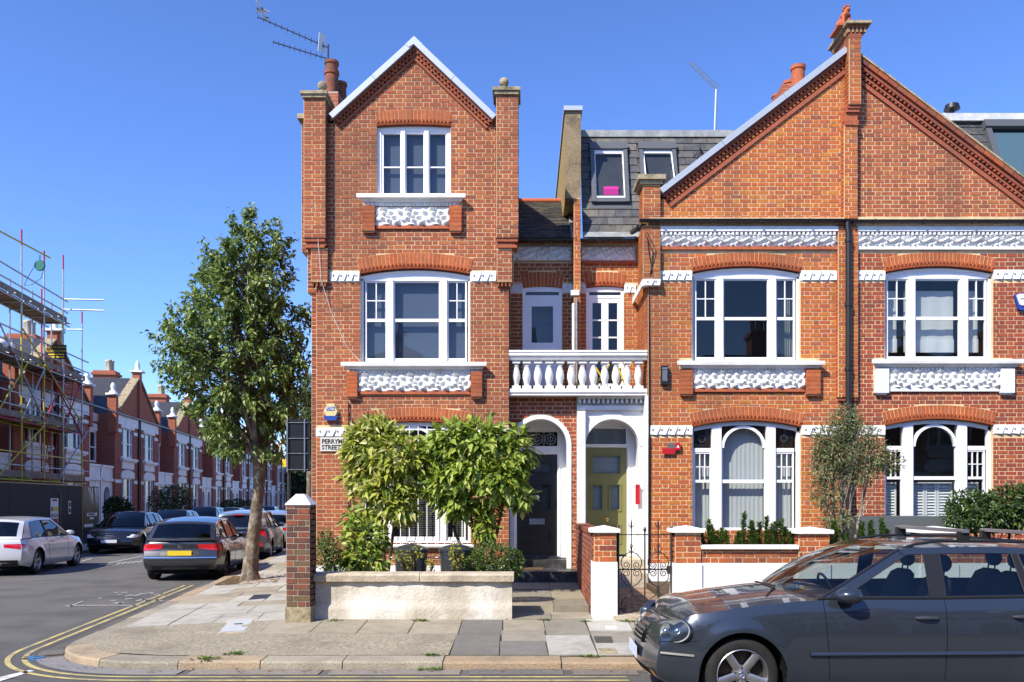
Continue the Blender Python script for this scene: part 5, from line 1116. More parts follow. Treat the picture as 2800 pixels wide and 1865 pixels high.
bprof = [(0.075, 0), (0.075, 0.05), (0.05, 0.06), (0.055, 0.075), (0.045, 0.09), (0.055, 0.13), (0.075, 0.20), (0.078, 0.25), (0.066, 0.33), (0.046, 0.40), (0.042, 0.42), (0.055, 0.43), (0.042, 0.445), (0.042, 0.47), (0.07, 0.485), (0.07, 0.53)]
hb = zb_-zc_; b0_ = None
for k in (214, 315, 421, 528, 632, 738, 845, 950, 1057, 1163, 1270, 1378):
    px = 1350+k*0.287
    if b0_ is None:
        mb = MB(); mb.lathe([(r, z*hb/0.53) for r, z in bprof[2:-2]], (0, 0, 0), 16); sq = 0.085; mb.box(-sq, sq, -sq, sq, 0, 0.062*hb/0.53); mb.box(-0.075, 0.075, -0.075, 0.075, 0.475*hb/0.53, hb)
        b0_ = mb.build('baluster', 'white', bal, smooth=True, local=True, auto=35); o = b0_
    else: o = add('baluster', b0_.data, bal)
    o.location = Vector((X(px, byf+0.1), byf+0.1, zc_))-bal.location
# white pole and rain pipe between the two halves
mb = MB(); mb.tube([(X(1568, 16.6), 16.6, zfl), (X(1568, 16.6), 16.6, Z(830, 16.6))], 0.03, 8); mb.box(X(1563, 17)-0.03, X(1583, 17), 16.85, 17.1, Z(812, 17), Z(798, 17)); mb.build('rainwater_pipe', 'white', middle)
MB().tube([(X(1577, 16.8), 16.8, zfl), (X(1576, 16.8), 16.82, Z(815, 16.8))], 0.028, 8).build('rainwater_pipe', 'galv', middle)
mb = MB()                                                   # folded yellow garden chair behind the balusters
ycx = X(1660, 16.4)
chair = thing('folding_chair', 'folded yellow metal chair behind the balusters of the balcony', 'chair', (ycx, 16.5, zc_))
for i, (a, b) in enumerate((((-0.33, 0), (0.05, 0.55)), ((0.1, 0), (-0.25, 0.55)), ((0.15, 0.0), (0.5, 0.6)), ((0.45, 0), (0.2, 0.6)))):
    MB().tube([(ycx+a[0], 16.45+0.05*i, zc_+a[1]), (ycx+b[0], 16.45+0.05*i, zc_+b[1])], 0.018, 6).build('leg', 'print_yellow', chair)
MB().box(ycx-0.2, ycx+0.3, 16.62, 16.66, zc_+0.2, zc_+0.5).build('seat', 'black_paint', chair)

# ------------------------------------------------------------------ the right-hand house
right = thing('terraced_house', 'crimson brick house with white shutters under right half of wide gable', 'house', (X(2560), F, 0.2))
H3 = House(right)
def out3(z):
    if z > Z(600):
        b = X(2343+((1370-(z-CAMZ)*145.02)-154)*1.3285); return (X(2320), min(X(2900), b-0.2)) if b-0.2 > X(2321) else None
    return (X(2320), X(2900))
fw3 = dict(cx=X(2567), a=1.018, zs=Z(745), rise=0.11, t=0.27); gw3 = dict(cx=X(2567), a=1.018, zs=Z(1164), rise=0.125, t=0.265)
hs3 = trim_holes(2341, 2900, fw3, gw3, 2388, 2767, 0)
H3.face('x', F, -1, lambda z: out3(z) if z < Z(604) else None, hs3, 0.2, Z(604), PAL_CRIM, W_CRIM, t=0.24, phase=1)
H3.face('x', F, -1, out3, [], Z(604), Z(165), PAL_RED, W_RED, t=0.24)
wall3 = H3.finish(prefer=lambda b: b[1] < X(2790) and b[2] < F)
voussoirs(wall3, fw3['cx'], fw3['a'], fw3['zs'], fw3['rise'], fw3['t'], 29, F); voussoirs(wall3, gw3['cx'], gw3['a'], gw3['zs'], gw3['rise'], gw3['t'], 29, F)
verge(right, X(2870), Z(551), X(2341), Z(153), F, 'brick', PAL_PIER, k=0.84)
w3 = first_floor_window(right, X(2419), X(2715), Z(746), 0.12, Z(987), F, fill='clear'); ground_window(right, X(2419), X(2715), Z(1165), 0.13, Z(1448), F, fill='shutter')
for (a, b) in ((2422, 2470), (2490, 2628), (2644, 2696)):
    cloth(w3, 'roman_blind', X(a), X(b), Z(955), Z(785), F+0.30, 'blind_white', 3, 0.008); cloth(w3, 'roman_blind_fold', X(a), X(b), Z(957), Z(920), F+0.27, 'blind_white', 3, 0.012)
g3 = [o for o in right.children if o.name.startswith('window')][1]
for (a, b) in ((2422, 2466), (2497, 2545), (2547, 2578), (2580, 2622), (2650, 2694)):
    mb = MB(); ring(mb, X(a), X(b), Z(1420), Z(1318), F+0.24, F+0.27, 0.03, 0.03, 0.04, 0.04); z = Z(1420)+0.05
    while z < Z(1318)-0.06: mb.polys([(X(a)+0.03, F+0.245, z), (X(b)-0.03, F+0.245, z), (X(b)-0.03, F+0.285, z+0.05), (X(a)+0.03, F+0.285, z+0.05)], [(0, 1, 2, 3)]); z += 0.055
    mb.build('shutter', 'shutter', g3)
sill_set(right, 2374, 2785, 985, 2425, 2730, 1013, 1062, 2388, 2767, 1080, 5, blk='white')
for (a, b, z0, z1) in ((2341, 2419, 768, 741), (2715, 2880, 765, 738), (2345, 2419, 1190, 1164), (2715, 2880, 1187, 1161)): slant_course(right, X(a), X(b), Z(z0), Z(z1), F)
frieze(right, 2341, 2880, 12, True); gutter(right, X(2322), X(2890), F-0.16, Z(610))
MB().box(X(2340), X(2860), F-0.11, F+0.02, Z(606), Z(599)).build('gable_ledge', 'mortar', right)
MB().box(X(2320), X(2900), F-0.03, F+0.1, 0.2, Z(1540)).build('plinth', 'white_render', right)
# mansard of the house beyond, seen over the right verge
rx0, rx1 = X(2610, 18), X(2960, 18)
slates(right, 'mansard', rx0, rx1, Z(520, 17.6), 17.5, Z(330, 18.3), 18.3, 0.4, 0.21, [(0.045, 0.048, 0.055), (0.055, 0.058, 0.064), (0.05, 0.052, 0.057)], gaps=[(X(2720, 18), X(2890, 18), 0.0, 0.86)])
MB().box(rx0-0.3, rx1, 18.15, 19.2, Z(332, 18.2), Z(312, 18.2)).build('roof_edge_lead', 'lead_pale', right); 
d_ = Vector((0, 0.8, Z(330, 18.3)-Z(520, 17.6))); org = Vector((0, 17.5, Z(520, 17.6)))
def rbar(mb, xa, xb, f0, f1, h0, h1):
    nrm = Vector((0, -d_.normalized().z, d_.normalized().y)); mb.obox(Vector((xa, 0, 0))+org+d_*f0+nrm*h0, (xb-xa, 0, 0), d_*(f1-f0), nrm*(h1-h0))
mb = MB(); rbar(mb, X(2707, 17.9), X(2722, 17.9), 0, 0.9, 0, 0.12); rbar(mb, X(2705, 17.9), X(2900, 17.9), 0.83, 0.93, 0, 0.16); rw3 = mb.build('roof_window', 'window_grey', right)
mb = MB(); rbar(mb, X(2722, 17.9), X(2900, 17.9), 0, 0.8, 0.02, 0.03); mb.build('roller_blind', 'blind_teal', rw3); mb = MB(); rbar(mb, X(2722, 17.9), X(2900, 17.9), 0, 0.83, 0.07, 0.075); mb.build('pane', 'glass', rw3)
mb = MB(); mb.lathe([(0.05, 0), (0.05, 0.08), (0.17, 0.10), (0.14, 0.2), (0.05, 0.24)], (X(2603, 18.6), 18.6, Z(312, 18.6)), 14); mb.build('roof_vent', 'black_plastic', right, smooth=True, auto=40)
# ------------------------------------------------------------------ the terrace across the side street
UW, TA, TZ = 6.25, 16.03, -0.2                           # house width along the street, setback line, level below the near pavement
def terrace_house(mir):
    """one house of the terrace in its own frame: x along the street, front at y=0 facing -y"""
    r = thing('terrace_house', 'x', 'house'); fx = (lambda x: UW-x) if mir else (lambda x: x)
    def B(mb, x0, x1, y0, y1, z0, z1): a, b = sorted((fx(x0), fx(x1))); mb.box(a, b, y0, y1, z0, z1); return mb
    def bl(mb, name, m, par=None, sm=False): return mb.build(name, m, par or r, sm, local=True)
    W = MB(); cut = {'g': (3.0, 5.2, 1.2, 3.38), 'f': (3.0, 5.2, 4.55, 6.3)}
    B(W, 1.9, 3.0, 0, 0.3, 0, 7.0); B(W, 5.2, UW, 0, 0.3, 0, 7.0); B(W, 3.0, 5.2, 0, 0.3, 0, 1.2); B(W, 3.0, 5.2, 0, 0.3, 3.38, 4.55); B(W, 3.0, 5.2, 0, 0.3, 6.3, 7.0); B(W, 0, 1.9, 0.95, 1.2, 2.9, 7.0); B(W, 1.9, 1.92, 0.3, 1.0, 0, 7.0); bl(B(MB(), 0, UW, 8.5, 8.7, 0, 7.0), 'rear_wall', 'far_red')
    bl(W, 'wall', 'far_brick')
    g = MB(); g.xz([(fx(2.1), 7.0), (fx(UW), 7.0), (fx(UW), 9.55)], 0, 0.3); bl(g, 'gable', 'far_red')
    q = MB(); q.obox((fx(2.0), -0.12, 6.98), ((fx(UW)-fx(2.0)), 0, 2.62), (0, 0.5, 0), (0, 0, 0.12)); bl(q, 'gable_coping', 'lichen_stone')
    rf = MB(); rf.face([(fx(1.9), 0.2, 7.0), (fx(UW), 0.2, 9.6), (fx(UW), 8.6, 9.6), (fx(1.9), 8.6, 7.0)]); rf.face([(fx(0), 1.0, 7.0), (fx(2.0), 1.0, 7.0), (fx(2.0), 2.0, 9.4), (fx(0), 2.0, 9.4)]); rf.face([(fx(0), 2.0, 9.4), (fx(3.2), 2.0, 9.4), (fx(3.2), 8.6, 9.5), (fx(0), 8.6, 9.5)]); roof = bl(rf, 'roof', 'far_roof')
    q = MB(); q.obox((min(fx(0.5), fx(1.3)), 1.15, 7.7), (0.8, 0, 0), (0, 0.5, 1.2), (0, -0.07, 0.03)); bl(q, 'roof_window', 'glass_tint', roof)
    for z0, z1 in ((6.45, 6.98),): bl(B(MB(), 1.95, UW-0.25, -0.07, 0.02, z0, z1), 'frieze', 'white')
    bl(B(MB(), 0, 1.9, 0.88, 0.96, 6.5, 6.95), 'frieze', 'white')
    for z in (6.0, 3.08):
        bl(B(MB(), 1.95, 2.95, -0.04, 0.02, z, z+0.2), 'string_course', 'white'); bl(B(MB(), 5.25, UW-0.3, -0.04, 0.02, z, z+0.2), 'string_course', 'white')
    bl(B(MB(), 0.0, 1.9, 0.92, 0.97, 6.0, 6.2), 'string_course', 'white')
    for k, (a, b, z0, z1) in cut.items():
        m = MB(); xa, xb = sorted((fx(a), fx(b))); ring(m, xa, xb, z0, z1, 0.05, 0.15, 0.09, 0.09, 0.10, 0.05); Wd = xb-xa
        for t in (0.25, 0.75): m.box(xa+Wd*t-0.08, xa+Wd*t+0.08, 0.03, 0.15, z0, z1)
        m.box(xa, xb, 0.07, 0.13, (z0+z1)/2-0.03, (z0+z1)/2+0.03); w = bl(m, 'window', 'white_frame')
        for t0, t1 in ((0.04, 0.21), (0.29, 0.71), (0.79, 0.96)):
            for h0, h1 in ((z0+0.1, (z0+z1)/2-0.03), ((z0+z1)/2+0.03, z1-0.05)): bl(MB().face([(xa+Wd*t0, 0.1, h0), (xa+Wd*t1, 0.1, h0), (xa+Wd*t1, 0.1, h1), (xa+Wd*t0, 0.1, h1)]), 'pane', 'glass_tint', w)
        bl(MB().box(xa, xb, 0.22, 0.26, z0, z1), 'curtain', 'curtain' if k == 'g' else 'room_wall', w)
        hd = MB(); n = 12; cx = (xa+xb)/2; h = Wd/2+0.12
        hd.xz([(cx-h, z1+0.0)]+[(cx+h*math.cos(math.pi*(1-i/n)), z1+0.12+0.38*math.sin(math.pi*i/n)**0.6) for i in range(n+1)]+[(cx+h, z1+0.0)], -0.06, 0.06); bl(hd, 'window_head', 'white', w)
        if k == 'f':
            s_ = MB(); s_.box(xa-0.3, xb+0.3, -0.22, 0.05, z0-0.14, z0); s_.box(xa-0.2, xb+0.2, -0.14, 0.05, z0-0.22, z0-0.14); bl(s_, 'sill', 'white', w); bl(MB().box(xa, xb, -0.06, 0.03, z0-0.62, z0-0.222), 'sill_panel', 'white', w)
    # porch half: window above, white arched porch with balcony parapet
    pf = MB(); xa, xb = sorted((fx(0.45), fx(1.45))); ring(pf, xa, xb, 4.2, 5.95, 0.85, 0.94, 0.1, 0.1, 0.1, 0.1); pf.box(xa, xb, 0.86, 0.93, 5.0, 5.06); w = bl(pf, 'window', 'white_frame'); bl(MB().face([(xa+0.1, 0.92, 4.3), (xb-0.1, 0.92, 4.3), (xb-0.1, 0.92, 5.85), (xa+0.1, 0.92, 5.85)]), 'pane', 'glass_tint', w); bl(MB().box(xa-0.05, xb+0.05, 0.80, 0.96, 5.95, 6.35), 'window_head', 'white', w)
    po = MB(); n = 14; cx = fx(0.95); rr = 0.5
    a0, a1 = sorted((fx(0.02), fx(1.88))); po.box(a0, cx-rr, 0.12, 0.4, 0, 2.35); po.box(cx+rr, a1, 0.12, 0.4, 0, 2.35)
    for i in range(n):
        t0, t1 = math.pi*i/n, math.pi*(i+1)/n; po.xz([(cx-rr*math.cos(t0), 2.35+rr*math.sin(t0)), (cx-rr*math.cos(t1), 2.35+rr*math.sin(t1)), (cx-rr*math.cos(t1), 3.15), (cx-rr*math.cos(t0), 3.15)], 0.12, 0.4)
    po.box(a0, cx-rr, 0.12, 0.4, 2.35, 3.15); po.box(cx+rr, a1, 0.12, 0.4, 2.35, 3.15); po.box(a0, a1, 0.02, 0.95, 3.15, 3.3); po.box(a0, a1, 0.1, 0.3, 3.3, 3.9); po.box(a0, a1, 0.04, 0.36, 3.9, 4.02)
    bl(po, 'porch', 'white'); bl(MB().box(a0, a1, 0.9, 1.0, 0, 3.1), 'front_door', 'black_door')
    p = MB(); B(p, 1.72, 2.12, -0.12, 0.35, 5.9, 8.0); bl(p, 'pier', 'far_red')
    c = MB(); B(c, 1.62, 2.22, -0.2, 0.42, 8.0, 8.12); x_ = fx(1.92); c.lathe([(0.24, 8.12), (0.19, 8.25), (0.1, 8.34), (0.13, 8.45), (0.14, 8.56), (0.09, 8.68), (0.04, 8.74)], (x_, 0.1, 0), 10); bl(c, 'pier_finial', 'white', None, True)
    p2 = MB(); B(p2, UW-0.22, UW, -0.14, 0.3, 7.0, 9.95); bl(p2, 'gable_pillar', 'far_red')
    c = MB(); B(c, UW-0.34, UW+(0.34 if not mir else 0), -0.3, 0.45, 9.95, 10.05); bl(c, 'pillar_cap', 'white')
    dp = MB(); dp.tube([(fx(UW-0.12), -0.06, 7.0), (fx(UW-0.12), -0.06, 0.1)], 0.06, 8); bl(dp, 'downpipe', 'dark_metal')
    gt = MB(); B(gt, 0, UW, -0.2, -0.06, 6.99, 7.07); bl(gt, 'gutter', 'black_plastic')
    if not mir:
        ch = MB(); ch.box(-0.6, 0.55, 3.2, 4.6, 7.0, 10.9); ch.box(-0.72, 0.67, 3.1, 4.7, 10.6, 10.75); stk = bl(ch, 'chimney_stack', 'far_red')
        for i in range(4): bl(MB().lathe([(0.15, 10.9), (0.13, 11.5), (0.17, 11.55), (0.17, 11.65), (0.12, 11.65)], (-0.4+i*0.26, 3.6+0.2*(i % 2), 0), 10), 'chimney_pot', 'far_stone', stk, True)
    # statue on the apex
    if mir: bl(MB().lathe([(0.2, 10.05), (0.2, 10.12), (0.12, 10.2), (0.16, 10.36), (0.1, 10.5), (0.11, 10.6), (0.04, 10.68)], (fx(UW), 0.05, 0), 10), 'apex_statue', 'white', None, True)
    return r
tA, tB = terrace_house(False), terrace_house(True)
def set_house(o, yc, mir, i):
    o.location = (SX(TA, yc), yc, TZ); o.rotation_euler = (0, 0, SANG); return o
LAB = {26.8: ('nearest dark brick terrace house, left of the scaffolding', 'dark brick terrace house with its porch next to the scaffolding'),
       39.3: ('brick terrace house behind scaffolding, half nearer the street corner', 'brick terrace house behind scaffolding, half farther from the street corner'),
       51.8: ('red terrace house just beyond the scaffolding, left half of the first clear gable', 'red terrace house forming the right half of the first clear gable'),
       64.3: ('red terrace house forming the left half of the second clear gable', 'red terrace house forming the right half of the second clear gable'),
       76.8: ('red terrace house forming the left half of the third clear gable', 'red terrace house behind the street tree, right half of the third gable')}
names = ['fourth', 'fifth', 'sixth', 'seventh']
first = True; TH = []
for i, ya in enumerate([26.8, 39.3, 51.8, 64.3, 76.8, 89.3, 101.8, 114.3]):
    lb = LAB.get(ya) or ('distant red terrace house, left half of the %s clear gable' % names[i-5], 'distant red terrace house, right half of the %s clear gable' % names[i-5])
    cl = UW*SDIR.y
    for k, base in enumerate((tA, tB)):
        o = base if first else copy_tree(base); TH.append((o, ya-cl if k == 0 else ya, k == 1, lb[k]))
    first = False
for o, y0, mir, lb in TH: set_house(o, y0, mir, 0); tag(o, lb, 'house', 'terrace across the side street')
# the row on the other side of the main road, behind the camera: it shows in windows and car paint
for i in range(5):
    for k, base in enumerate((tA, tB)):
        o = copy_tree(base); o.rotation_euler = (0, 0, R(180)); o.location = (25-i*12.5-(UW if k else 0), -9.5, 0.0)
        tag(o, 'brick terrace house behind the viewer, %s from the right, seen in reflections' % ['first', 'second', 'third', 'fourth', 'fifth', 'sixth', 'seventh', 'eighth', 'ninth', 'tenth'][2*i+k], 'house', 'terrace behind the viewer')
for i in range(4):
    for k, base in enumerate((tA, tB)):
        o = copy_tree(base); yy = 34.0+i*12.5+(UW if k == 0 else 2*UW); o.rotation_euler = (0, 0, SANG+math.pi); o.location = (SX(-0.4, yy), yy, -0.1)
        tag(o, 'sunlit brick terrace house round the corner behind the corner house, %s along' % ['first', 'second', 'third', 'fourth', 'fifth', 'sixth', 'seventh', 'eighth'][2*i+k], 'house', 'terrace behind the corner house')
# low garden walls in front of the far terrace
gwall = None
for i, (ya, yb) in enumerate(((42.5, 45.2), (46.8, 57.6), (58.6, 70), (71, 83), (84, 96), (97, 110))):
    mb = MB(); p0, p1 = Vector((SX(13.0, ya), ya, 0.1)), Vector((SX(13.0, yb), yb, 0.1)); d = p1-p0; n = Vector((SDIR.y, -SDIR.x, 0))
    r_ = thing('garden_wall', 'low red brick garden wall in front of the far terrace, number %s from the hoarding' % ['one', 'two', 'three', 'four', 'five', 'six'][i], 'wall', p0, 0, 'garden walls of the far terrace')
    MB().obox(p0, d, n*0.22, (0, 0, 0.75)).build('wall', 'far_brick', r_); MB().obox(p0+Vector((0, 0, 0.75))-n*0.04, d, n*0.3, (0, 0, 0.08)).build('coping', 'far_stone', r_)
# ------------------------------------------------------------------ scaffolding, hoarding and its signs
scaf = thing('scaffolding', 'steel tube scaffolding with board platforms in front of the left terrace house', 'scaffolding', (SX(14.8, 36), 36, 0))
SA = 14.8; lifts = [2.75, 5.05, 7.45, 9.75]; YS = [28.6, 30.8, 33.0, 35.1, 37.1, 39.3]; TOPS = [12.4, 12.4, 12.5, 12.3, 12.7, 10.7]
def SP(a, y, z): return Vector((SX(a, y), y, z))
def pole(p, q, m=None, r=0.033, bands=True):
    m = m or rnd.choice(['scaf_steel', 'scaf_steel', 'scaf_yellow', 'scaf_steel', 'scaf_red']); MB().tube([p, q], r, 6).build('pole', m, scaf, smooth=True)
for y, t in zip(YS, TOPS):
    k = rnd.uniform(0.3, 0.8); pole(SP(SA, y, 0), SP(SA, y, t*k), rnd.choice(['scaf_steel', 'scaf_yellow'])); pole(SP(SA, y, t*k), SP(SA, y, t*0.95), 'scaf_steel'); pole(SP(SA, y, t*0.95), SP(SA, y, t), 'scaf_red')
    pole(SP(SA+0.95, y, 0), SP(SA+0.95, y, min(t, 11.2)))
    if y < 39: pole(SP(SA+0.95, y+1.05, 0), SP(SA+0.95, y+1.05, 10.9)); pole(SP(SA, y, lifts[1]), SP(SA, y+2.1, lifts[2]-0.1)) if int(y) % 2 else None
for z in lifts:
    for a in (SA, SA+0.95): pole(SP(a, 27.5, z-0.08), SP(a, 39.9 if z < 9 else 37.8, z-0.08))
    for dz in (0.5, 1.0): pole(SP(SA, 27.5, z+dz), SP(SA, 40.1 if z < 9 else 37.6, z+dz))
    y = 27.8
    while y < 39.6: pole(SP(SA-0.3, y, z-0.03), SP(SA+1.15, y, z-0.03)); y += 1.35
    for j in range(5):
        y = 27.4
        while y < (39.2 if z < 9 else 36.8):
            a = SA+0.06+j*0.23; e = min(y+3.9, 39.7 if z < 9 else 37.5); p, q = SP(a, y+0.01, z), SP(a, e, z); MB().obox(p, q-p, Vector((-SDIR.y, SDIR.x, 0))*0.215, (0, 0, 0.038)).build('board', 'wood_board', scaf); y += 3.9
    p, q = SP(SA, 27.4, z+0.045), SP(SA, 39.7 if z < 9 else 37.5, z+0.045); MB().obox(p, q-p, Vector((-SDIR.y, SDIR.x, 0))*0.035, (0, 0, 0.24)).build('toe_board', 'wood_board', scaf)
for (ya, za, yb, zb, m) in ((31, 2.8, 35, 5.0, 'scaf_yellow'), (30, 9.3, 35.0, 5.2, 'scaf_steel'), (35.1, 7.6, 39.2, 4.9, 'scaf_red'), (33, 8.6, 38.9, 5.6, 'scaf_yellow'), (36.6, 2.9, 39.9, 5.2, 'scaf_steel'), (31, 5.2, 33.6, 7.5, 'scaf_yellow')):
    pole(SP(SA-0.05, ya, za), SP(SA-0.05, yb, zb), m)
pole(SP(SA-0.05, 30, 11.75), SP(SA-0.75, 33.9, 11.65), 'scaf_yellow'); pole(SP(SA, 37.1, 10.75), SP(SA-1.8, 37.1, 10.72)); pole(SP(SA, 37.1, 10.3), SP(SA-1.8, 37.1, 10.25))
for (yy, z0, z1) in ((38.2, 5.1, 7.4), (36.5, 2.8, 5.1)):
    lad = MB(); p, q = SP(SA+0.25, yy, z0), SP(SA+0.25, yy+0.7, z1); n = Vector((-SDIR.y, SDIR.x, 0))*0.35; lad.tube([p, q], 0.02, 6); lad.tube([p+n, q+n], 0.02, 6)
    for i in range(9): c = p.lerp(q, (i+0.5)/9); lad.tube([c, c+n], 0.013, 5)
    lad.build('ladder', 'scaf_red', scaf)
gin = SP(SA-0.55, 33.4, 11.2)
mb = MB(); mb.lathe([(0.05, -0.05), (0.20, -0.05), (0.22, 0), (0.20, 0.05), (0.05, 0.05)], (0, 0, 0), 18, M=Matrix.Rotation(R(90), 3, 'X')); mb.v = [(x+gin.x, y+gin.y, z+gin.z) for x, y, z in mb.v]; mb.tube([gin+Vector((0, 0, 0.2)), gin+Vector((0, 0, 0.42))], 0.02, 6)
gw_ = thing('pulley_wheel', 'dark green pulley wheel hung from the top of the scaffolding', 'pulley', gin); mb.build('wheel', 'green_plastic', gw_, smooth=True, auto=40)
MB().tube([gin+Vector((-0.2, 0, 0)), gin+Vector((-0.5, 0, -0.5)), gin+Vector((-0.62, 0, -0.8))], 0.012, 5).build('rope', 'iron', gw_); MB().tube([gin+Vector((0.18, 0, -0.05)), gin+Vector((0.05, 0, -0.5)), gin+Vector((-0.3, 0, -0.75)), gin+Vector((-0.62, 0, -0.8))], 0.012, 5).build('rope', 'iron', gw_)
# scaffolder's board
bs = thing('scaffold_sign', 'black board with yellow lettering tied to the scaffolding', 'sign', SP(SA-0.1, 36.1, 7.9)); 
cb = SP(SA-0.12, 36.1, 8.25); MB().box(cb.x-0.42, cb.x+0.42, cb.y-0.02, cb.y+0.01, cb.z-0.30, cb.z+0.30).build('board', 'hoarding', bs)
for tx, dz, s in (('SQUARE ACCESS', 0.19, 0.115), ('SCAFFOLDING', 0.03, 0.14), ('0208 000 0000', -0.11, 0.09), ('0208 000 0000', -0.22, 0.09)):
    if dz > 0: text('lettering', tx, s, 'print_yellow', bs, facing((cb.x, cb.y-0.025, cb.z+dz)))
    else: MB().box(cb.x-0.34, cb.x+0.34, cb.y-0.026, cb.y-0.021, cb.z+dz-0.03, cb.z+dz+0.025).build('lettering_line', 'print_yellow', bs)
hoard = thing('site_hoarding', 'black painted timber hoarding round the building site, behind the silver car', 'hoarding', (SX(12.8, 31), 31, 0.1))
y = 24.0
while y < 34.0:
    e = min(y+1.22, 34.05); p, q = SP(12.8, y+0.006, 0.1), SP(12.8, e-0.006, 0.1); MB().obox(p, q-p, Vector((-SDIR.y, SDIR.x, 0))*0.03, (0, 0, 2.36)).build('panel', 'hoarding', hoard); y = e
MB().obox(SP(12.78, 24, 2.44), SP(12.78, 34, 2.44)-SP(12.78, 24, 2.44), Vector((-SDIR.y, SDIR.x, 0))*0.08, (0, 0, 0.05)).build('capping_rail', 'black_paint', hoard)
def on_hoard(y, z, off=0.015): return SP(12.8-off, y, z)
def hoard_sign(name, label, y0, y1, z0, z1, m, rows=()):
    r_ = thing(name, label, 'sign', on_hoard(y0, z0)); p, q = on_hoard(y0, z0), on_hoard(y1, z0); MB().obox(p, q-p, Vector((-SDIR.y, SDIR.x, 0))*0.01, (0, 0, z1-z0)).build('board', m, r_)
    for (f0, f1, h0, h1, mm) in rows:
        a = on_hoard(y0+(y1-y0)*f0, z0+(z1-z0)*h0, 0.02); b = on_hoard(y0+(y1-y0)*f1, z0+(z1-z0)*h0, 0.02); MB().obox(a, b-a, Vector((-SDIR.y, SDIR.x, 0))*0.004, (0, 0, (z1-z0)*(h1-h0))).build('printed_block', mm, r_)
    return r_
hoard_sign('safety_notice', 'white site safety notice with yellow, grey and red blocks on the hoarding', 30.9, 31.6, 0.95, 1.95, 'print_white', [(0.2, 0.8, 0.9, 0.96, 'ink'), (0.3, 0.92, 0.52, 0.68, 'print_yellow'), (0.08, 0.25, 0.52, 0.68, 'ink'), (0.3, 0.92, 0.30, 0.44, 'galv'), (0.08, 0.25, 0.3, 0.44, 'print_blue'), (0.3, 0.92, 0.05, 0.24, 'print_red'), (0.08, 0.25, 0.05, 0.24, 'print_red')])
hoard_sign('door_notice', 'small narrow white notice beside the hoarding door', 32.55, 32.8, 1.35, 1.85, 'print_white', [(0.15, 0.85, 0.1, 0.45, 'ink'), (0.15, 0.85, 0.55, 0.9, 'ink')])
MB().obox(on_hoard(31.72, 0.2, 0.03), (0.03, 0, 0), (0, 0.03, 0), (0, 0, 2.0)).build('grab_rail', 'wood_board', hoard)
ban = hoard_sign('builder_banner', 'banner with pale leaves and white lettering at the end of the hoarding', 34.1, 35.9, 0.75, 2.45, 'banner_green', [(0.2, 0.85, 0.28, 0.36, 'print_white'), (0.4, 0.65, 0.20, 0.25, 'print_white'), (0.05, 0.95, 0.02, 0.09, 'print_white')])
bp_ = on_hoard(34.95, 0.75+1.7*0.32, 0.032); text('lettering', 'PATERSON', 0.14, 'ink', ban, Matrix.Translation(bp_) @ Matrix.Rotation(SANG, 4, 'Z') @ Matrix.Rotation(R(90), 4, 'X'))
mb = MB()
for i in range(9):
    t = rnd.uniform(0.3, 0.95); a = on_hoard(34.1+1.8*t, 1.35+rnd.uniform(0, 0.5), 0.024); b = on_hoard(34.1+1.8*min(1, t+rnd.uniform(-0.25, 0.05)), 2.4, 0.024); n = (b-a).cross(Vector((0.99, 0.15, 0))).normalized()*0.05; mb.face([a-n*0.2, a+n*0.2, b+n, b-n])
mb.build('printed_leaf', 'print_white', ban)
MB().obox(on_hoard(34.1, 0.1), on_hoard(36.0, 0.1)-on_hoard(34.1, 0.1), Vector((-SDIR.y, SDIR.x, 0))*0.02, (0, 0, 0.64)).build('banner_base', 'hoarding', ban)
tarp = single(MB().grid([[SP(SA+0.1-0.05*math.sin(i*2.1+j), 35.6+1.4*i/6, 5.1+0.75*(1-abs(i/6-0.45)**1.3*1.4)*j/5) for i in range(7)] for j in range(6)]), 'tarpaulin', 'black_plastic', 'black sheet slumped over the scaffold boards by the upper window', 'sheet', smooth=True)
bags = single(MB().ball(tuple(SP(SA+0.3, 31.6, 7.75)), 0.32, 14, sc=(1.3, 1, 0.7)), 'rubble_sack', 'print_white', 'white rubble sack lying on a scaffold platform', 'sack', smooth=True)
PAL_PILLAR = [(0.22, 0.075, 0.045), (0.15, 0.055, 0.04), (0.27, 0.08, 0.04), (0.10, 0.05, 0.042), (0.48, 0.14, 0.04), (0.15, 0.12, 0.06)]
# ------------------------------------------------------------------ garden walls, piers, gate, path
DW = 11.70
pil = thing('brick_pillar', 'weathered brick gate pillar with a white pyramid cap at the street corner', 'pillar', (X(818, 11.55), 11.6, zp(-3.2, 11.5)))
HP = House(pil, 60); px0, px1 = X(786, 11.5), X(850, 11.5); py0 = 11.44
HP.pier(px0, px1, py0, py0+0.34, Z(1660, py0), Z(1381, py0), PAL_PILLAR, [4, 4, 3, 3, 1, 2]); HP.finish('mortar_grey')
MB().box(px0-0.012, px1+0.012, py0-0.012, py0+0.36, zp(-3.2, 11.5)-0.02, Z(1660, py0)).build('concrete_base', 'lichen_stone', pil)
mb = MB(); zt = Z(1381, py0)-0.0; a, b, c, d = px0-0.015, px1+0.015, py0-0.015, py0+0.355; k = 0.12; zq = zt+0.15
mb.polys([(a, c, zt), (b, c, zt), (b, d, zt), (a, d, zt), (a, c, zt+0.012), (b, c, zt+0.012), (b, d, zt+0.012), (a, d, zt+0.012), (a+k, c+k, zq), (b-k, c+k, zq), (b-k, d-k, zq), (a+k, d-k, zq)], [(0, 1, 5, 4), (1, 2, 6, 5), (2, 3, 7, 6), (3, 0, 4, 7), (4, 5, 9, 8), (5, 6, 10, 9), (6, 7, 11, 10), (7, 4, 8, 11), (8, 9, 10, 11)]); mb.build('pyramid_cap', 'white_render', pil)
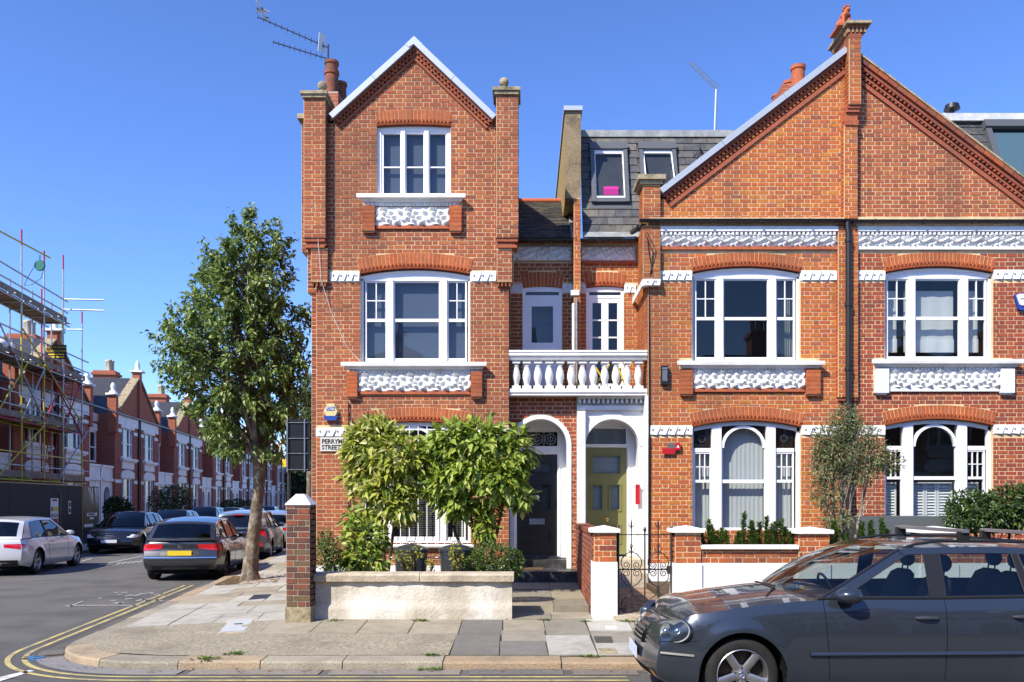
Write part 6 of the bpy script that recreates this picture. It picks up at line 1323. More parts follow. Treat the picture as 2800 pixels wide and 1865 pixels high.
gw1 = thing('garden_wall', 'low cream rendered garden wall with a stone coping in front of the corner house', 'wall', (X(1130, DW), DW+0.1, 0.19))
wl, wr = X(862, DW), X(1400, DW); rows = []
def wavy(x, z): return 0.008*math.sin(3.1*x+5*z)+0.006*math.sin(9*x-4*z)+0.004*math.sin(23*x+17*z)
mb = MB(); zb, zt = 0.12, Z(1590, DW)
for j in range(13):
    z = zb+(zt-zb)*j/12; rows.append([(wl+(wr-wl)*i/60, DW+wavy(wl+(wr-wl)*i/60, z)-(0.025 if z < 0.38 else 0), z) for i in range(61)])
mb.grid(rows); mb.box(wl, wr, DW+0.04, DW+0.22, zb, zt); mb.polys([(wr, DW-0.0, zb), (wr, DW+0.22, zb), (wr, DW+0.22, zt), (wr, DW-0.0, zt)], [(0, 1, 2, 3)]); mb.build('rendered_wall', 'cream_render', gw1, smooth=True, auto=40)
for i, (a, b) in enumerate(((X(855, DW), X(1147, DW)), (X(1149, DW), X(1405, DW)))):
    n = 24; front = []
    mb = MB(); top = Z(1567, DW)+0.0; L = []
    for kx in range(n+1):
        x = a+(b-a)*kx/n; w = 0.008*math.sin(7*x+i)+0.005*math.sin(19*x); L.append([(x, DW-0.055+w, zt+0.004), (x, DW-0.062+w, top-0.03), (x, DW-0.04+w, top-0.004+w*0.3), (x, DW+0.27, top), (x, DW+0.27, zt+0.004)])
    mb.grid(L, closed=True); mb.face(L[0]); mb.face(L[-1][::-1]); mb.build('coping_stone', 'coping_stone', gw1)
# path to the black door, with a low step
path = thing('garden_path', 'x', None); del path['label']; path['kind'] = 'structure'; path.location = (0.3, 13.5, 0.2)
def path_slab(x0, x1, y0, y1, z, c): MB().box(x0+0.004, x1-0.004, y0+0.004, y1-0.004, z-0.12, z, 0, c).build('path_slab', 'flag', path)
MB().box(-0.33, 0.93, 11.66, 15.6, 0.02, 0.195).build('path_bed', 'joint', path)
for (x0, x1, y0, y1, z, c) in ((-0.3, 0.35, 11.67, 12.38, 0.215, MID), (0.35, 0.92, 11.67, 12.38, 0.215, TAN), (-0.3, 0.4, 12.38, 13.3, 0.31, TAN), (0.4, 0.92, 12.38, 13.1, 0.312, MID), (-0.3, 0.4, 13.3, 14.4, 0.325, MID), (0.4, 0.92, 13.1, 14.2, 0.325, TAN), (-0.3, 0.4, 14.4, 15.55, 0.345, MID), (0.4, 0.92, 14.2, 15.55, 0.345, MID)): path_slab(x0, x1, y0, y1, z, shade(c, 0.85, 1.0))
# party wall and its white-footed pier, gate, wall with planting trough
def stub_pier(name, label, x0, x1, y0, z0, zm, z1, zc, cap_over=0.05, n_sep=60):
    r_ = thing(name, label, 'pillar', ((x0+x1)/2, y0+0.16, z0)); h = House(r_, n_sep); h.pier(x0, x1, y0, y0+0.34, zm, z1, PAL_ARCH+PAL_PIER[:2], [4, 4, 3, 3, 2, 2]); h.finish()
    MB().box(x0-0.015, x1+0.015, y0-0.02, y0+0.36, z0-0.05, zm).build('white_foot', 'white_render', r_)
    mb = MB(); a, b, c, d = x0-cap_over, x1+cap_over, y0-cap_over, y0+0.34+cap_over; e = 0.05
    mb.polys([(a, c, z1), (b, c, z1), (b, d, z1), (a, d, z1), (a, c, z1+e), (b, c, z1+e), (b, d, z1+e), (a, d, z1+e), ((a+b)/2, (c+d)/2, zc)], [(0, 1, 5, 4), (1, 2, 6, 5), (2, 3, 7, 6), (3, 0, 4, 7), (4, 5, 8), (5, 6, 8), (6, 7, 8), (7, 4, 8)]); mb.build('cap', 'white_render', r_); return r_
stub_pier('gate_pier', 'brick gate pier with a tall white foot left of the iron gate', X(1624, DW), X(1685, DW), DW, 0.2, Z(1537, DW), Z(1456, DW), Z(1437, DW))
pwall = thing('party_wall', 'dark brick dividing wall running back between the two front paths', 'wall', (1.05, 14, 0.2)); hp = House(pwall, 120)
hp.face('y', 0.935, -1, lambda y: None if False else (12.05, 15.9), [], 0.2, 1.36, PAL_PIER, W_PIER, t=0.2); hp.finish('mortar_grey')
y = 12.05
while y < 15.85: MB().box(0.915, 1.155, y+0.004, min(15.9, y+0.225)-0.004, 1.362, 1.43, 0, rnd.choice(PAL_PIER)).build('coping_brick', 'brick', pwall); y += 0.225
LW0, LW1 = X(1916, DW), X(2182, DW)
stub_pier('gate_pier', 'brick pier with white cap right of the iron gate', X(1845, DW), X(1915, DW), DW-0.02, 0.2, Z(1540, DW), Z(1456, DW), Z(1437, DW))
stub_pier('gate_pier', 'brick pier with white cap between trough and grey car roof', X(2183, DW), X(2266, DW), DW-0.02, 0.2, Z(1540, DW), Z(1459, DW), Z(1441, DW))
stub_pier('gate_pier', 'brick pier with white cap behind the grey car roof bar', X(2518, DW), X(2616, DW), DW-0.02, 0.2, Z(1540, DW), Z(1457, DW), Z(1439, DW))
for (nm, lb, x0, x1) in (('front_wall', 'low brick front wall with white coping and white base beside the gate', LW0, LW1), ('front_wall', 'low brick front wall behind the grey car, right of the trough', X(2267, DW), X(2517, DW)), ('front_wall', 'low brick front wall below the dense round shrub', X(2617, DW), X(2617, DW)+2.4)):
    w_ = thing(nm, lb, 'wall', ((x0+x1)/2, DW+0.1, 0.2)); h = House(w_, 90); h.face('x', DW+0.015, -1, lambda z: (x0+0.002, x1-0.002), [], Z(1540, DW), Z(1501, DW), PAL_ARCH+PAL_PIER[:2], [4, 4, 3, 3, 2, 2], t=0.2); h.finish()
    MB().box(x0+0.002, x1-0.002, DW-0.008, DW+0.24, 0.15, Z(1540, DW)).build('white_base', 'white_render', w_); MB().box(x0+0.003, x1-0.003, DW-0.05, DW+0.10, Z(1501, DW), Z(1490, DW)).build('coping', 'white_render', w_); MB().box(x0+0.003, x1-0.003, DW+0.10, DW+0.5, Z(1530, DW), Z(1497, DW)).build('soil', 'soil', w_)
tile_mats = [(0.36, 0.22, 0.13), (0.30, 0.20, 0.13), (0.24, 0.15, 0.10)]
ypath = thing('tiled_path', 'x', None); del ypath['label']; ypath['kind'] = 'structure'; ypath.location = (1.7, 13.5, 0.2)
MB().box(1.16, 2.2, 11.70, 15.5, 0.02, 0.255).build('path_bed', 'joint', ypath)
MB().box(1.2, 2.1, 11.62, 11.98, 0.1, 0.262).build('threshold', 'coping_stone', ypath)
tc_ = {}
for j in range(14):
    for i in range(5):
        c = tile_mats[(i+j) % 3]
        if c not in tc_: o = MB().box(-0.097, 0.097, -0.117, 0.117, -0.02, 0.006, 0, c).build('floor_tile', 'flag', ypath, local=True); tc_[c] = o.data
        else: o = add('floor_tile', tc_[c], ypath)
        o.location = Vector((1.27+i*0.2, 12.12+j*0.24, 0.262))-ypath.location
# wrought iron gate
gx0, gx1, gy = X(1691, 11.8), X(1838, 11.8), 11.85; gate = thing('iron_gate', 'ornate black wrought iron gate between the two brick piers', 'gate', ((gx0+gx1)/2, gy, 0.26)); gz0, gz1 = Z(1672, gy), Z(1462, gy); gw_w = gx1-gx0
def bar(pts, r=0.009, name='bar', n=6): return MB().tube(pts, r, n).build(name, 'iron', gate, smooth=True)
for x in (gx0, gx1): bar([(x, gy, gz0-0.03), (x, gy, gz1+0.05)], 0.02, 'post', 8); MB().lathe([(0.022, 0), (0.03, 0.02), (0.024, 0.05), (0.012, 0.07)], (x, gy, gz1+0.05), 8).build('post_finial', 'iron', gate)
zm1 = Z(1557, gy)
for z, r in ((gz1, 0.008), (zm1, 0.011), (gz0+0.03, 0.011)): bar([(gx0, gy, z), (gx1, gy, z)], r, 'rail')
xm = (gx0+gx1)/2; bar([(xm, gy, gz0), (xm, gy, gz1+0.05)], 0.011, 'stile'); MB().lathe([(0.012, -0.02), (0.022, 0), (0.022, 0.02), (0.008, 0.05)], (xm, gy, gz1+0.06), 8).build('post_finial', 'iron', gate)
def spear(x, z, s=1.0):
    m = MB(); m.tube([(x, gy, z-0.10*s), (x, gy, z+0.05*s), (x, gy, z+0.12*s)], [0.006, 0.012*s, 0.002], 6)
    for sg in (-1, 1): m.tube([(x, gy, z), (x+sg*0.035*s, gy, z+0.03*s), (x+sg*0.042*s, gy, z+0.075*s)], [0.008, 0.006, 0.002], 5)
    m.build('spearhead', 'iron', gate)
def scroll(x, z, r, sg, up=1, turns=1.4):
    pts = []
    for i in range(26):
        t = i/25; a = math.pi/2*up+sg*t*turns*2*math.pi*up; rr = r*(1-0.72*t); pts.append((x+rr*math.cos(a)-0*sg, gy, z+rr*math.sin(a)))
    bar(pts, 0.0065, 'scroll', 5)
for cx in ((gx0+xm)/2, (xm+gx1)/2):
    bar([(cx, gy, gz0), (cx, gy, gz1+0.09)], 0.008, 'stile'); spear(cx, gz1+0.10, 1.1); spear(cx, Z(1512, gy), 1.2); hw = gw_w/4*0.78
    for (zz, up) in ((Z(1535, gy), 1), (Z(1578, gy), -1), (Z(1652, gy), 1)):
        for sg in (-1, 1):
            bar([(cx, gy, zz+up*0.14), (cx+sg*hw*0.55, gy, zz+up*0.10), (cx+sg*hw*0.95, gy, zz+up*0.03), (cx+sg*hw*0.98, gy, zz-up*0.04), (cx+sg*hw*0.8, gy, zz-up*0.10), (cx+sg*hw*0.5, gy, zz-up*0.11)], 0.008, 'scroll'); scroll(cx+sg*hw*0.5, zz-up*0.055, 0.052, sg, -up)
        bar([(cx, gy, zz+up*0.17), (cx-0.02, gy, zz+up*0.22), (cx, gy, zz+up*0.26), (cx+0.02, gy, zz+up*0.22), (cx, gy, zz+up*0.17)], 0.006, 'scroll')
MB().box(gx1-0.06, gx1+0.03, gy-0.03, gy+0.02, zm1-0.06, zm1+0.05).build('latch_box', 'iron', gate)
# ------------------------------------------------------------------ foliage
LEAF_V = [(0, 0, 0), (-0.5, 0.42, 0.10), (0, 0.46, 0), (0.5, 0.42, 0.10), (0, 1, -0.10)]; LEAF_F = [(0, 2, 1), (0, 3, 2), (1, 2, 4), (2, 3, 4)]
def leaf_frame(d, up):
    d = d.normalized(); s = d.cross(up)
    if s.length < 1e-3: s = d.cross(Vector((1, 0.1, 0)))
    s.normalize(); n = s.cross(d); return s, d, n
def foliage(parent, leaves, n_sep=0, m='leaf', name='leaf', mass='foliage'):
    """leaves: (pos, dir, up, length, width, colour). The largest-looking ones become single leaves, the rest one mass"""
    L = root_of(parent).location; cam_p = Vector((0, 0, CAMZ)); leaves = sorted(leaves, key=lambda q: (q[0]-cam_p).length-q[3]*2); sep, rest = leaves[:n_sep], leaves[n_sep:]; cache = {}
    for p, d, up, l, w, c in sep:
        if c not in cache:
            o = MB().polys(LEAF_V, LEAF_F, 0, c).build(name, m, parent, local=True); cache[c] = o.data
        else: o = add(name, cache[c], parent)
        s, y, n = leaf_frame(d, up); q = p-L
        o.matrix_basis = Matrix(((s.x*w, y.x*l, n.x*l, q.x), (s.y*w, y.y*l, n.y*l, q.y), (s.z*w, y.z*l, n.z*l, q.z), (0, 0, 0, 1)))
    mb = MB()
    for p, d, up, l, w, c in rest:
        s, y, n = leaf_frame(d, up); mb.polys([p+s*(v[0]*w)+y*(v[1]*l)+n*(v[2]*l) for v in LEAF_V], LEAF_F, 0, c)
    if rest: mb.build(mass, m, parent, kind='stuff')
def rv(s=1.0): return Vector((rnd.gauss(0, 1), rnd.gauss(0, 1), rnd.gauss(0, 1)))*s
def blob_leaves(c, rad, n, ln, wd, pal, shell=0.55, droop=0.3, out=0.7, wts=None, clump=0):
    """leaves through an ellipsoid, denser near its surface, pointing outwards and drooping"""
    res = []; c = Vector(c); seeds = []
    for _ in range(clump): q = rv().normalized(); seeds.append(q)
    for _ in range(n):
        q = rv().normalized() if not seeds else (rnd.choice(seeds)+rv(0.22)).normalized()
        t = shell+(1-shell)*rnd.random()**0.6 if rnd.random() < 0.85 else rnd.random()
        if seeds: t *= 0.86+0.22*math.sin(9*q.x+7*q.z+5*q.y)
        p = c+Vector((q.x*rad[0], q.y*rad[1], q.z*rad[2]))*t; d = (q*out+rv(0.38)+Vector((0, 0, -droop)))
        res.append((p, d, (q+Vector((0, 0, 0.6))+rv(0.3)).normalized(), ln*rnd.uniform(0.65, 1.2), wd*rnd.uniform(0.7, 1.15), rnd.choices(pal, wts)[0]))
    return res
def shrub(name, label, blobs, n, ln, wd, pal, base, stems, m='leaf', n_sep=200, cat='shrub', wts=None, droop=0.3, shell=0.55, clump=0, stem_m='twig', group=None, out=0.7):
    """blobs: (px, py, rx_px, ry_px, depth) measured on the photo at its own depth"""
    r_ = thing(name, label, cat, base, 0, group); lv = []; tot = sum(b[2]*b[3] for b in blobs)
    for (bx, by, rx, ry, D) in blobs:
        k = D/FPX; lv += blob_leaves((X(bx, D), D, Z(by, D)), (rx*k, (rx*0.5+ry*0.5)*k*0.8, ry*k), int(n*bx_share(rx, ry, tot)), ln, wd, pal, shell, droop, out, wts, clump)
    for (bx, by, rx, ry, D) in blobs[:stems]:
        top = Vector((X(bx, D), D, Z(by, D))); b = Vector(base); mid = b.lerp(top, 0.5)+Vector((rnd.uniform(-0.08, 0.08), rnd.uniform(-0.05, 0.05), 0)); MB().tube([b, mid, top, top+Vector((rnd.uniform(-0.1, 0.1), 0, ry*D/FPX*0.5))], [0.03, 0.024, 0.016, 0.006], 7).build('stem', stem_m, r_, smooth=True)
        for _ in range(5): e = top+Vector((rnd.uniform(-1, 1)*rx*D/FPX*0.7, rnd.uniform(-0.3, 0.3), rnd.uniform(-0.6, 0.7)*ry*D/FPX)); MB().tube([mid.lerp(top, rnd.random()), e], [0.012, 0.004], 5).build('stem', stem_m, r_, smooth=True)
    foliage(r_, lv, n_sep, m); return r_
def bx_share(rx, ry, tot): return rx*ry/tot
VAR = [(0.40, 0.45, 0.06), (0.52, 0.53, 0.13), (0.26, 0.34, 0.04), (0.62, 0.60, 0.24), (0.12, 0.19, 0.025)]; GRN = [(0.27, 0.37, 0.045), (0.17, 0.27, 0.035), (0.36, 0.44, 0.07), (0.08, 0.14, 0.02), (0.48, 0.51, 0.14)]
shrub('variegated_shrub', 'large pale yellow green leafy shrub before the left of the barred window', [(1035, 1215, 88, 70, 13.6), (985, 1225, 45, 60, 13.7), (1090, 1250, 80, 68, 13.5), (1000, 1300, 62, 55, 13.7), (1062, 1335, 72, 52, 13.5), (1085, 1390, 58, 48, 13.5), (1010, 1395, 40, 30, 13.6), (1030, 1180, 60, 40, 13.7), (1140, 1250, 40, 50, 13.6), (1130, 1320, 36, 46, 13.6)], 4000, 0.18, 0.08, VAR, (X(1050, 13.6), 13.7, 0.3), 4, n_sep=260, wts=[5, 5, 3, 3, 2], droop=0.28, clump=70)
shrub('large_leaved_shrub', 'large glossy green leafy shrub between the ground floor window and black door', [(1180, 1260, 45, 50, 13.5), (1240, 1215, 78, 68, 13.5), (1330, 1205, 85, 62, 13.4), (1405, 1235, 60, 70, 13.4), (1290, 1285, 85, 62, 13.4), (1220, 1320, 55, 55, 13.5), (1370, 1310, 66, 62, 13.3), (1420, 1350, 30, 48, 13.4), (1250, 1375, 50, 42, 13.5), (1330, 1380, 40, 40, 13.6), (1325, 1440, 26, 50, 13.6)], 4300, 0.19, 0.09, GRN, (X(1318, 13.6), 13.7, 0.3), 4, n_sep=260, wts=[5, 3, 5, 1, 3], droop=0.32, clump=80)
shrub('laurel', 'low spotted laurel with broad yellow green leaves behind the cream wall', [(1000, 1470, 58, 42, 12.9), (985, 1520, 50, 40, 12.7), (1015, 1545, 38, 26, 12.6), (960, 1420, 20, 22, 12.9)], 800, 0.17, 0.085, GRN+VAR[:2], (X(990, 12.8), 12.8, 0.3), 2, n_sep=160, droop=0.35)
BOX = [(0.12, 0.20, 0.045), (0.08, 0.145, 0.03), (0.17, 0.25, 0.06), (0.05, 0.09, 0.022)]
shrub('hedge_bush', 'small dark hedge bush in the corner behind the brick pillar', [(898, 1520, 38, 52, 12.6), (890, 1480, 22, 36, 12.7), (925, 1535, 28, 34, 12.6)], 1700, 0.045, 0.026, BOX, (X(898, 12.6), 12.7, 0.3), 2, n_sep=60, droop=0.0)
shrub('box_bush', 'rounded small leaved bush at the path end of the cream wall', [(1352, 1530, 72, 46, 12.6), (1305, 1545, 35, 32, 12.5), (1405, 1540, 28, 38, 12.6)], 3000, 0.05, 0.028, BOX, (X(1350, 12.6), 12.7, 0.3), 3, n_sep=60, droop=0.0)
YEL = [(0.40, 0.36, 0.05), (0.30, 0.32, 0.05), (0.20, 0.25, 0.04)]
shrub('yellow_leaved_plant', 'thin yellow leaved plant in front of the left dustbin', [(1095, 1520, 22, 14, 12.2), (1135, 1510, 20, 20, 12.2), (1120, 1540, 22, 16, 12.2)], 170, 0.065, 0.035, YEL, (X(1122, 12.2), 12.2, 0.3), 3, n_sep=60, shell=0.2)
shrub('yellow_leaved_plant', 'upright yellow leaved plant in front of the right dustbin', [(1240, 1500, 12, 15, 12.2), (1252, 1525, 18, 18, 12.2), (1245, 1550, 10, 14, 12.2)], 150, 0.065, 0.035, YEL, (X(1247, 12.2), 12.2, 0.3), 3, n_sep=60, shell=0.2)
shrub('seedling', 'sparse little plant between the two dustbins', [(1180, 1545, 16, 22, 12.2)], 60, 0.045, 0.025, YEL, (X(1180, 12.2), 12.2, 0.3), 1, n_sep=30, shell=0.2)
# upright evergreen tufts in the trough and beyond
EUO = [(0.11, 0.20, 0.035), (0.07, 0.14, 0.025), (0.16, 0.26, 0.05), (0.035, 0.075, 0.015)]
def tuft(label, spikes, D):
    bx = sum(s[0] for s in spikes)/len(spikes); r_ = thing('evergreen_tuft', label, 'plant', (X(bx, D), D, Z(1495, D)), 0, 'evergreen tufts behind the low front walls'); lv = []
    for (px, pt) in spikes:
        b = Vector((X(px, D)+rnd.uniform(-0.03, 0.03), D+rnd.uniform(-0.08, 0.08), Z(1495, D))); t = Vector((X(px, D)+rnd.uniform(-0.03, 0.05), b.y, Z(pt, D))); MB().tube([b, t], [0.008, 0.003], 5).build('stem', 'twig', r_)
        n = int((t-b).length*520)
        for i in range(n):
            f = (i+0.5)/n; p = b.lerp(t, f); q = Vector((rnd.gauss(0, 1), rnd.gauss(0, 1), 0.25)).normalized(); rr = 0.05*(1-0.5*f); lv.append((p+q*rr*0.5, q+Vector((0, 0, 0.5))+rv(0.2), Vector((0, 0, 1)), rnd.uniform(0.045, 0.065), rnd.uniform(0.026, 0.038), rnd.choice(EUO)))
    foliage(r_, lv, 60)
tuft('leftmost evergreen tuft in the brick planting trough', [(1925, 1450), (1937, 1425), (1950, 1440), (1962, 1455), (1975, 1448), (1984, 1455), (1944, 1462), (1968, 1470)], 11.95)
tuft('middle evergreen tuft in the trough, with one tall spike', [(2010, 1460), (2022, 1455), (2031, 1406), (2045, 1440), (2055, 1428), (2068, 1450), (2078, 1430), (2060, 1465)], 11.95)
tuft('rightmost evergreen tuft in the brick planting trough', [(2090, 1455), (2100, 1415), (2112, 1435), (2122, 1430), (2133, 1422), (2145, 1445), (2156, 1455), (2163, 1470), (2108, 1460)], 11.95)
tuft('evergreen tuft behind the pier at the grey car bonnet', [(2272, 1450), (2280, 1425), (2292, 1445), (2302, 1460), (2312, 1465)], 11.95)
tuft('evergreen tuft above the grey car windscreen', [(2352, 1455), (2366, 1430), (2378, 1428), (2390, 1450), (2408, 1420), (2420, 1440), (2430, 1452)], 11.95)
OLV = [(0.18, 0.23, 0.10), (0.13, 0.175, 0.065), (0.25, 0.29, 0.14), (0.10, 0.135, 0.05), (0.25, 0.19, 0.10)]
shrub('olive_tree', 'slender grey green olive tree against the middle downpipe', [(2312, 1150, 45, 45, 13.4), (2275, 1195, 55, 40, 13.4), (2345, 1190, 55, 40, 13.4), (2300, 1240, 70, 45, 13.4), (2385, 1245, 50, 45, 13.4), (2255, 1280, 45, 45, 13.4), (2345, 1290, 55, 40, 13.4), (2260, 1350, 40, 50, 13.4), (2290, 1420, 50, 30, 13.4), (2430, 1265, 40, 30, 13.4), (2240, 1230, 25, 30, 13.4)], 7000, 0.085, 0.021, OLV, (X(2308, 13.4), 13.4, 0.35), 6, m='leaf_matt', n_sep=120, droop=0.1, shell=0.25, stem_m='bark_pale', clump=0)
DRK_ = [(0.07, 0.13, 0.028), (0.045, 0.09, 0.02), (0.11, 0.18, 0.04), (0.03, 0.06, 0.015)]
shrub('dense_shrub', 'big dense dark green shrub at the right edge behind the car', [(2690, 1405, 90, 52, 13.0), (2650, 1380, 60, 40, 13.1), (2770, 1390, 80, 65, 13.0), (2850, 1380, 80, 70, 13.0), (2620, 1420, 42, 30, 12.8)], 5600, 0.09, 0.04, DRK_, (X(2730, 13), 13.1, 0.35), 3, n_sep=150, droop=0.2)
single(MB().box(X(2338, 13.6), X(2585, 13.6), 13.4, 14.3, 0.34, Z(1412, 13.6)), 'bin_store', 'slate_sign', 'grey slatted bin store box below the shuttered window', 'bin store')
# ------------------------------------------------------------------ street trees
def tree(name, label, bx, by, bz, env, D, n_cl, per, ln, wd, pal, trunk, n_sep=250, big=()):
    """env: list of (py, px_left, px_right) outline of the crown at depth D; trunk: list of (px, py, radius)"""
    r_ = thing(name, label, 'tree', (bx, by, bz)); T = [(Vector((X(p[0], D), D, Z(p[1], D))), p[2]) for p in trunk]; T[0][0].z = bz-0.05
    mb = MB(); rows = []; n = 16
    for i, (p, rr) in enumerate(T):
        row = []
        for k in range(n): a = 2*math.pi*k/n; q = rr*(1+(0.16*math.sin(3*a+1)+0.1*math.sin(5*a)) * (1.0 if i == 0 else 0.35)); row.append(p+Vector((q*math.cos(a), q*math.sin(a), 0)))
        rows.append(row)
    mb.grid(rows, closed=True); mb.build('trunk', 'bark', r_, smooth=True); fork = T[-1][0]; ends = []
    def width(py):
        for (a, l0, r0), (b, l1, r1) in zip(env, env[1:]):
            if a <= py <= b: t = (py-a)/(b-a); return l0+(l1-l0)*t, r0+(r1-r0)*t
        return env[-1][1:]
    tot = sum((b[0]-a[0])*((a[2]-a[1]+b[2]-b[1])/2)**1.5 for a, b in zip(env, env[1:])); cl = []
    for a, b in zip(env, env[1:]):
        k = (b[0]-a[0])*((a[2]-a[1]+b[2]-b[1])/2)**1.5/tot
        for _ in range(max(2, int(n_cl*k))):
            py = rnd.uniform(a[0], b[0]); l, r0 = width(py); c = (l+r0)/2; h = (r0-l)/2; ang = rnd.uniform(0, 2*math.pi); rad = math.sqrt(rnd.uniform(0.05, 1))*h
            cl.append(Vector((X(c, D)+rad*math.cos(ang)*D/FPX, D+rad*math.sin(ang)*D/FPX*0.85, Z(py, D))))
    limbs = []
    for i in range(9):
        py = env[0][0]+(env[-1][0]-env[0][0])*(0.08+0.84*(i/8)); l, r0 = width(py); c = rnd.uniform(l*0.7+r0*0.3, l*0.3+r0*0.7); e = Vector((X(c, D), D+rnd.uniform(-0.7, 0.7), Z(py, D))); s = T[-1-(i % 2)][0]; m_ = s.lerp(e, 0.45)+Vector((rnd.uniform(-0.15, 0.15), rnd.uniform(-0.15, 0.15), 0.12))
        limbs.append((s, m_, e)); MB().tube([s, s.lerp(m_, 0.5), m_, m_.lerp(e, 0.5)+rv(0.05), e], [0.085, 0.065, 0.048, 0.03, 0.012], 8).build('limb', 'bark', r_, smooth=True)
    for (pts_, r0_) in big:
        q_ = [T[-1][0]-Vector((0, 0, 0.15))]+[Vector((X(p[0], D), D+p[2], Z(p[1], D))) for p in pts_]; limbs.append((q_[0], q_[len(q_)//2], q_[-1])); MB().tube(q_, [r0_*(1-0.75*i/(len(q_)-1)) for i in range(len(q_))], 10).build('limb', 'bark', r_, smooth=True)
    br = MB(); lv = []
    for c in cl:
        s, m_, e = min(limbs, key=lambda q: min((q[2]-c).length, (q[1]-c).length*1.05)); st = m_.lerp(e, rnd.uniform(0.1, 0.95)); br.tube([st, st.lerp(c, 0.55)+rv(0.04), c], [0.014, 0.009, 0.004], 4, caps=False)
        ax = ((c-st).normalized()+Vector((0, 0, rnd.uniform(-0.1, 0.6)))).normalized(); Lc = rnd.uniform(0.3, 0.6); tip = c+ax*Lc*0.5; base = c-ax*Lc*0.5
        for i in range(per):
            t = rnd.random(); p = base.lerp(tip, t)+rv(0.055); d = ax*0.45+rv(0.5)+Vector((0, 0, -0.55)); lv.append((p, d, (Vector((0, -0.2, 1))+rv(0.45)).normalized(), ln*rnd.uniform(0.6, 1.2), wd*rnd.uniform(0.7, 1.2), rnd.choice(pal)))
    br.build('twigs', 'twig', r_, kind='stuff'); cr = MB().tube([T[-1][0], T[-1][0]+Vector((0, 0, 0.3))], 0.05, 8).build('crown', 'bark', r_); foliage(cr, lv, n_sep, 'leaf'); return r_
TLF = [(0.17, 0.25, 0.05), (0.12, 0.185, 0.037), (0.24, 0.33, 0.075), (0.08, 0.13, 0.028), (0.33, 0.40, 0.13)]
TD = 18.2
tree('street_tree', 'slim young street tree with an upright leafy crown on the side pavement', X(682, TD), TD, zp(X(682, TD), TD), [(562, 700, 712), (610, 655, 755), (650, 600, 780), (720, 560, 805), (800, 530, 822), (870, 490, 838), (930, 428, 842), (985, 440, 840), (1060, 475, 835), (1130, 515, 830), (1200, 545, 800), (1255, 610, 735)], TD, 450, 46, 0.145, 0.07, TLF, [(680, 1590, 0.23), (682, 1565, 0.175), (688, 1500, 0.145), (696, 1430, 0.13), (704, 1360, 0.122), (709, 1300, 0.125), (714, 1265, 0.11)], big=[([(700, 1200, -0.1), (672, 1120, -0.2), (640, 1040, -0.3), (600, 960, -0.3)], 0.095), ([(716, 1190, 0), (722, 1090, 0.1), (716, 980, 0.1), (708, 800, 0)], 0.10), ([(735, 1190, 0.1), (762, 1110, 0.2), (785, 1020, 0.3)], 0.08), ([(705, 1210, -0.2), (690, 1130, -0.5), (690, 1000, -0.7)], 0.07)])
for s in ((1330, 725, 1180), (1290, 735, 1100)):
    pass
tree('street_tree', 'farther street tree half hidden behind the sign post', X(845, 33), 33, zp(X(845, 33), 33), [(1015, 820, 850), (1060, 790, 900), (1120, 775, 920), (1180, 780, 910), (1240, 800, 890)], 33, 150, 24, 0.17, 0.08, [(0.12, 0.17, 0.04), (0.08, 0.12, 0.03), (0.17, 0.22, 0.06)], [(848, 1480, 0.2), (846, 1400, 0.15), (848, 1260, 0.12)], n_sep=40)
# far trees closing the street, hedges before the terrace
FAR = [(0.06, 0.085, 0.03), (0.04, 0.06, 0.022), (0.09, 0.12, 0.04)]
for i, (px, py, rx, ry, D, lb) in enumerate(((800, 1310, 60, 62, 125, 'dark round tree closing the far end of the street'), (870, 1300, 60, 75, 120, 'tall dark tree at the street end behind the sign post'), (735, 1340, 30, 30, 135, 'small distant tree at the end of the far terrace'))):
    shrub('distant_tree', lb, [(px, py, rx, ry, D), (px-rx*0.4, py+ry*0.3, rx*0.7, ry*0.7, D)], 2200, 0.9, 0.6, FAR, (X(px, D), D, 0), 1, m='leaf_matt', n_sep=0, cat='tree', droop=0.1)
HG = [(0.05, 0.085, 0.028), (0.035, 0.06, 0.02), (0.08, 0.12, 0.035)]
for (lb, bl) in (('dark bushy shrub at the end of the hoarding', [(320, 1390, 35, 30, 38), (345, 1405, 25, 18, 38)]), ('tall row of conifer bushes before the first clear terrace gable', [(430, 1370, 22, 32, 48), (455, 1365, 22, 36, 48.5), (480, 1360, 25, 38, 49), (505, 1368, 22, 34, 50)]), ('low hedge farther along the far terrace', [(620, 1382, 18, 14, 70), (650, 1378, 20, 14, 74), (680, 1380, 18, 12, 80)])):
    D = bl[0][4]; shrub('far_hedge', lb, bl, 1800, 0.16, 0.09, HG, (X(bl[0][0], D), D, 0.1), 1, m='leaf_matt', n_sep=0, cat='hedge', droop=0)
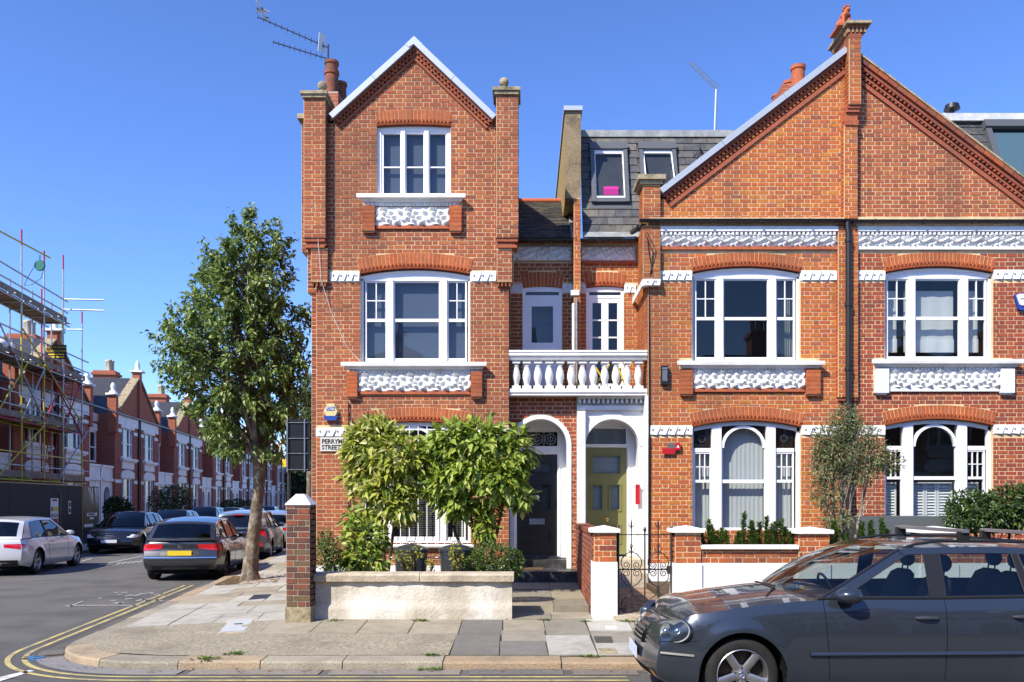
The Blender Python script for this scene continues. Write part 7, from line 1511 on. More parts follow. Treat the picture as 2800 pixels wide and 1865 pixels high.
# weeds in the joints, each its own tuft
for i, (px, py, D, s, lb) in enumerate(((915, 1692, 11.55, 0.10, 'weed at the foot of the cream wall near its left end'), (1155, 1690, 11.55, 0.12, 'weed at the foot of the cream wall below the coping joint'), (1178, 1800, 9.5, 0.10, 'weed growing over the kerb joint in the middle'), (1178, 1830, 9.15, 0.12, 'weed in the gutter below the kerb joint'), (1612, 1800, 9.45, 0.10, 'weed in the kerb joint near the parked grey car'), (1490, 1690, 11.6, 0.10, 'weed in the paving joint in front of the path'), (1602, 1700, 11.5, 0.08, 'weed in front of the white footed gate pier'), (1712, 1692, 11.5, 0.12, 'weed in front of the iron gate'), (560, 1812, 9.3, 0.14, 'moss tuft in the broken kerb joint at left'), (640, 1790, 9.55, 0.12, 'grass tuft on the concrete edge by the kerb'))):
    x = X(px, D); z = zp(x, D)+0.01 if D > 9.2 else 0.012; r_ = thing('weed', lb, 'weed', (x, D, z), 0, 'weeds in the joints'); lv = []
    for _ in range(46): a = rnd.uniform(0, 6.28); q = Vector((math.cos(a), math.sin(a), rnd.uniform(0.1, 0.9))); lv.append((Vector((x, D, z))+Vector((q.x, q.y*0.5, 0))*rnd.uniform(0, s), q, Vector((0, 0, 1)), s*rnd.uniform(0.25, 0.6), s*0.2, rnd.choice([(0.13, 0.20, 0.03), (0.09, 0.15, 0.025)])))
    foliage(r_, lv, 12, 'leaf_matt', 'leaf')
# fallen leaves round the tree
mb = MB()
for _ in range(260):
    yy = rnd.uniform(17.2, 19.4); a_ = rnd.uniform(2.5, 3.8); x = SX(a_, yy); z = zp(x, yy)+0.026; ang = rnd.uniform(0, 6.28); s = rnd.uniform(0.02, 0.05); mb.polys([(x+s*math.cos(ang+k*1.57), yy+s*math.sin(ang+k*1.57)*0.7, z+rnd.uniform(0, 0.01)) for k in range(4)], [(0, 1, 2, 3)])
tag(mb.build('leaf_litter', 'dry_leaf', None), 'brown leaf litter round the foot of the street tree', 'leaf litter', None, 'stuff')
mb = MB(); kp = kerb_path(0.12, x_end=2.0, y_end=17, step=0.1)
for _ in range(150):
    p = rnd.choice(kp); x, yy = p.x+rnd.gauss(0, 0.07), p.y+rnd.gauss(0, 0.07); ang = rnd.uniform(0, 6.28); s = rnd.uniform(0.012, 0.03); mb.polys([(x+s*math.cos(ang+k*1.57), yy+s*math.sin(ang+k*1.57)*0.6, 0.018+rnd.uniform(0, 0.008)) for k in range(4)], [(0, 1, 2, 3)])
tag(mb.build('leaf_litter', 'dry_leaf', None), 'dry leaves and grit scattered along the kerb', 'leaf litter', None, 'stuff')
# ------------------------------------------------------------------ cars
def paint(name, c, metal=0.55, rough=0.28, flake=0.06): return mat(name, c, rough, 0.5, metal=metal, coat=0.9, var=flake, vscale=1.2)
paint('paint_graphite', (0.040, 0.050, 0.066), 0.5, 0.24, 0.03); paint('paint_silver', (0.66, 0.66, 0.66), 0.35, 0.3); paint('paint_black', (0.008, 0.008, 0.010), 0.2, 0.2); paint('paint_grey', (0.06, 0.061, 0.064), 0.6, 0.25); paint('paint_steel', (0.10, 0.105, 0.11), 0.6, 0.28); paint('paint_pale', (0.33, 0.34, 0.35), 0.5, 0.3); paint('paint_navy', (0.010, 0.012, 0.02), 0.3, 0.25); paint('paint_white', (0.6, 0.6, 0.6), 0.1, 0.3)
mat('tyre', (0.018, 0.018, 0.018), 0.85, 0.3, var=0.3, vscale=20); mat('alloy', (0.42, 0.41, 0.40), 0.32, 0.5, metal=0.85, var=0.15, vscale=12); mat('alloy_dark', (0.06, 0.06, 0.06), 0.4, 0.5, metal=0.8); mat('brake', (0.06, 0.05, 0.045), 0.6, 0.4, metal=0.6)
mat('trim', (0.012, 0.012, 0.013), 0.45, 0.5); mat('seam', (0.004, 0.004, 0.004), 0.8, 0.2); mat('seat', (0.022, 0.024, 0.028), 0.7, 0.3, var=0.3, vscale=15); mat('underbody', (0.006, 0.006, 0.006), 0.9, 0.2)
mat('lamp_red', (0.55, 0.004, 0.006), 0.12, 0.6, coat=0.8); mat('lamp_dark', (0.10, 0.0, 0.0), 0.15, 0.6, coat=0.8); mat('reflector', (0.74, 0.74, 0.71), 0.3, 0.5, metal=0.25); mat('plate_yellow', (0.72, 0.52, 0.02), 0.5, 0.4); mat('plate_white', (0.55, 0.60, 0.72), 0.5, 0.4); mat('amber', (0.55, 0.20, 0.03), 0.2, 0.5)
def ip(keys, x):
    """monotone cubic through (x, value) keys"""
    n = len(keys)
    if x <= keys[0][0]: return keys[0][1]
    if x >= keys[-1][0]: return keys[-1][1]
    k = max(i for i in range(n-1) if keys[i][0] <= x); sl = lambda i: (keys[i+1][1]-keys[i][1])/(keys[i+1][0]-keys[i][0])
    def tg(i):
        if i == 0: return sl(0)
        if i == n-1: return sl(n-2)
        a, b = sl(i-1), sl(i)
        return 0.0 if a*b <= 0 else 2*a*b/(a+b)
    h = keys[k+1][0]-keys[k][0]; t = (x-keys[k][0])/h; p0, p1, m0, m1 = keys[k][1], keys[k+1][1], tg(k)*h, tg(k+1)*h
    return (2*t**3-3*t*t+1)*p0+(t**3-2*t*t+t)*m0+(-2*t**3+3*t*t)*p1+(t**3-t*t)*m1
def wheel(root, rt, wd, loc, flip, rim_m, spokes=5, rim_f=0.70, cache={}):
    key = (root.name, flip)
    if key not in cache:
        e = thing('wheel', None, None); ob = e
        t = MB(); Q = Matrix.Rotation(R(-90 if flip > 0 else 90), 3, 'X'); ri = rt*rim_f       # axis out along +-y
        prof = [(ri, -wd*0.5), (ri+0.02, -wd*0.5), (rt*0.93, -wd*0.48), (rt*0.985, -wd*0.38), (rt, -wd*0.2), (rt, wd*0.2), (rt*0.985, wd*0.38), (rt*0.93, wd*0.48), (ri+0.02, wd*0.5), (ri, wd*0.46)]
        n = 40; rows = [[Q @ Vector((r*math.cos(2*math.pi*k/n), r*math.sin(2*math.pi*k/n), z)) for k in range(n)] for r, z in prof]; t.grid(rows, closed=True); me_t = t
        m = MB(); rows = [[Q @ Vector((r*math.cos(2*math.pi*k/n), r*math.sin(2*math.pi*k/n), z)) for k in range(n)] for r, z in ((ri, wd*0.46), (ri*0.97, wd*0.48), (ri*0.93, wd*0.40), (ri*0.90, wd*0.1), (ri*0.9, -wd*0.45))]; m.grid(rows, closed=True)
        hub = [(0.0, wd*0.36), (0.035, wd*0.36), (0.05, wd*0.33), (0.075, wd*0.30), (0.08, wd*0.1)]; m.grid([[Q @ Vector((max(r, 0.001)*math.cos(2*math.pi*k/n), max(r, 0.001)*math.sin(2*math.pi*k/n), z)) for k in range(n)] for r, z in hub], closed=True)
        for s_ in range(spokes):
            a = 2*math.pi*s_/spokes+0.3; dx = Vector((math.cos(a), math.sin(a), 0)); dy = Vector((-math.sin(a), math.cos(a), 0)); w0, w1 = 0.034, ri*0.19*(5/spokes)**0.7
            pts = []
            for (r, w, z) in ((0.05, w0, wd*0.33), (ri*0.5, w0*1.05, wd*0.38), (ri*0.8, w1*0.8, wd*0.42), (ri*0.95, w1, wd*0.44)): pts.append((dx*r-dy*w+Vector((0, 0, z-0.012)), dx*r-dy*w*0.55+Vector((0, 0, z)), dx*r+dy*w*0.55+Vector((0, 0, z)), dx*r+dy*w+Vector((0, 0, z-0.012)), dx*r+dy*w*0.8+Vector((0, 0, z-0.05)), dx*r-dy*w*0.8+Vector((0, 0, z-0.05))))
            m.grid([[Q @ p for p in row] for row in pts], closed=True)
        d = MB(); d.grid([[Q @ Vector((r*math.cos(2*math.pi*k/n), r*math.sin(2*math.pi*k/n), z)) for k in range(n)] for r, z in ((0.001, wd*0.02), (ri*0.88, wd*0.02))], closed=True)
        bolt = MB()
        for k in range(5): a = 2*math.pi*k/5+0.93; c = Q @ Vector((0.058*math.cos(a), 0.058*math.sin(a), wd*0.32)); bolt.ball(tuple(c), 0.011, 6)
        w0 = me_t.build('wheel', 'tyre', root, smooth=True, local=True, auto=50); rim = m.build('rim', rim_m, w0, smooth=True, local=True, auto=40); dd = d.build('brake_disc', 'brake', w0, local=True); bb = bolt.build('wheel_bolts', 'brake', w0, local=True)
        bpy.data.objects.remove(e); cache[key] = w0; w0.location = loc; return w0
    w = copy_tree(cache[key], root); w.location = loc; return w
class Car:
    def __init__(s, label, loc, rotz, P, paint_m, group=None, fine=False):
        s.P = P; s.root = thing('car', label, 'car', loc, rotz, group); s.fine = fine; s.pm = paint_m
        s.L, s.W = P['L'], P['W']; s.xf = s.L/2; s.xr = -s.L/2; s.fa = s.xf-P['fo']; s.ra = s.fa-P['wb']; s.body()
    def e(s, x):
        k = s.P.get('corner', 0.24); cf, cr = s.P.get('cf', 0.75), s.P.get('cr', 0.6)
        if x > s.xf-cf: return 1-k*((x-(s.xf-cf))/cf)**2.3
        if x < s.xr+cr: return 1-k*0.75*(((s.xr+cr)-x)/cr)**2.3
        return 1.0
    def belt(s, x): return ip(s.P['belt'], x)
    def sill(s, x): return ip(s.P['sill'], x)
    def wf(s, z, x):
        zs, zb = s.sill(x), s.belt(x); f = (z-zs)/(zb-zs); return ip([(0, 0.925), (0.1, 0.965), (0.3, 0.99), (0.5, 1.0), (0.7, 0.992), (0.86, 0.968), (1.0, 0.925)], f)
    def sy(s, x, z): return s.W/2*s.e(x)*s.wf(z, x)
    def rail(s, x):
        p = s.P; return ip(p['rail'], x)
    def gy(s, x, z):                                     # greenhouse side
        return s.sy(x, s.belt(x))-(z-s.belt(x))*s.P.get('tumble', 0.36)-0.004
    def bl(s, mb, name, m, par=None, sm=True, auto=35): return mb.build(name, m, par or s.root, sm, local=True, auto=auto)
    def body(s):
        P = s.P; Ra = P['rt']+0.055; rz = P['rt']; xs = set(); st = 0.06 if s.fine else 0.11; x = s.xr+0.12
        while x < s.xf-0.12: xs.add(round(x, 4)); x += st
        xs.add(round(s.xr+0.10, 4)); xs.add(round(s.xf-0.10, 4))
        for xw in (s.fa, s.ra):
            xs = {q for q in xs if not (Ra-0.001 < abs(q-xw) < Ra+0.02)}
            for k in range(0, 19): xs.add(round(xw+Ra*math.cos(math.pi*k/18), 4))
            xs.add(round(xw+Ra+0.004, 4)); xs.add(round(xw-Ra-0.004, 4))
        xs = sorted(xs); F_ = [0, 0.10, 0.22, 0.36, 0.5, 0.64, 0.76, 0.86, 0.94, 1.0]
        nose = P.get('nose', [-0.10, -0.03, 0.0, 0.0, -0.01, -0.03, -0.05, -0.08, -0.13, -0.20]); tail = P.get('tail', [-0.08, -0.02, 0.0, 0.0, -0.01, -0.02, -0.03, -0.04, -0.05, -0.07])
        def pt(x, i):
            z0 = s.sill(x)
            for xw in (s.fa, s.ra):
                if abs(x-xw) <= Ra: z0 = max(z0, rz+math.sqrt(max(0, Ra*Ra-(x-xw)**2)))
            z = z0+(s.belt(x)-z0)*F_[i]; y = s.sy(x, z); fl = 0.0
            for xw in (s.fa, s.ra):                      # slight flare round the arches
                dd = math.hypot(x-xw, z-rz)
                if Ra-0.02 < dd < Ra+0.09: fl = max(fl, 0.018*(1-abs(dd-Ra-0.01)/0.1))
            ex = 0.0
            if x > s.xf-0.5: ex = nose[i]*((x-(s.xf-0.5))/0.4)**2
            if x < s.xr+0.5: ex = -tail[i]*(((s.xr+0.5)-x)/0.4)**2
            return Vector((x+ex, y+fl, z))
        nf = 14; rows = []
        for i in range(10):
            side = [pt(x, i) for x in xs]; fr = side[-1]; re = side[0]; row = []
            def arc(p, sg, bow):
                return [Vector((p.x+sg*bow*(1-(1-2*k/nf)**2), p.y*(1-2*k/nf), p.z+P.get('vdip', 0.0)*0)) for k in range(1, nf)]
            row = side+arc(fr, 1, 0.10)+[Vector((p.x, -p.y, p.z)) for p in reversed(side)]+[Vector((p.x, -p.y, p.z)) for p in arc(re, -1, 0.08)]
            rows.append(row)
        mb = MB(); mb.grid(rows, closed=True); ns = len(xs); top = rows[-1]
        # bonnet: from the screen to the nose
        xa = P['xA0']; ih = [k for k in range(ns) if xs[k] >= xa-0.25]; hood = []
        for k in ih:
            l = top[k]; cr = P.get('crown', 0.05)*min(1, (s.xf-xs[k])/0.6+0.15); hood.append([Vector((l.x+0.10*(1-(1-2*j/nf)**2)*max(0.0, (xs[k]-(s.xf-0.7))/0.6 if xs[k] > s.xf-0.7 else 0), l.y*(1-2*j/nf), l.z+cr*(1-(1-2*j/nf)**2))) for j in range(nf+1)])
        hood.append([top[ns-1+j] if j < nf else Vector((top[ns-1].x, -top[ns-1].y, top[ns-1].z)) for j in range(nf+1)])
        s.bl(mb, 'body', s.pm); s.bl(MB().grid(hood), 'bonnet', s.pm)
        s.hoodz = lambda x, y: s.belt(x)+P.get('crown', 0.05)*min(1, (s.xf-x)/0.6+0.15)*(1-(y/s.sy(x, s.belt(x)))**2)
        # floor and wheel wells
        ub = MB(); ub.box(s.xr+0.2, s.xf-0.2, -s.W/2+0.30, s.W/2-0.30, 0.17, 0.62); ub.box(s.ra+Ra, s.fa-Ra, -s.W/2+0.09, s.W/2-0.09, 0.18, 0.55); ub.box(s.fa+Ra-0.02, s.xf-0.22, -s.W/2+0.28, s.W/2-0.28, 0.18, 0.6)
        for xw in (s.fa, s.ra): ub.box(xw-Ra, xw+Ra, -s.W/2+0.10, s.W/2-0.10, rz+Ra+0.0, rz+Ra+0.03)
        s.bl(ub, 'underbody', 'underbody', sm=False)
        for xw in (s.fa, s.ra):
            for sg in (1, -1):
                w = MB(); w.grid([[Vector((xw+Ra*math.cos(math.pi*k/16), sg*yy, rz+Ra*math.sin(math.pi*k/16))) for k in range(17)] for yy in (s.sy(xw, rz+Ra)*0.985, s.W/2-0.32)]); s.bl(w, 'wheel_arch_liner', 'underbody')
                wheel(s.root, P['rt'], P.get('tw', 0.22), (xw, sg*(s.W/2-P.get('tw', 0.22)/2-0.03), rz), sg, P.get('rim', 'alloy'), P.get('spokes', 5))
        # ---- greenhouse
        A0, A1, D1, D0 = P['xA0'], P['xA1'], P['xD1'], P['xD0']; zr = s.rail
        def G3(x, z, sg, off=0.0): return Vector((x, sg*(s.gy(x, z)+off), z))
        wins = P['wins']; low = lambda x: s.belt(x)+0.022; up = lambda x: zr(x)-P.get('hdr', 0.05)
        edgeA = lambda v: (A0+(A1-A0)*v, s.belt(A0)+(zr(A1)-s.belt(A0))*v)
        edgeD = lambda v: (D0+(D1-D0)*v, s.belt(D0)+(zr(D1)-s.belt(D0))*v)
        NV = 6
        def wedge(w, end):                               # front (1) or rear (0) edge of a window as (x, z) samples
            xb, xt = (w[1], w[3]) if end else (w[0], w[2]); return [(xb+(xt-xb)*k/NV, low(xb)+(up(xt)-low(xb))*k/NV) for k in range(NV+1)]
        for sg in (1, -1):
            fr = MB(); sil = []; n = 24
            sil = [[G3(D0+(A0-D0)*k/n, s.belt(D0+(A0-D0)*k/n), sg) for k in range(n+1)], [G3(D0+(A0-D0)*k/n, min(low(D0+(A0-D0)*k/n), low(D0+(A0-D0)*k/n)), sg) for k in range(n+1)]]; fr.grid(sil)
            fr.grid([[G3(D1+(A1-D1)*k/n, zr(D1+(A1-D1)*k/n), sg) for k in range(n+1)], [G3(D1+(A1-D1)*k/n, up(D1+(A1-D1)*k/n), sg) for k in range(n+1)]])
            fa_ = [edgeA(k/NV) for k in range(NV+1)]; wa = wedge(wins[-1], 1); fr.grid([[G3(*p, sg) for p in fa_], [G3(*p, sg) for p in wa]])
            da_ = [edgeD(k/NV) for k in range(NV+1)]; wd_ = wedge(wins[0], 0); fr.grid([[G3(*p, sg) for p in da_], [G3(*p, sg) for p in wd_]]); s.bl(fr, 'pillars', s.pm, auto=25)
            bp = MB()
            for a, b in zip(wins, wins[1:]): bp.grid([[G3(*p, sg, 0.001) for p in wedge(a, 1)], [G3(*p, sg, 0.001) for p in wedge(b, 0)]])
            if len(wins) > 1: s.bl(bp, 'door_pillar', 'trim')
            for w in wins:
                g = []; fr_, re_ = wedge(w, 1), wedge(w, 0); nu = 10
                for v in range(NV+1):
                    row = []
                    for u in range(nu+1):
                        x = re_[v][0]+(fr_[v][0]-re_[v][0])*u/nu; z = re_[v][1]+(fr_[v][1]-re_[v][1])*u/nu
                        if v == NV: z = up(x)
                        row.append(G3(x, z, sg, -0.006))
                    g.append(row)
                s.bl(MB().grid(g), 'side_window', P.get('glass', 'glass_tint'))
                bd = MB(); pts = [G3(*p, sg, 0.001) for p in re_]+[g[-1][u] for u in range(nu+1)]+[G3(*p, sg, 0.001) for p in reversed(fr_)]; bd.tube(pts+[pts[0]], 0.007, 4); s.bl(bd, 'window_seal', 'trim')
            bt = MB(); bt.tube([G3(D0+(A0-D0)*k/n, low(D0+(A0-D0)*k/n)-0.012, sg, 0.004) for k in range(n+1)], 0.011, 5); s.bl(bt, 'waist_moulding', P.get('waist', 'chrome'))
        ry = lambda x: s.gy(x, zr(x)); rc = P.get('rcrown', 0.05); n = 18
        rows = []
        for k in range(n+1): x = D1+(A1-D1)*k/n; rows.append([Vector((x+(0.06*(1-(1-2*j/nf)**2) if k == n else (-0.03*(1-(1-2*j/nf)**2) if k == 0 else 0)), ry(x)*(1-2*j/nf), zr(x)+rc*(1-abs(1-2*j/nf)**2.4))) for j in range(nf+1)])
        s.bl(MB().grid(rows), 'roof', s.pm); rF, rR = rows[-1], rows[0]
        base = [Vector((A0+P.get('bow', 0.16)*(1-(1-2*j/nf)**2), s.gy(A0, s.belt(A0))*(1-2*j/nf), s.belt(A0)+0.004+P.get('crown', 0.05)*(1-(1-2*j/nf)**2))) for j in range(nf+1)]
        m = 8; ws = [[base[j].lerp(rF[j], k/m)+Vector((0.05*math.sin(math.pi*k/m), 0, 0.03*math.sin(math.pi*k/m)))*(1 if 0 < j < nf else 0) for j in range(nf+1)] for k in range(m+1)]
        s.bl(MB().grid(ws), 'windscreen', P.get('glassF', P.get('glass', 'glass_tint')))
        for j in (0, nf): t = MB(); t.tube([w[j] for w in ws], 0.012, 5); s.bl(t, 'screen_seal', 'trim')
        tb = [top[2*ns+nf-1+k-1] for k in range(nf+1)] if False else None
        re = top[0]; zb0 = s.belt(D0); rb = [Vector((D0-P.get('rbow', 0.10)*(1-(1-2*j/nf)**2), s.gy(D0, zb0)*(1-2*j/nf), zb0+0.01)) for j in range(nf+1)]
        rw_ = [[rb[j].lerp(rR[j], k/m)-Vector((0.03*math.sin(math.pi*k/m), 0, -0.01*math.sin(math.pi*k/m)))*(1 if 0 < j < nf else 0) for j in range(nf+1)] for k in range(m+1)]
        f0 = P.get('rw', (0.08, 0.9)); k0, k1 = 1, m-1
        s.bl(MB().grid([r_[1:-1] for r_ in rw_[k0:k1+1]]), 'rear_window', P.get('glassR', 'glass_tint')); tg = MB(); tg.grid(rw_[:k0+1]); tg.grid(rw_[k1:]); tg.grid([r_[:2] for r_ in rw_[k0:k1+1]]); tg.grid([r_[-2:] for r_ in rw_[k0:k1+1]]); 
        dk = [Vector((D0-P.get('rbow', 0.10)*(1-(1-2*j/nf)**2), p.y, p.z)) for j, p in enumerate(rb)]; lst = [Vector((re.x-0.08*(1-(1-2*j/nf)**2), re.y*(1-2*j/nf), re.z)) for j in range(nf+1)]; tg.grid([dk, lst]); s.bl(tg, 'tailgate_upper', s.pm)
        # side shoulders between the body top and the greenhouse foot, at the tail
        # ---- inside
        if P.get('inside') == 'full':
            i_ = MB(); i_.box(-2.2, A0-0.1, -0.72, 0.72, 0.3, 0.5); s.bl(i_, 'cabin_floor', 'seat', sm=False); ds = MB(); ds.extr([(A0+0.25, -0.74, 0.62), (A0-0.42, -0.74, 0.62), (A0-0.42, -0.74, 0.9), (A0-0.2, -0.74, s.belt(A0)), (A0+0.1, -0.74, s.belt(A0)+0.0)], (0, 1.48, 0)); s.bl(ds, 'dashboard', 'trim', sm=False)
            def seat(x, y):
                q = MB(); q.box(x-0.05, x+0.5, y-0.26, y+0.26, 0.5, 0.66); rows = []
                for (z, dx, h, t) in ((0.62, 0.0, 0.27, 0.10), (0.8, -0.05, 0.28, 0.10), (1.0, -0.11, 0.27, 0.09), (1.12, -0.15, 0.22, 0.07), (1.16, -0.165, 0.12, 0.04)): rows.append([Vector((x+dx+t*math.cos(a)*0.8, y+h*(abs(math.sin(a))**0.5)*(1 if math.sin(a) >= 0 else -1), z)) for a in [2*math.pi*k/16 for k in range(16)]])
                q.grid(rows, closed=True); q.face(rows[-1]); q.ball((x-0.20, y, 1.27), 0.12, 14, sc=(0.5, 1.05, 0.72)); q.tube([(x-0.17, y-0.06, 1.12), (x-0.19, y-0.06, 1.24)], 0.008, 5); q.tube([(x-0.17, y+0.06, 1.12), (x-0.19, y+0.06, 1.24)], 0.008, 5); s.bl(q, 'seat', 'seat', auto=60)
            seat(-0.20, 0.37); seat(-0.20, -0.37); seat(-1.10, 0.40); seat(-1.10, -0.40); seat(-1.10, 0.0)
            st_ = MB(); st_.tube([Vector((0.42+0.07*math.sin(a), -0.36+0.185*math.cos(a), 0.93+0.18*math.sin(a))) for a in [2*math.pi*k/20 for k in range(21)]], 0.014, 6); s.bl(st_, 'steering_wheel', 'trim')
            mr = MB(); mr.box(A1+0.22, A1+0.26, -0.12, 0.12, zr(A1)-0.10, zr(A1)-0.02); s.bl(mr, 'interior_mirror', 'trim', sm=False)
            MBx = MB().box(A0-0.05, A0-0.01, 0.40, 0.52, s.belt(A0)+0.1, s.belt(A0)+0.12)
        else:
            i_ = MB(); i_.box(D0+0.1, A0-0.15, -s.W/2+0.16, s.W/2-0.16, 0.5, s.belt(0)-0.10)
            for y in (0.36, -0.36):
                for x in (A1-0.55, A1-1.45): i_.box(x-0.07, x+0.07, y-0.22, y+0.22, s.belt(0)-0.1, s.belt(0)+0.12); i_.box(x-0.10, x, y-0.11, y+0.11, s.belt(0)+0.14, s.belt(0)+0.27)
            s.bl(i_, 'seats', 'seat', sm=False)
    # ---- fittings on the surface
    def line(s, name, pts, w, m, off=0.002, sides=(1, -1)):
        for sg in sides:
            mb = MB(); mb.tube([Vector((x, sg*(s.sy(x, z)+off), z)) for x, z in pts], w, 4, caps=False); s.bl(mb, name, m)
    def seam(s, x, z0=None, z1=None, dx=0.0):
        z0 = z0 or s.sill(x)+0.03; z1 = z1 or s.belt(x); s.line('door_seam', [(x+dx*k/8, z0+(z1-z0)*k/8) for k in range(9)], 0.0035, 'seam', 0.0)
    def handle(s, x, z, m='chrome'):
        for sg in (1, -1):
            mb = MB(); y = s.sy(x, z); mb.tube([(x-0.10, sg*(y+0.004), z-0.004), (x-0.07, sg*(y+0.028), z), (x, sg*(y+0.034), z+0.004), (x+0.07, sg*(y+0.026), z+0.002), (x+0.10, sg*(y+0.004), z)], [0.010, 0.014, 0.016, 0.015, 0.010], 8); s.bl(mb, 'door_handle', m)
    def mirror(s, x, z, m=None):
        for sg in (1, -1):
            mb = MB(); y = s.sy(x, s.belt(x)); mb.ball((0, 0, 0), 0.122, 18, sc=(1.05, 0.9, 0.60)); mb.v = [(x+(vx if vx > -0.085 else -0.085), sg*(y+0.10)+vy, z+vz) for vx, vy, vz in mb.v]; o = s.bl(mb, 'mirror', m or s.pm); a = MB(); a.tube([(x+0.02, sg*(y-0.02), z-0.07), (x+0.0, sg*(y+0.05), z-0.045)], 0.022, 6); s.bl(a, 'mirror_arm', 'trim', o)
            i = MB(); i.ball((x+0.062, sg*(y+0.13), z-0.005), 0.06, 10, sc=(0.45, 1.0, 0.28)); s.bl(i, 'indicator_strip', 'reflector', o)
    def lamp(s, name, x0, x1, z0, z1, m, inward=0.35, rear=False, off=0.006, par=None):
        """lamp cluster wrapped round a corner: x range along the side, then onto the end face by 'inward' metres"""
        for sg in (1, -1):
            rows = []; n = 10
            for i in range(7):
                zz_ = z0+(z1-z0)*i/6; row = []
                xe = (s.xr+0.10) if rear else (s.xf-0.10)
                for k in range(n+1):
                    t = k/n; tp = 1-s.P.get('lamp_taper', 0.45)*max(0, (t-0.4)/0.6)-0.35*max(0, (0.25-t)/0.25); z = z1-0.02+(zz_-z1+0.02)*tp
                    if t < 0.45: x = x0+(xe-x0)*(t/0.45); y = s.sy(x, z); row.append(s._end(x, y, z, rear, off, sg))
                    else: y = s.sy(xe, z); yy = y-inward*((t-0.45)/0.55); b = 1-(yy/y)**2; x = xe+(-1 if rear else 1)*(0.08 if rear else 0.10)*b; row.append(s._end(x, yy, z, rear, off, sg, True))
                rows.append(row)
            s.bl(MB().grid(rows), name, m, par)
    def _end(s, x, y, z, rear, off, sg, face=False):
        zs, zb = s.sill(x), s.belt(x); f = max(0, min(1, (z-zs)/(zb-zs))); F_ = [0, 0.10, 0.22, 0.36, 0.5, 0.64, 0.76, 0.86, 0.94, 1.0]
        tab = s.P.get('tail', [-0.08, -0.02, 0.0, 0.0, -0.01, -0.02, -0.03, -0.04, -0.05, -0.07]) if rear else s.P.get('nose', [-0.10, -0.03, 0.0, 0.0, -0.01, -0.03, -0.05, -0.08, -0.13, -0.20])
        j = max(k for k in range(10) if F_[k] <= f+1e-9); v = tab[j] if j == 9 else tab[j]+(tab[j+1]-tab[j])*(f-F_[j])/(F_[j+1]-F_[j])
        xx = min(max(x, s.xr+0.10), s.xf-0.10); ex = 0
        if not rear and xx > s.xf-0.5: ex = v*((xx-(s.xf-0.5))/0.4)**2
        if rear and xx < s.xr+0.5: ex = -v*(((s.xr+0.5)-xx)/0.4)**2
        d = -off if rear else off
        return Vector((x+ex+d, sg*(y+off*0.8), z))
    def end_patch(s, name, y0, y1, z0, z1, m, rear=False, off=0.008, thick=0.0, par=None):
        rows = []
        for i in range(5):
            z = z0+(z1-z0)*i/4; xe = (s.xr+0.10) if rear else (s.xf-0.10); y = s.sy(xe, z); row = []
            for k in range(9): yy = y0+(y1-y0)*k/8; b = 1-(yy/y)**2; row.append(s._end(xe+(-1 if rear else 1)*(0.08 if rear else 0.10)*b, abs(yy), z, rear, off, 1 if yy >= 0 else -1))
            rows.append(row)
        return s.bl(MB().grid(rows), name, m, par)
    def plate(s, z, m, rear, w=0.26, h=0.055, off=0.02, y=0):
        xe = (s.xr+0.02-off) if rear else (s.xf+off); tb = s._end((s.xr+0.10)-0.08 if rear else s.xf, 0, z, rear, off+0.004, 1).x
        mb = MB(); mb.box(tb-0.005, tb+0.005, y-w, y+w, z-h, z+h); return s.bl(mb, 'number_plate', m, sm=False)
HATCH = dict(L=4.32, W=1.78, fo=0.80, wb=2.66, rt=0.316, tw=0.215, belt=[(-2.16, 0.90), (-1.2, 0.92), (0.0, 0.90), (0.75, 0.90), (1.4, 0.84), (1.9, 0.74), (2.16, 0.66)], sill=[(-2.16, 0.28), (-1.5, 0.20), (1.4, 0.19), (2.16, 0.22)], rail=[(-1.75, 1.29), (-1.4, 1.35), (-0.6, 1.425), (0.0, 1.415), (0.3, 1.39)], xA0=0.95, xA1=0.12, xD1=-1.56, xD0=-1.98, wins=[(-1.60, -0.88, -1.36, -0.82), (-0.80, 0.02, -0.76, 0.0), (0.09, 0.78, 0.05, 0.02)], tumble=0.40, waist='trim')
def mk(base, **kw): d = dict(base); d.update(kw); return d
# the grey estate in the foreground
EST = dict(L=4.86, W=1.82, fo=0.83, wb=2.854, rt=0.325, tw=0.225, corner=0.26, cf=0.85, belt=[(-2.43, 0.99), (-1.2, 1.0), (0.0, 0.985), (0.7, 0.985), (1.0, 0.975), (1.5, 0.925), (1.9, 0.865), (2.2, 0.80), (2.43, 0.725)], sill=[(-2.43, 0.26), (-1.7, 0.2), (-1.0, 0.185), (1.1, 0.185), (1.9, 0.20), (2.43, 0.21)], rail=[(-2.1, 1.33), (-1.5, 1.395), (-0.6, 1.44), (0.0, 1.43), (0.3, 1.405)], nose=[-0.12, -0.04, 0.0, 0.0, -0.01, -0.03, -0.05, -0.08, -0.13, -0.22], xA0=0.93, xA1=0.16, xD1=-2.0, xD0=-2.30, wins=[(-2.02, -0.98, -1.86, -0.90), (-0.90, -0.20, -0.84, -0.20), (-0.06, 0.70, -0.06, 0.10)], tumble=0.34, crown=0.06, glass='glass_car', glassF='glass_car', inside='full', waist='trim', hdr=0.055, spokes=5, bow=0.20)
mc = Car('dark grey estate car with roof rails parked at the kerb, cut by the right edge', (3.49, 8.23, 0), R(180), EST, 'paint_graphite', fine=True)
mc.seam(0.84, dx=0.05); mc.seam(-0.16, dx=-0.02); mc.seam(-1.05, 0.66, dx=0.08)
mc.handle(-0.0, 0.83, 'paint_steel'); mc.handle(-0.85, 0.84, 'paint_steel'); mc.mirror(0.69, 1.03)
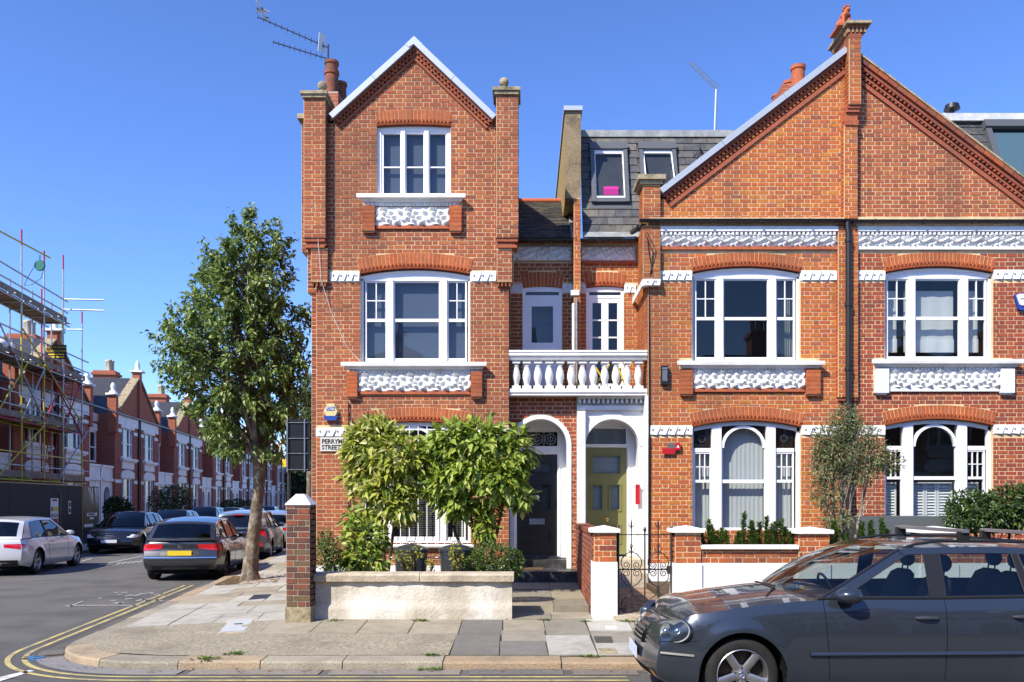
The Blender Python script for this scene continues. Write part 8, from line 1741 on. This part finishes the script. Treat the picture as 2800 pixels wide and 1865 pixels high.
mc.line('rubbing_strip', [(1.02, 0.515), (0.95, 0.515), (0.0, 0.52), (-0.8, 0.525), (-1.0, 0.525)], 0.022, 'paint_graphite', 0.004)
mc.line('bumper_seam', [(mc.xf-0.12, 0.60), (2.1, 0.615), (1.98, 0.62)], 0.003, 'seam', 0.0); mc.line('bumper_strip', [(2.30, 0.50), (2.2, 0.497), (2.02, 0.49)], 0.014, 'trim', 0.004)
def eye(x, z, rx, rz, nm, nn):
    for sg in (1, -1):
        y = mc.sy(x, z); c = mc._end(x, y, z, False, 0.0, sg); n = Vector(nn if sg > 0 else (nn[0], -nn[1], nn[2])).normalized(); c = c-n*0.012; u = Vector((0, 0, 1)).cross(n).normalized(); v = n.cross(u)
        def disc(prof, name, m, par=None):
            rows = [[c+u*(rx*k*math.cos(t))+v*(rz*k*math.sin(t))+n*h for t in [2*math.pi*i/28 for i in range(28)]] for k, h in prof]; mb = MB(); mb.grid(rows, closed=True)
            if prof[-1][0] < 0.5: mb.face(rows[-1])
            return mc.bl(mb, name, m, par, auto=60)
        o = disc([(1.06, -0.06), (1.06, -0.008), (1.01, 0.012)], nm, 'paint_graphite'); disc([(1.0, 0.012), (0.75, -0.02), (0.4, -0.05), (0.12, -0.06)], 'lamp_bowl', 'reflector', o); disc([(1.02, 0.008), (0.85, 0.026), (0.55, 0.038), (0.2, 0.043), (0.02, 0.044)], 'lamp_lens', 'lens', o)
        q = MB(); q.ball(tuple(c+n*0.0), 0.035, 12); mc.bl(q, 'projector', 'chrome', o)
eye(2.19, 0.70, 0.135, 0.102, 'headlamp', (0.66, 0.70, 0.28)); eye(2.335, 0.685, 0.066, 0.076, 'headlamp', (0.84, 0.50, 0.25))
gr = mc.end_patch('grille', -0.32, 0.32, 0.52, 0.745, 'seam', off=0.012)
mc.end_patch('grille_surround', -0.34, 0.34, 0.745, 0.765, 'chrome', off=0.03, par=gr)
for k in range(6): z = 0.53+k*0.037; mc.end_patch('grille_bar', -0.30+0.006*k, 0.30-0.006*k, z, z+0.017, 'alloy', off=0.035, par=gr)
mc.end_patch('lower_intake', -0.55, 0.55, 0.245, 0.315, 'seam', off=0.006); mc.plate(0.42, 'plate_white', False, 0.26, 0.055, 0.02)
mc.end_patch('fog_lamp', 0.56, 0.66, 0.265, 0.325, 'amber', off=0.008); mc.end_patch('fog_lamp', -0.66, -0.56, 0.265, 0.325, 'amber', off=0.008)
for sg in (1, -1):
    rl = MB(); rl.tube([Vector((x, sg*(mc.gy(x, mc.rail(x))-0.05), mc.rail(x)+dz)) for x, dz in ((0.10, 0.0), (-0.02, 0.03), (-0.25, 0.055), (-1.0, 0.055), (-1.7, 0.05), (-1.95, 0.0))], 0.014, 8); mc.bl(rl, 'roof_rail', 'trim')
    for x in (-0.45, -1.35): f = MB(); y = sg*(mc.gy(x, mc.rail(x))-0.05); f.box(x-0.045, x+0.045, y-0.03, y+0.03, mc.rail(x)+0.035, mc.rail(x)+0.135); mc.bl(f, 'bar_foot', 'trim', sm=False)
for x in (-0.45, -1.35): b = MB(); hw = mc.gy(x, mc.rail(x))-0.0; b.obox((x-0.03, -hw, mc.rail(x)+0.125), (0.06, 0, 0), (0, 2*hw, 0), (0, 0, 0.03)); mc.bl(b, 'roof_bar', 'aluminium', sm=False)
em = MB(); em.tube([(mc.xf-0.20, 0, 0.78), (mc.xf-0.205, 0, 0.845)], 0.005, 5); em.tube([Vector((mc.xf-0.205, 0.03*math.cos(t), 0.868+0.03*math.sin(t))) for t in [2*math.pi*k/16 for k in range(17)]], 0.004, 5)
for a in (90, 210, 330): em.tube([(mc.xf-0.205, 0, 0.868), (mc.xf-0.205, 0.03*math.cos(R(a)), 0.868+0.03*math.sin(R(a)))], 0.003, 4)
mc.bl(em, 'bonnet_emblem', 'chrome')
for w in [o for o in mc.root.children if o.name.startswith('wheel') and 'arch' not in o.name]:
    sg = 1 if w.location.y > 0 else -1; e_ = MB(); zc = 0.225*0.5*0.78*sg
    e_.tube([Vector((0.028*math.cos(t), sg*0.084, 0.028*math.sin(t))) for t in [2*math.pi*k/16 for k in range(17)]], 0.003, 4)
    for a in (90, 210, 330): e_.tube([(0, sg*0.084, 0), (0.028*math.cos(R(a)), sg*0.084, 0.028*math.sin(R(a)))], 0.0025, 4)
    e_.build('centre_cap_emblem', 'chrome', w, local=True)
wp = MB(); wp.tube([(1.30, 0.55, 0.985), (1.12, 0.2, 1.04), (1.16, -0.35, 1.03)], 0.009, 5); mc.bl(wp, 'wiper', 'trim')
ob = MB(); ob.box(0.92, 1.02, 0.38, 0.50, 1.0, 1.012); mc.bl(ob, 'parking_permit', 'print_white', sm=False)
# the other parked cars
SA_ = SANG
def street_car(label, a, y, P, pm, away=True, **kw):
    return Car(label, (SX(a, y), y, 0), SA_ if away else SA_+math.pi, P, pm, **kw)
BM = mk(HATCH, wins=[(-1.55, -0.62, -1.35, -0.62), (-0.54, 0.78, -0.54, 0.02)], rim='alloy', rail=[(-1.95, 1.28), (-1.4, 1.36), (-0.6, 1.405), (0.0, 1.395), (0.3, 1.37)])
c = street_car('silver three-door hatchback parked beside the black hoarding', 10.05, 22.55, BM, 'paint_silver'); c.seam(0.62, dx=0.04); c.seam(-0.60, 0.35, dx=-0.1); c.handle(-0.42, 0.80, 'paint_silver'); c.mirror(0.62, 0.98); c.lamp('tail_lamp', -1.90, 0, 0.66, 0.80, 'lamp_red', 0.38, True); c.lamp('head_lamp', 1.85, 0, 0.60, 0.70, 'reflector', 0.3); c.plate(0.60, 'plate_yellow', True); c.end_patch('bumper_insert', -0.7, 0.7, 0.24, 0.40, 'trim', True)
c.line('character_line', [(-1.9, 0.74), (0.0, 0.70), (1.6, 0.66)], 0.004, 'paint_silver', 0.003)
AUD = mk(HATCH, rim='alloy_dark', spokes=7)
c = street_car('glossy black hatchback facing the camera on the left side of the street', 10.05, 31.3, AUD, 'paint_black', away=False); c.seam(0.62); c.seam(-0.25); c.seam(-1.1, 0.5); c.handle(-0.12, 0.80, 'paint_black'); c.mirror(0.62, 0.98); c.lamp('head_lamp', 1.75, 0, 0.56, 0.68, 'reflector', 0.34); c.end_patch('grille', -0.36, 0.36, 0.34, 0.66, 'seam'); c.plate(0.45, 'plate_white', False); c.end_patch('lower_intake', -0.75, 0.75, 0.24, 0.32, 'seam')
for k in range(4): t = MB(); cx = c._end(c.xf, 0, 0.6, False, 0.02, 1).x; t.tube([Vector((cx, -0.105+0.07*k+0.04*math.cos(q), 0.605+0.04*math.sin(q))) for q in [2*math.pi*j/14 for j in range(15)]], 0.005, 4); c.bl(t, 'grille_badge', 'chrome')
MER = mk(HATCH, belt=[(-2.16, 0.93), (-1.2, 0.94), (0.0, 0.91), (0.75, 0.90), (1.4, 0.84), (1.9, 0.74), (2.16, 0.66)], rim='alloy_dark', tail=[-0.10, -0.03, 0.0, 0.0, -0.02, -0.07, -0.09, -0.08, -0.09, -0.12], corner=0.2)
c = street_car('dark metallic grey hatchback seen from behind, beside the street tree', 5.02, 21.35, MER, 'paint_grey'); c.seam(0.62); c.seam(-0.25); c.seam(-1.1, 0.5); c.handle(-0.12, 0.80, 'paint_grey'); c.mirror(0.62, 0.98); c.lamp('tail_lamp', -1.80, 0, 0.70, 0.86, 'lamp_red', 0.40, True); pr = c.end_patch('plate_recess', -0.42, 0.42, 0.58, 0.73, 'trim', True, 0.004); c.plate(0.655, 'plate_yellow', True, 0.26, 0.055); c.end_patch('bumper_insert', -0.62, 0.62, 0.27, 0.36, 'trim', True); c.end_patch('bumper_crease', -0.8, 0.8, 0.545, 0.56, 'chrome', True, 0.004)
t = MB(); cx = c._end(c.xr+0.02, 0, 0.82, True, 0.012, 1).x; t.tube([Vector((cx, 0.045*math.cos(q), 0.80+0.045*math.sin(q))) for q in [2*math.pi*j/18 for j in range(19)]], 0.005, 4)
for a in (90, 210, 330): t.tube([(cx, 0, 0.80), (cx, 0.045*math.cos(R(a)), 0.80+0.045*math.sin(R(a)))], 0.004, 4)
c.bl(t, 'tailgate_badge', 'chrome'); wq = MB(); wq.tube([(c.xr+0.02, 0.0, 0.99), (c.xr+0.05, 0.33, 1.0)], 0.012, 5); c.bl(wq, 'rear_wiper', 'trim')
c.line('swage_line', [(-1.7, 0.76), (-0.6, 0.70), (0.4, 0.60), (1.1, 0.46)], 0.006, 'paint_grey', 0.004)
MIN = mk(HATCH, L=4.28, W=1.80, belt=[(-2.14, 0.96), (-1.2, 0.98), (0.0, 0.97), (0.75, 0.96), (1.4, 0.92), (1.9, 0.84), (2.14, 0.74)], rail=[(-1.95, 1.40), (-1.4, 1.48), (-0.6, 1.52), (0.0, 1.51), (0.3, 1.49)], xD0=-2.04, xD1=-1.86, rim='alloy')
c = street_car('grey crossover with a pale roof parked beyond the grey hatchback', 4.98, 28.2, MIN, 'paint_steel'); c.seam(0.62); c.seam(-0.25); c.lamp('tail_lamp', -2.0, 0, 0.72, 0.96, 'lamp_red', 0.14, True); c.mirror(0.62, 1.05); c.plate(0.62, 'plate_yellow', True); c.end_patch('reflector', 0.60, 0.70, 0.45, 0.55, 'lamp_red', True); c.end_patch('reflector', -0.70, -0.60, 0.45, 0.55, 'lamp_red', True); c.end_patch('bumper_insert', -0.75, 0.75, 0.27, 0.42, 'trim', True)
rt = [o for o in c.root.children if o.name.startswith('roof')][0]; rt.data.materials.clear(); rt.data.materials.append(MT['paint_pale'])
hb = MB(); hb.box(-2.02, -1.95, -0.16, 0.16, 1.405, 1.425); c.bl(hb, 'high_brake_lamp', 'lamp_red', sm=False)
for (lb, a, y, P, pm, aw) in (('first pale grey car behind the black hatchback', 10.1, 37.6, HATCH, 'paint_steel', False), ('second pale grey car behind the black hatchback', 10.1, 43.6, MIN, 'paint_grey', False), ('third far car parked along the terrace', 10.1, 50.0, HATCH, 'paint_pale', False), ('dark far car parked along the terrace behind the tree trunk', 10.1, 57.0, HATCH, 'paint_navy', False), ('grey car parked beyond the crossover on the right', 5.0, 34.5, HATCH, 'paint_pale', True), ('black estate seen past the brick pillar at the street end', 5.0, 44.0, MIN, 'paint_black', True), ('distant dark car near the end of the street', 10.1, 64, HATCH, 'paint_black', False)):
    c = street_car(lb, a, y, P, pm, aw); c.mirror(0.62, 1.0); c.lamp('head_lamp', 1.8, 0, 0.58, 0.70, 'reflector', 0.32); c.lamp('tail_lamp', -1.95, 0, 0.68, 0.82, 'lamp_red', 0.3, True); c.end_patch('grille', -0.4, 0.4, 0.4, 0.6, 'seam'); c.plate(0.45 if not aw else 0.6, 'plate_white' if not aw else 'plate_yellow', aw)
# ------------------------------------------------------------------ small things on and around the houses
# street name plate
sp = thing('street_sign', 'old white street name plate with black lettering on the corner house', 'sign', (X(925), F, Z(1234)))
MB().box(X(877), X(985), F-0.035, F-0.004, Z(1234), Z(1196)).build('plate', 'sign_white', sp)
text('lettering', 'PERRYMEAD', 0.118, 'ink', sp, facing((X(881), F-0.037, Z(1208))), align='LEFT', sx=0.92, font_bold=0.003); text('lettering', 'STREET.S.W.6.', 0.118, 'ink', sp, facing((X(881), F-0.037, Z(1224))), align='LEFT', sx=0.92, font_bold=0.003)
# burglar alarm boxes
al = thing('alarm_box', 'hexagonal cream alarm box with blue base on the corner house', 'alarm', (X(907), F, Z(1127))); hx = [(0.152*math.cos(R(60*k)), 0.165*math.sin(R(60*k))*1.05) for k in range(6)]
mb = MB(); c0 = (X(907), Z(1126)); mb.polys([(c0[0]+x, F-0.02, c0[1]+z) for x, z in hx]+[(c0[0]+x*0.82, F-0.085, c0[1]+z*0.82) for x, z in hx], [tuple(range(5, -1, -1)), tuple(range(6, 12))]+[(k, (k+1) % 6, 6+(k+1) % 6, 6+k) for k in range(6)]); mb.build('housing', 'alarm_cream', al)
MB().xz([(c0[0]-0.10, c0[1]-0.17), (c0[0]+0.10, c0[1]-0.17), (c0[0]+0.135, c0[1]-0.085), (c0[0]-0.135, c0[1]-0.085)], F-0.09, F-0.02).build('base', 'print_blue', al); MB().box(c0[0]-0.075, c0[0]+0.075, F-0.089, F-0.0845, c0[1]+0.01, c0[1]+0.085).build('badge', 'print_blue', al); MB().box(c0[0]-0.063, c0[0]+0.063, F-0.0905, F-0.0885, c0[1]+0.02, c0[1]+0.075).build('badge_field', 'print_white', al)
text('lettering', 'ADT', 0.06, 'print_blue', al, facing((c0[0], F-0.092, c0[1]+0.047)), font_bold=0.002)
ar = thing('alarm_box', 'white and blue alarm box at the right edge of the crimson house', 'alarm', (X(2790), F, Z(830))); a0 = (X(2794), Z(828)); pts = [(-0.17, 0.13), (-0.11, 0.165), (0.15, 0.165), (0.17, 0.13), (0.1, -0.13), (0.05, -0.155), (-0.05, -0.155), (-0.1, -0.13)]
MB().xz([(a0[0]+x, a0[1]+z) for x, z in pts], F-0.075, F-0.01).build('backplate', 'print_blue', ar); MB().xz([(a0[0]+x*0.9, a0[1]+0.035+z*0.68) for x, z in pts], F-0.095, F-0.075).build('cover', 'print_white', ar); MB().box(a0[0]-0.08, a0[0]+0.08, F-0.098, F-0.094, a0[1]+0.045, a0[1]+0.06).build('printed_name', 'ink', ar)
# small red and grey estate agent plates, lantern, red letter holder
ag = thing('agent_sign', 'small red and grey estate agent board on the orange brick wall', 'sign', (X(1835), F, Z(1226)))
MB().box(X(1825), X(1848), F-0.05, F-0.03, Z(1236), Z(1213)).build('grey_panel', 'slate_sign', ag); MB().box(X(1810), X(1844), F-0.065, F-0.05, Z(1242), Z(1226)).build('red_panel', 'red_sign', ag); MB().box(X(1845), X(1859), F-0.07, F-0.03, Z(1231), Z(1212)).build('red_bell', 'red_sign', ag); MB().xz([(X(1848), Z(1225)), (X(1856), Z(1225)), (X(1852), Z(1217))], F-0.074, F-0.07).build('white_mark', 'print_white', ag)
text('lettering', 'TO LET', 0.05, 'print_white', ag, facing((X(1827), F-0.067, Z(1234)))) if False else None
lt = thing('wall_lantern', 'black wall lantern on the orange brick house above the white balcony end', 'lantern', (X(1816), F, Z(1055))); MB().box(X(1806), X(1826), F-0.09, F-0.005, Z(1053), Z(1002)).build('housing', 'black_paint', lt)
for k in range(3): a = X(1809.5+k*4.6); MB().box(a, a+0.022, F-0.096, F-0.09, Z(1044), Z(1013)).build('frosted_pane', 'galv', lt)
MB().box(X(1808), X(1824), F-0.10, F-0.09, Z(1011), Z(1007)).build('rail', 'galv', lt)
rl_ = thing('letter_holder', 'narrow red letter holder fixed beside the olive green door', 'letter box', (X(1742, D3), D3, Z(1380, D3))); MB().box(X(1737, D3), X(1748, D3), D3-0.07, D3-0.005, Z(1379, D3), Z(1327, D3)).build('box', 'red_sign', rl_); MB().box(X(1736.5, D3), X(1748.5, D3), D3-0.08, D3-0.07, Z(1331, D3), Z(1325, D3)).build('lid', 'red_sign', rl_)
# dustbins
def dustbin(label, px, D):
    r_ = thing('dustbin', label, 'bin', (X(px, D), D, 0.3), 0, 'dustbins under the window'); x = X(px, D); zt = Z(1506, D); h = zt-0.3; n = 40
    rows = [[(x+(0.205+0.035*t+(0.006 if k % 4 < 2 else 0))*math.cos(2*math.pi*k/n), D+(0.205+0.035*t+(0.006 if k % 4 < 2 else 0))*math.sin(2*math.pi*k/n), 0.3+h*t) for k in range(n)] for t in (0, 0.25, 0.5, 0.75, 0.93)]; mb = MB(); mb.grid(rows, closed=True); mb.lathe([(0.25, 0.3+h*0.93), (0.255, zt-0.01), (0.25, zt)], (x, D, 0), 32); mb.build('body', 'dustbin', r_, smooth=True, auto=50)
    mb = MB(); mb.lathe([(0.262, zt-0.015), (0.268, zt+0.02), (0.255, zt+0.03), (0.17, zt+0.075), (0.06, zt+0.10), (0.0, zt+0.105)], (x, D, 0), 32); mb.build('lid', 'dustbin', r_, smooth=True, auto=50); MB().tube([(x-0.06, D, zt+0.10), (x-0.045, D, zt+0.145), (x+0.045, D, zt+0.145), (x+0.06, D, zt+0.10)], 0.01, 6).build('lid_handle', 'galv', r_)
    for s in (-1, 1): MB().tube([(x+s*0.26, D-0.05, zt-0.10), (x+s*0.30, D-0.04, zt-0.10), (x+s*0.30, D+0.04, zt-0.10), (x+s*0.26, D+0.05, zt-0.10)], 0.009, 6).build('side_handle', 'galv', r_)
dustbin('dark ribbed metal dustbin under the left of the barred window', 1124, 12.75); dustbin('dark ribbed metal dustbin under the right of the barred window', 1247, 12.75)
# back of the traffic sign by the corner
D_ = 13.4; sn = thing('road_sign', 'back of a tall black traffic sign on a thin post at the corner', 'sign', (X(790, D_), D_, zp(X(790, D_), D_)))
MB().tube([(X(790, D_), D_, 0.1), (X(790, D_), D_, Z(1150, D_))], 0.028, 8).build('post', 'dark_metal', sn, smooth=True); MB().box(X(786, D_), X(850, D_), D_-0.075, D_-0.06, Z(1289, D_), Z(1148, D_)).build('panel', 'black_paint', sn)
for p in (789, 836): MB().box(X(p, D_), X(p+3.2, D_), D_-0.03, D_-0.002 if p > 800 else D_-0.029, Z(1291, D_), Z(1147, D_)).build('rail', 'dark_metal', sn); MB().tube([(X(p+1.6, D_), D_-0.1, Z(1291, D_)), (X(p+1.6, D_), D_-0.1, Z(1147, D_))], 0.011, 6).build('rail', 'galv', sn)
for q in (1156, 1199, 1240, 1284): MB().box(X(787, D_), X(847, D_), D_-0.095, D_-0.076, Z(q+1.6, D_), Z(q, D_)).build('brace', 'galv', sn)
mb = MB(); mb.box(X(772, 60), X(785, 60), 60, 60.05, Z(1277, 60), Z(1255, 60)); single(mb, 'far_sign', 'print_yellow', 'small distant yellow street sign left of the black sign post', 'sign'); 
# aerials
def yagi(label, name, mast, booms, elems, elem_len, m, vertical, D, mast_r=0.018):
    r_ = thing(name, label, 'aerial', (X(mast[0][0], D), D, Z(mast[0][1], D))); MB().tube([(X(p[0], D), D, Z(p[1], D)) for p in mast], mast_r, 7).build('mast', m, r_)
    for (a, b, n, plates) in booms:
        A = Vector((X(a[0], D), D-0.1, Z(a[1], D))); B = Vector((X(b[0], D), D, Z(b[1], D))); MB().tube([A, B], 0.012, 6).build('boom', m, r_); up = Vector((0.1, 0, 1)).normalized()
        for i in range(n):
            c = A.lerp(B, i/n); L = elem_len*(0.75+0.35*i/n)
            if vertical: MB().tube([c-up*L/2, c+up*L/2], 0.006, 4).build('element', m, r_)
            else: v = Vector((0.75, 0.55, 0.35)).normalized(); MB().tube([c-v*L/2, c+v*L/2], 0.006, 4).build('element', m, r_)
        if plates:
            c = A.lerp(B, 0.88); MB().obox(c+Vector((-0.03, -0.10, -0.2)), (0.10, 0.16, 0.03), (0.03, 0, 0.40), (0.006, 0, 0)).build('reflector_plate', 'print_white', r_)
    return r_
yagi('pair of long television aerials on the chimney of the corner house', 'television_aerial', [(898, 290), (897, 170), (898, 122)], [((709, 54), (899, 131), 12, True), ((751, 122), (893, 160), 10, False)], 0, 0.13, 'dark_metal', True, 18.0)
yagi('spiky television aerial on a pale mast above the mansard', 'television_aerial', [(1955, 362), (1959, 245)], [((1885, 178), (1963, 243), 13, False)], 0, 0.34, 'aluminium', False, 18.2, 0.03)
# terracotta lion on the pillar
lion = thing('lion_statue', 'terracotta seated lion on the pillar cap at the gable top', 'statue', (X(2311), F+0.05, Z(82)))
lb_ = add('body', lme, lion)
mb = MB()
for i in range(60):
    a = rnd.uniform(0, 2*math.pi); b = rnd.uniform(-0.5, 1.2); c = Vector((0.035, -0.065, 0.45)); q = Vector((math.cos(a)*math.cos(b)*0.078, math.sin(a)*math.cos(b)*0.065+0.03, math.sin(b)*0.08)); 
    if q.y < -0.02: continue
    mb.ball(tuple(c+q), rnd.uniform(0.016, 0.026), 6)
mb.v = [(x*0.8, y*0.8, z*0.8+0.03) for x, y, z in mb.v]; mb.build('mane', 'terracotta', lion, smooth=True, local=True); mb = MB(); mb.ball((0.0, -0.09, 0.535), 0.022, 8); mb.ball((0.10, -0.085, 0.53), 0.022, 8); mb.v = [(x*0.8, y*0.8, z*0.8+0.03) for x, y, z in mb.v]; mb.build('ears', 'terracotta', lion, smooth=True, local=True); MB().box(-0.19, 0.24, -0.22, 0.24, 0.0, 0.035).build('plinth', 'terracotta', lion, local=True)
# airliner high above
DP = 1450.0; ap = thing('airliner', 'tiny white airliner with a dark tail in the sky above the aerials', 'airplane', (X(714, DP), DP, Z(26, DP))); ap.rotation_euler = (R(-38), R(12), R(-28))
nose = Vector((0, -19, 0)); mb = MB(); mb.tube([(0, -19, 0), (0, -17.5, 0), (0, -14, 0), (0, 8, 0), (0, 16, 0.6), (0, 19, 1.0)], [0.3, 1.2, 2.0, 2.0, 1.1, 0.3], 12); mb.build('fuselage', 'plane_white', ap, smooth=True, local=True)
for s in (-1, 1):
    MB().extr([(s*1.5, -3, -0.6), (s*17, 5, 0.4), (s*17, 6.6, 0.4), (s*1.5, 3.5, -0.6)], (0, 0, 0.35)).build('wing', 'plane_white', ap, local=True); MB().extr([(s*0.6, 14, 0.8), (s*6.5, 17.4, 1.1), (s*6.5, 18.6, 1.1), (s*0.6, 17.4, 0.8)], (0, 0, 0.25)).build('tailplane', 'plane_white', ap, local=True); MB().tube([(s*5.6, -4.2, -1.7), (s*5.6, -0.5, -1.7)], 1.0, 10).build('engine', 'plane_dark', ap, local=True)
MB().extr([(0.15, 12, 1.6), (0.15, 17, 7.5), (0.15, 19.2, 7.5), (0.15, 18, 1.4)], (-0.3, 0, 0)).build('tail_fin', 'plane_dark', ap, local=True)
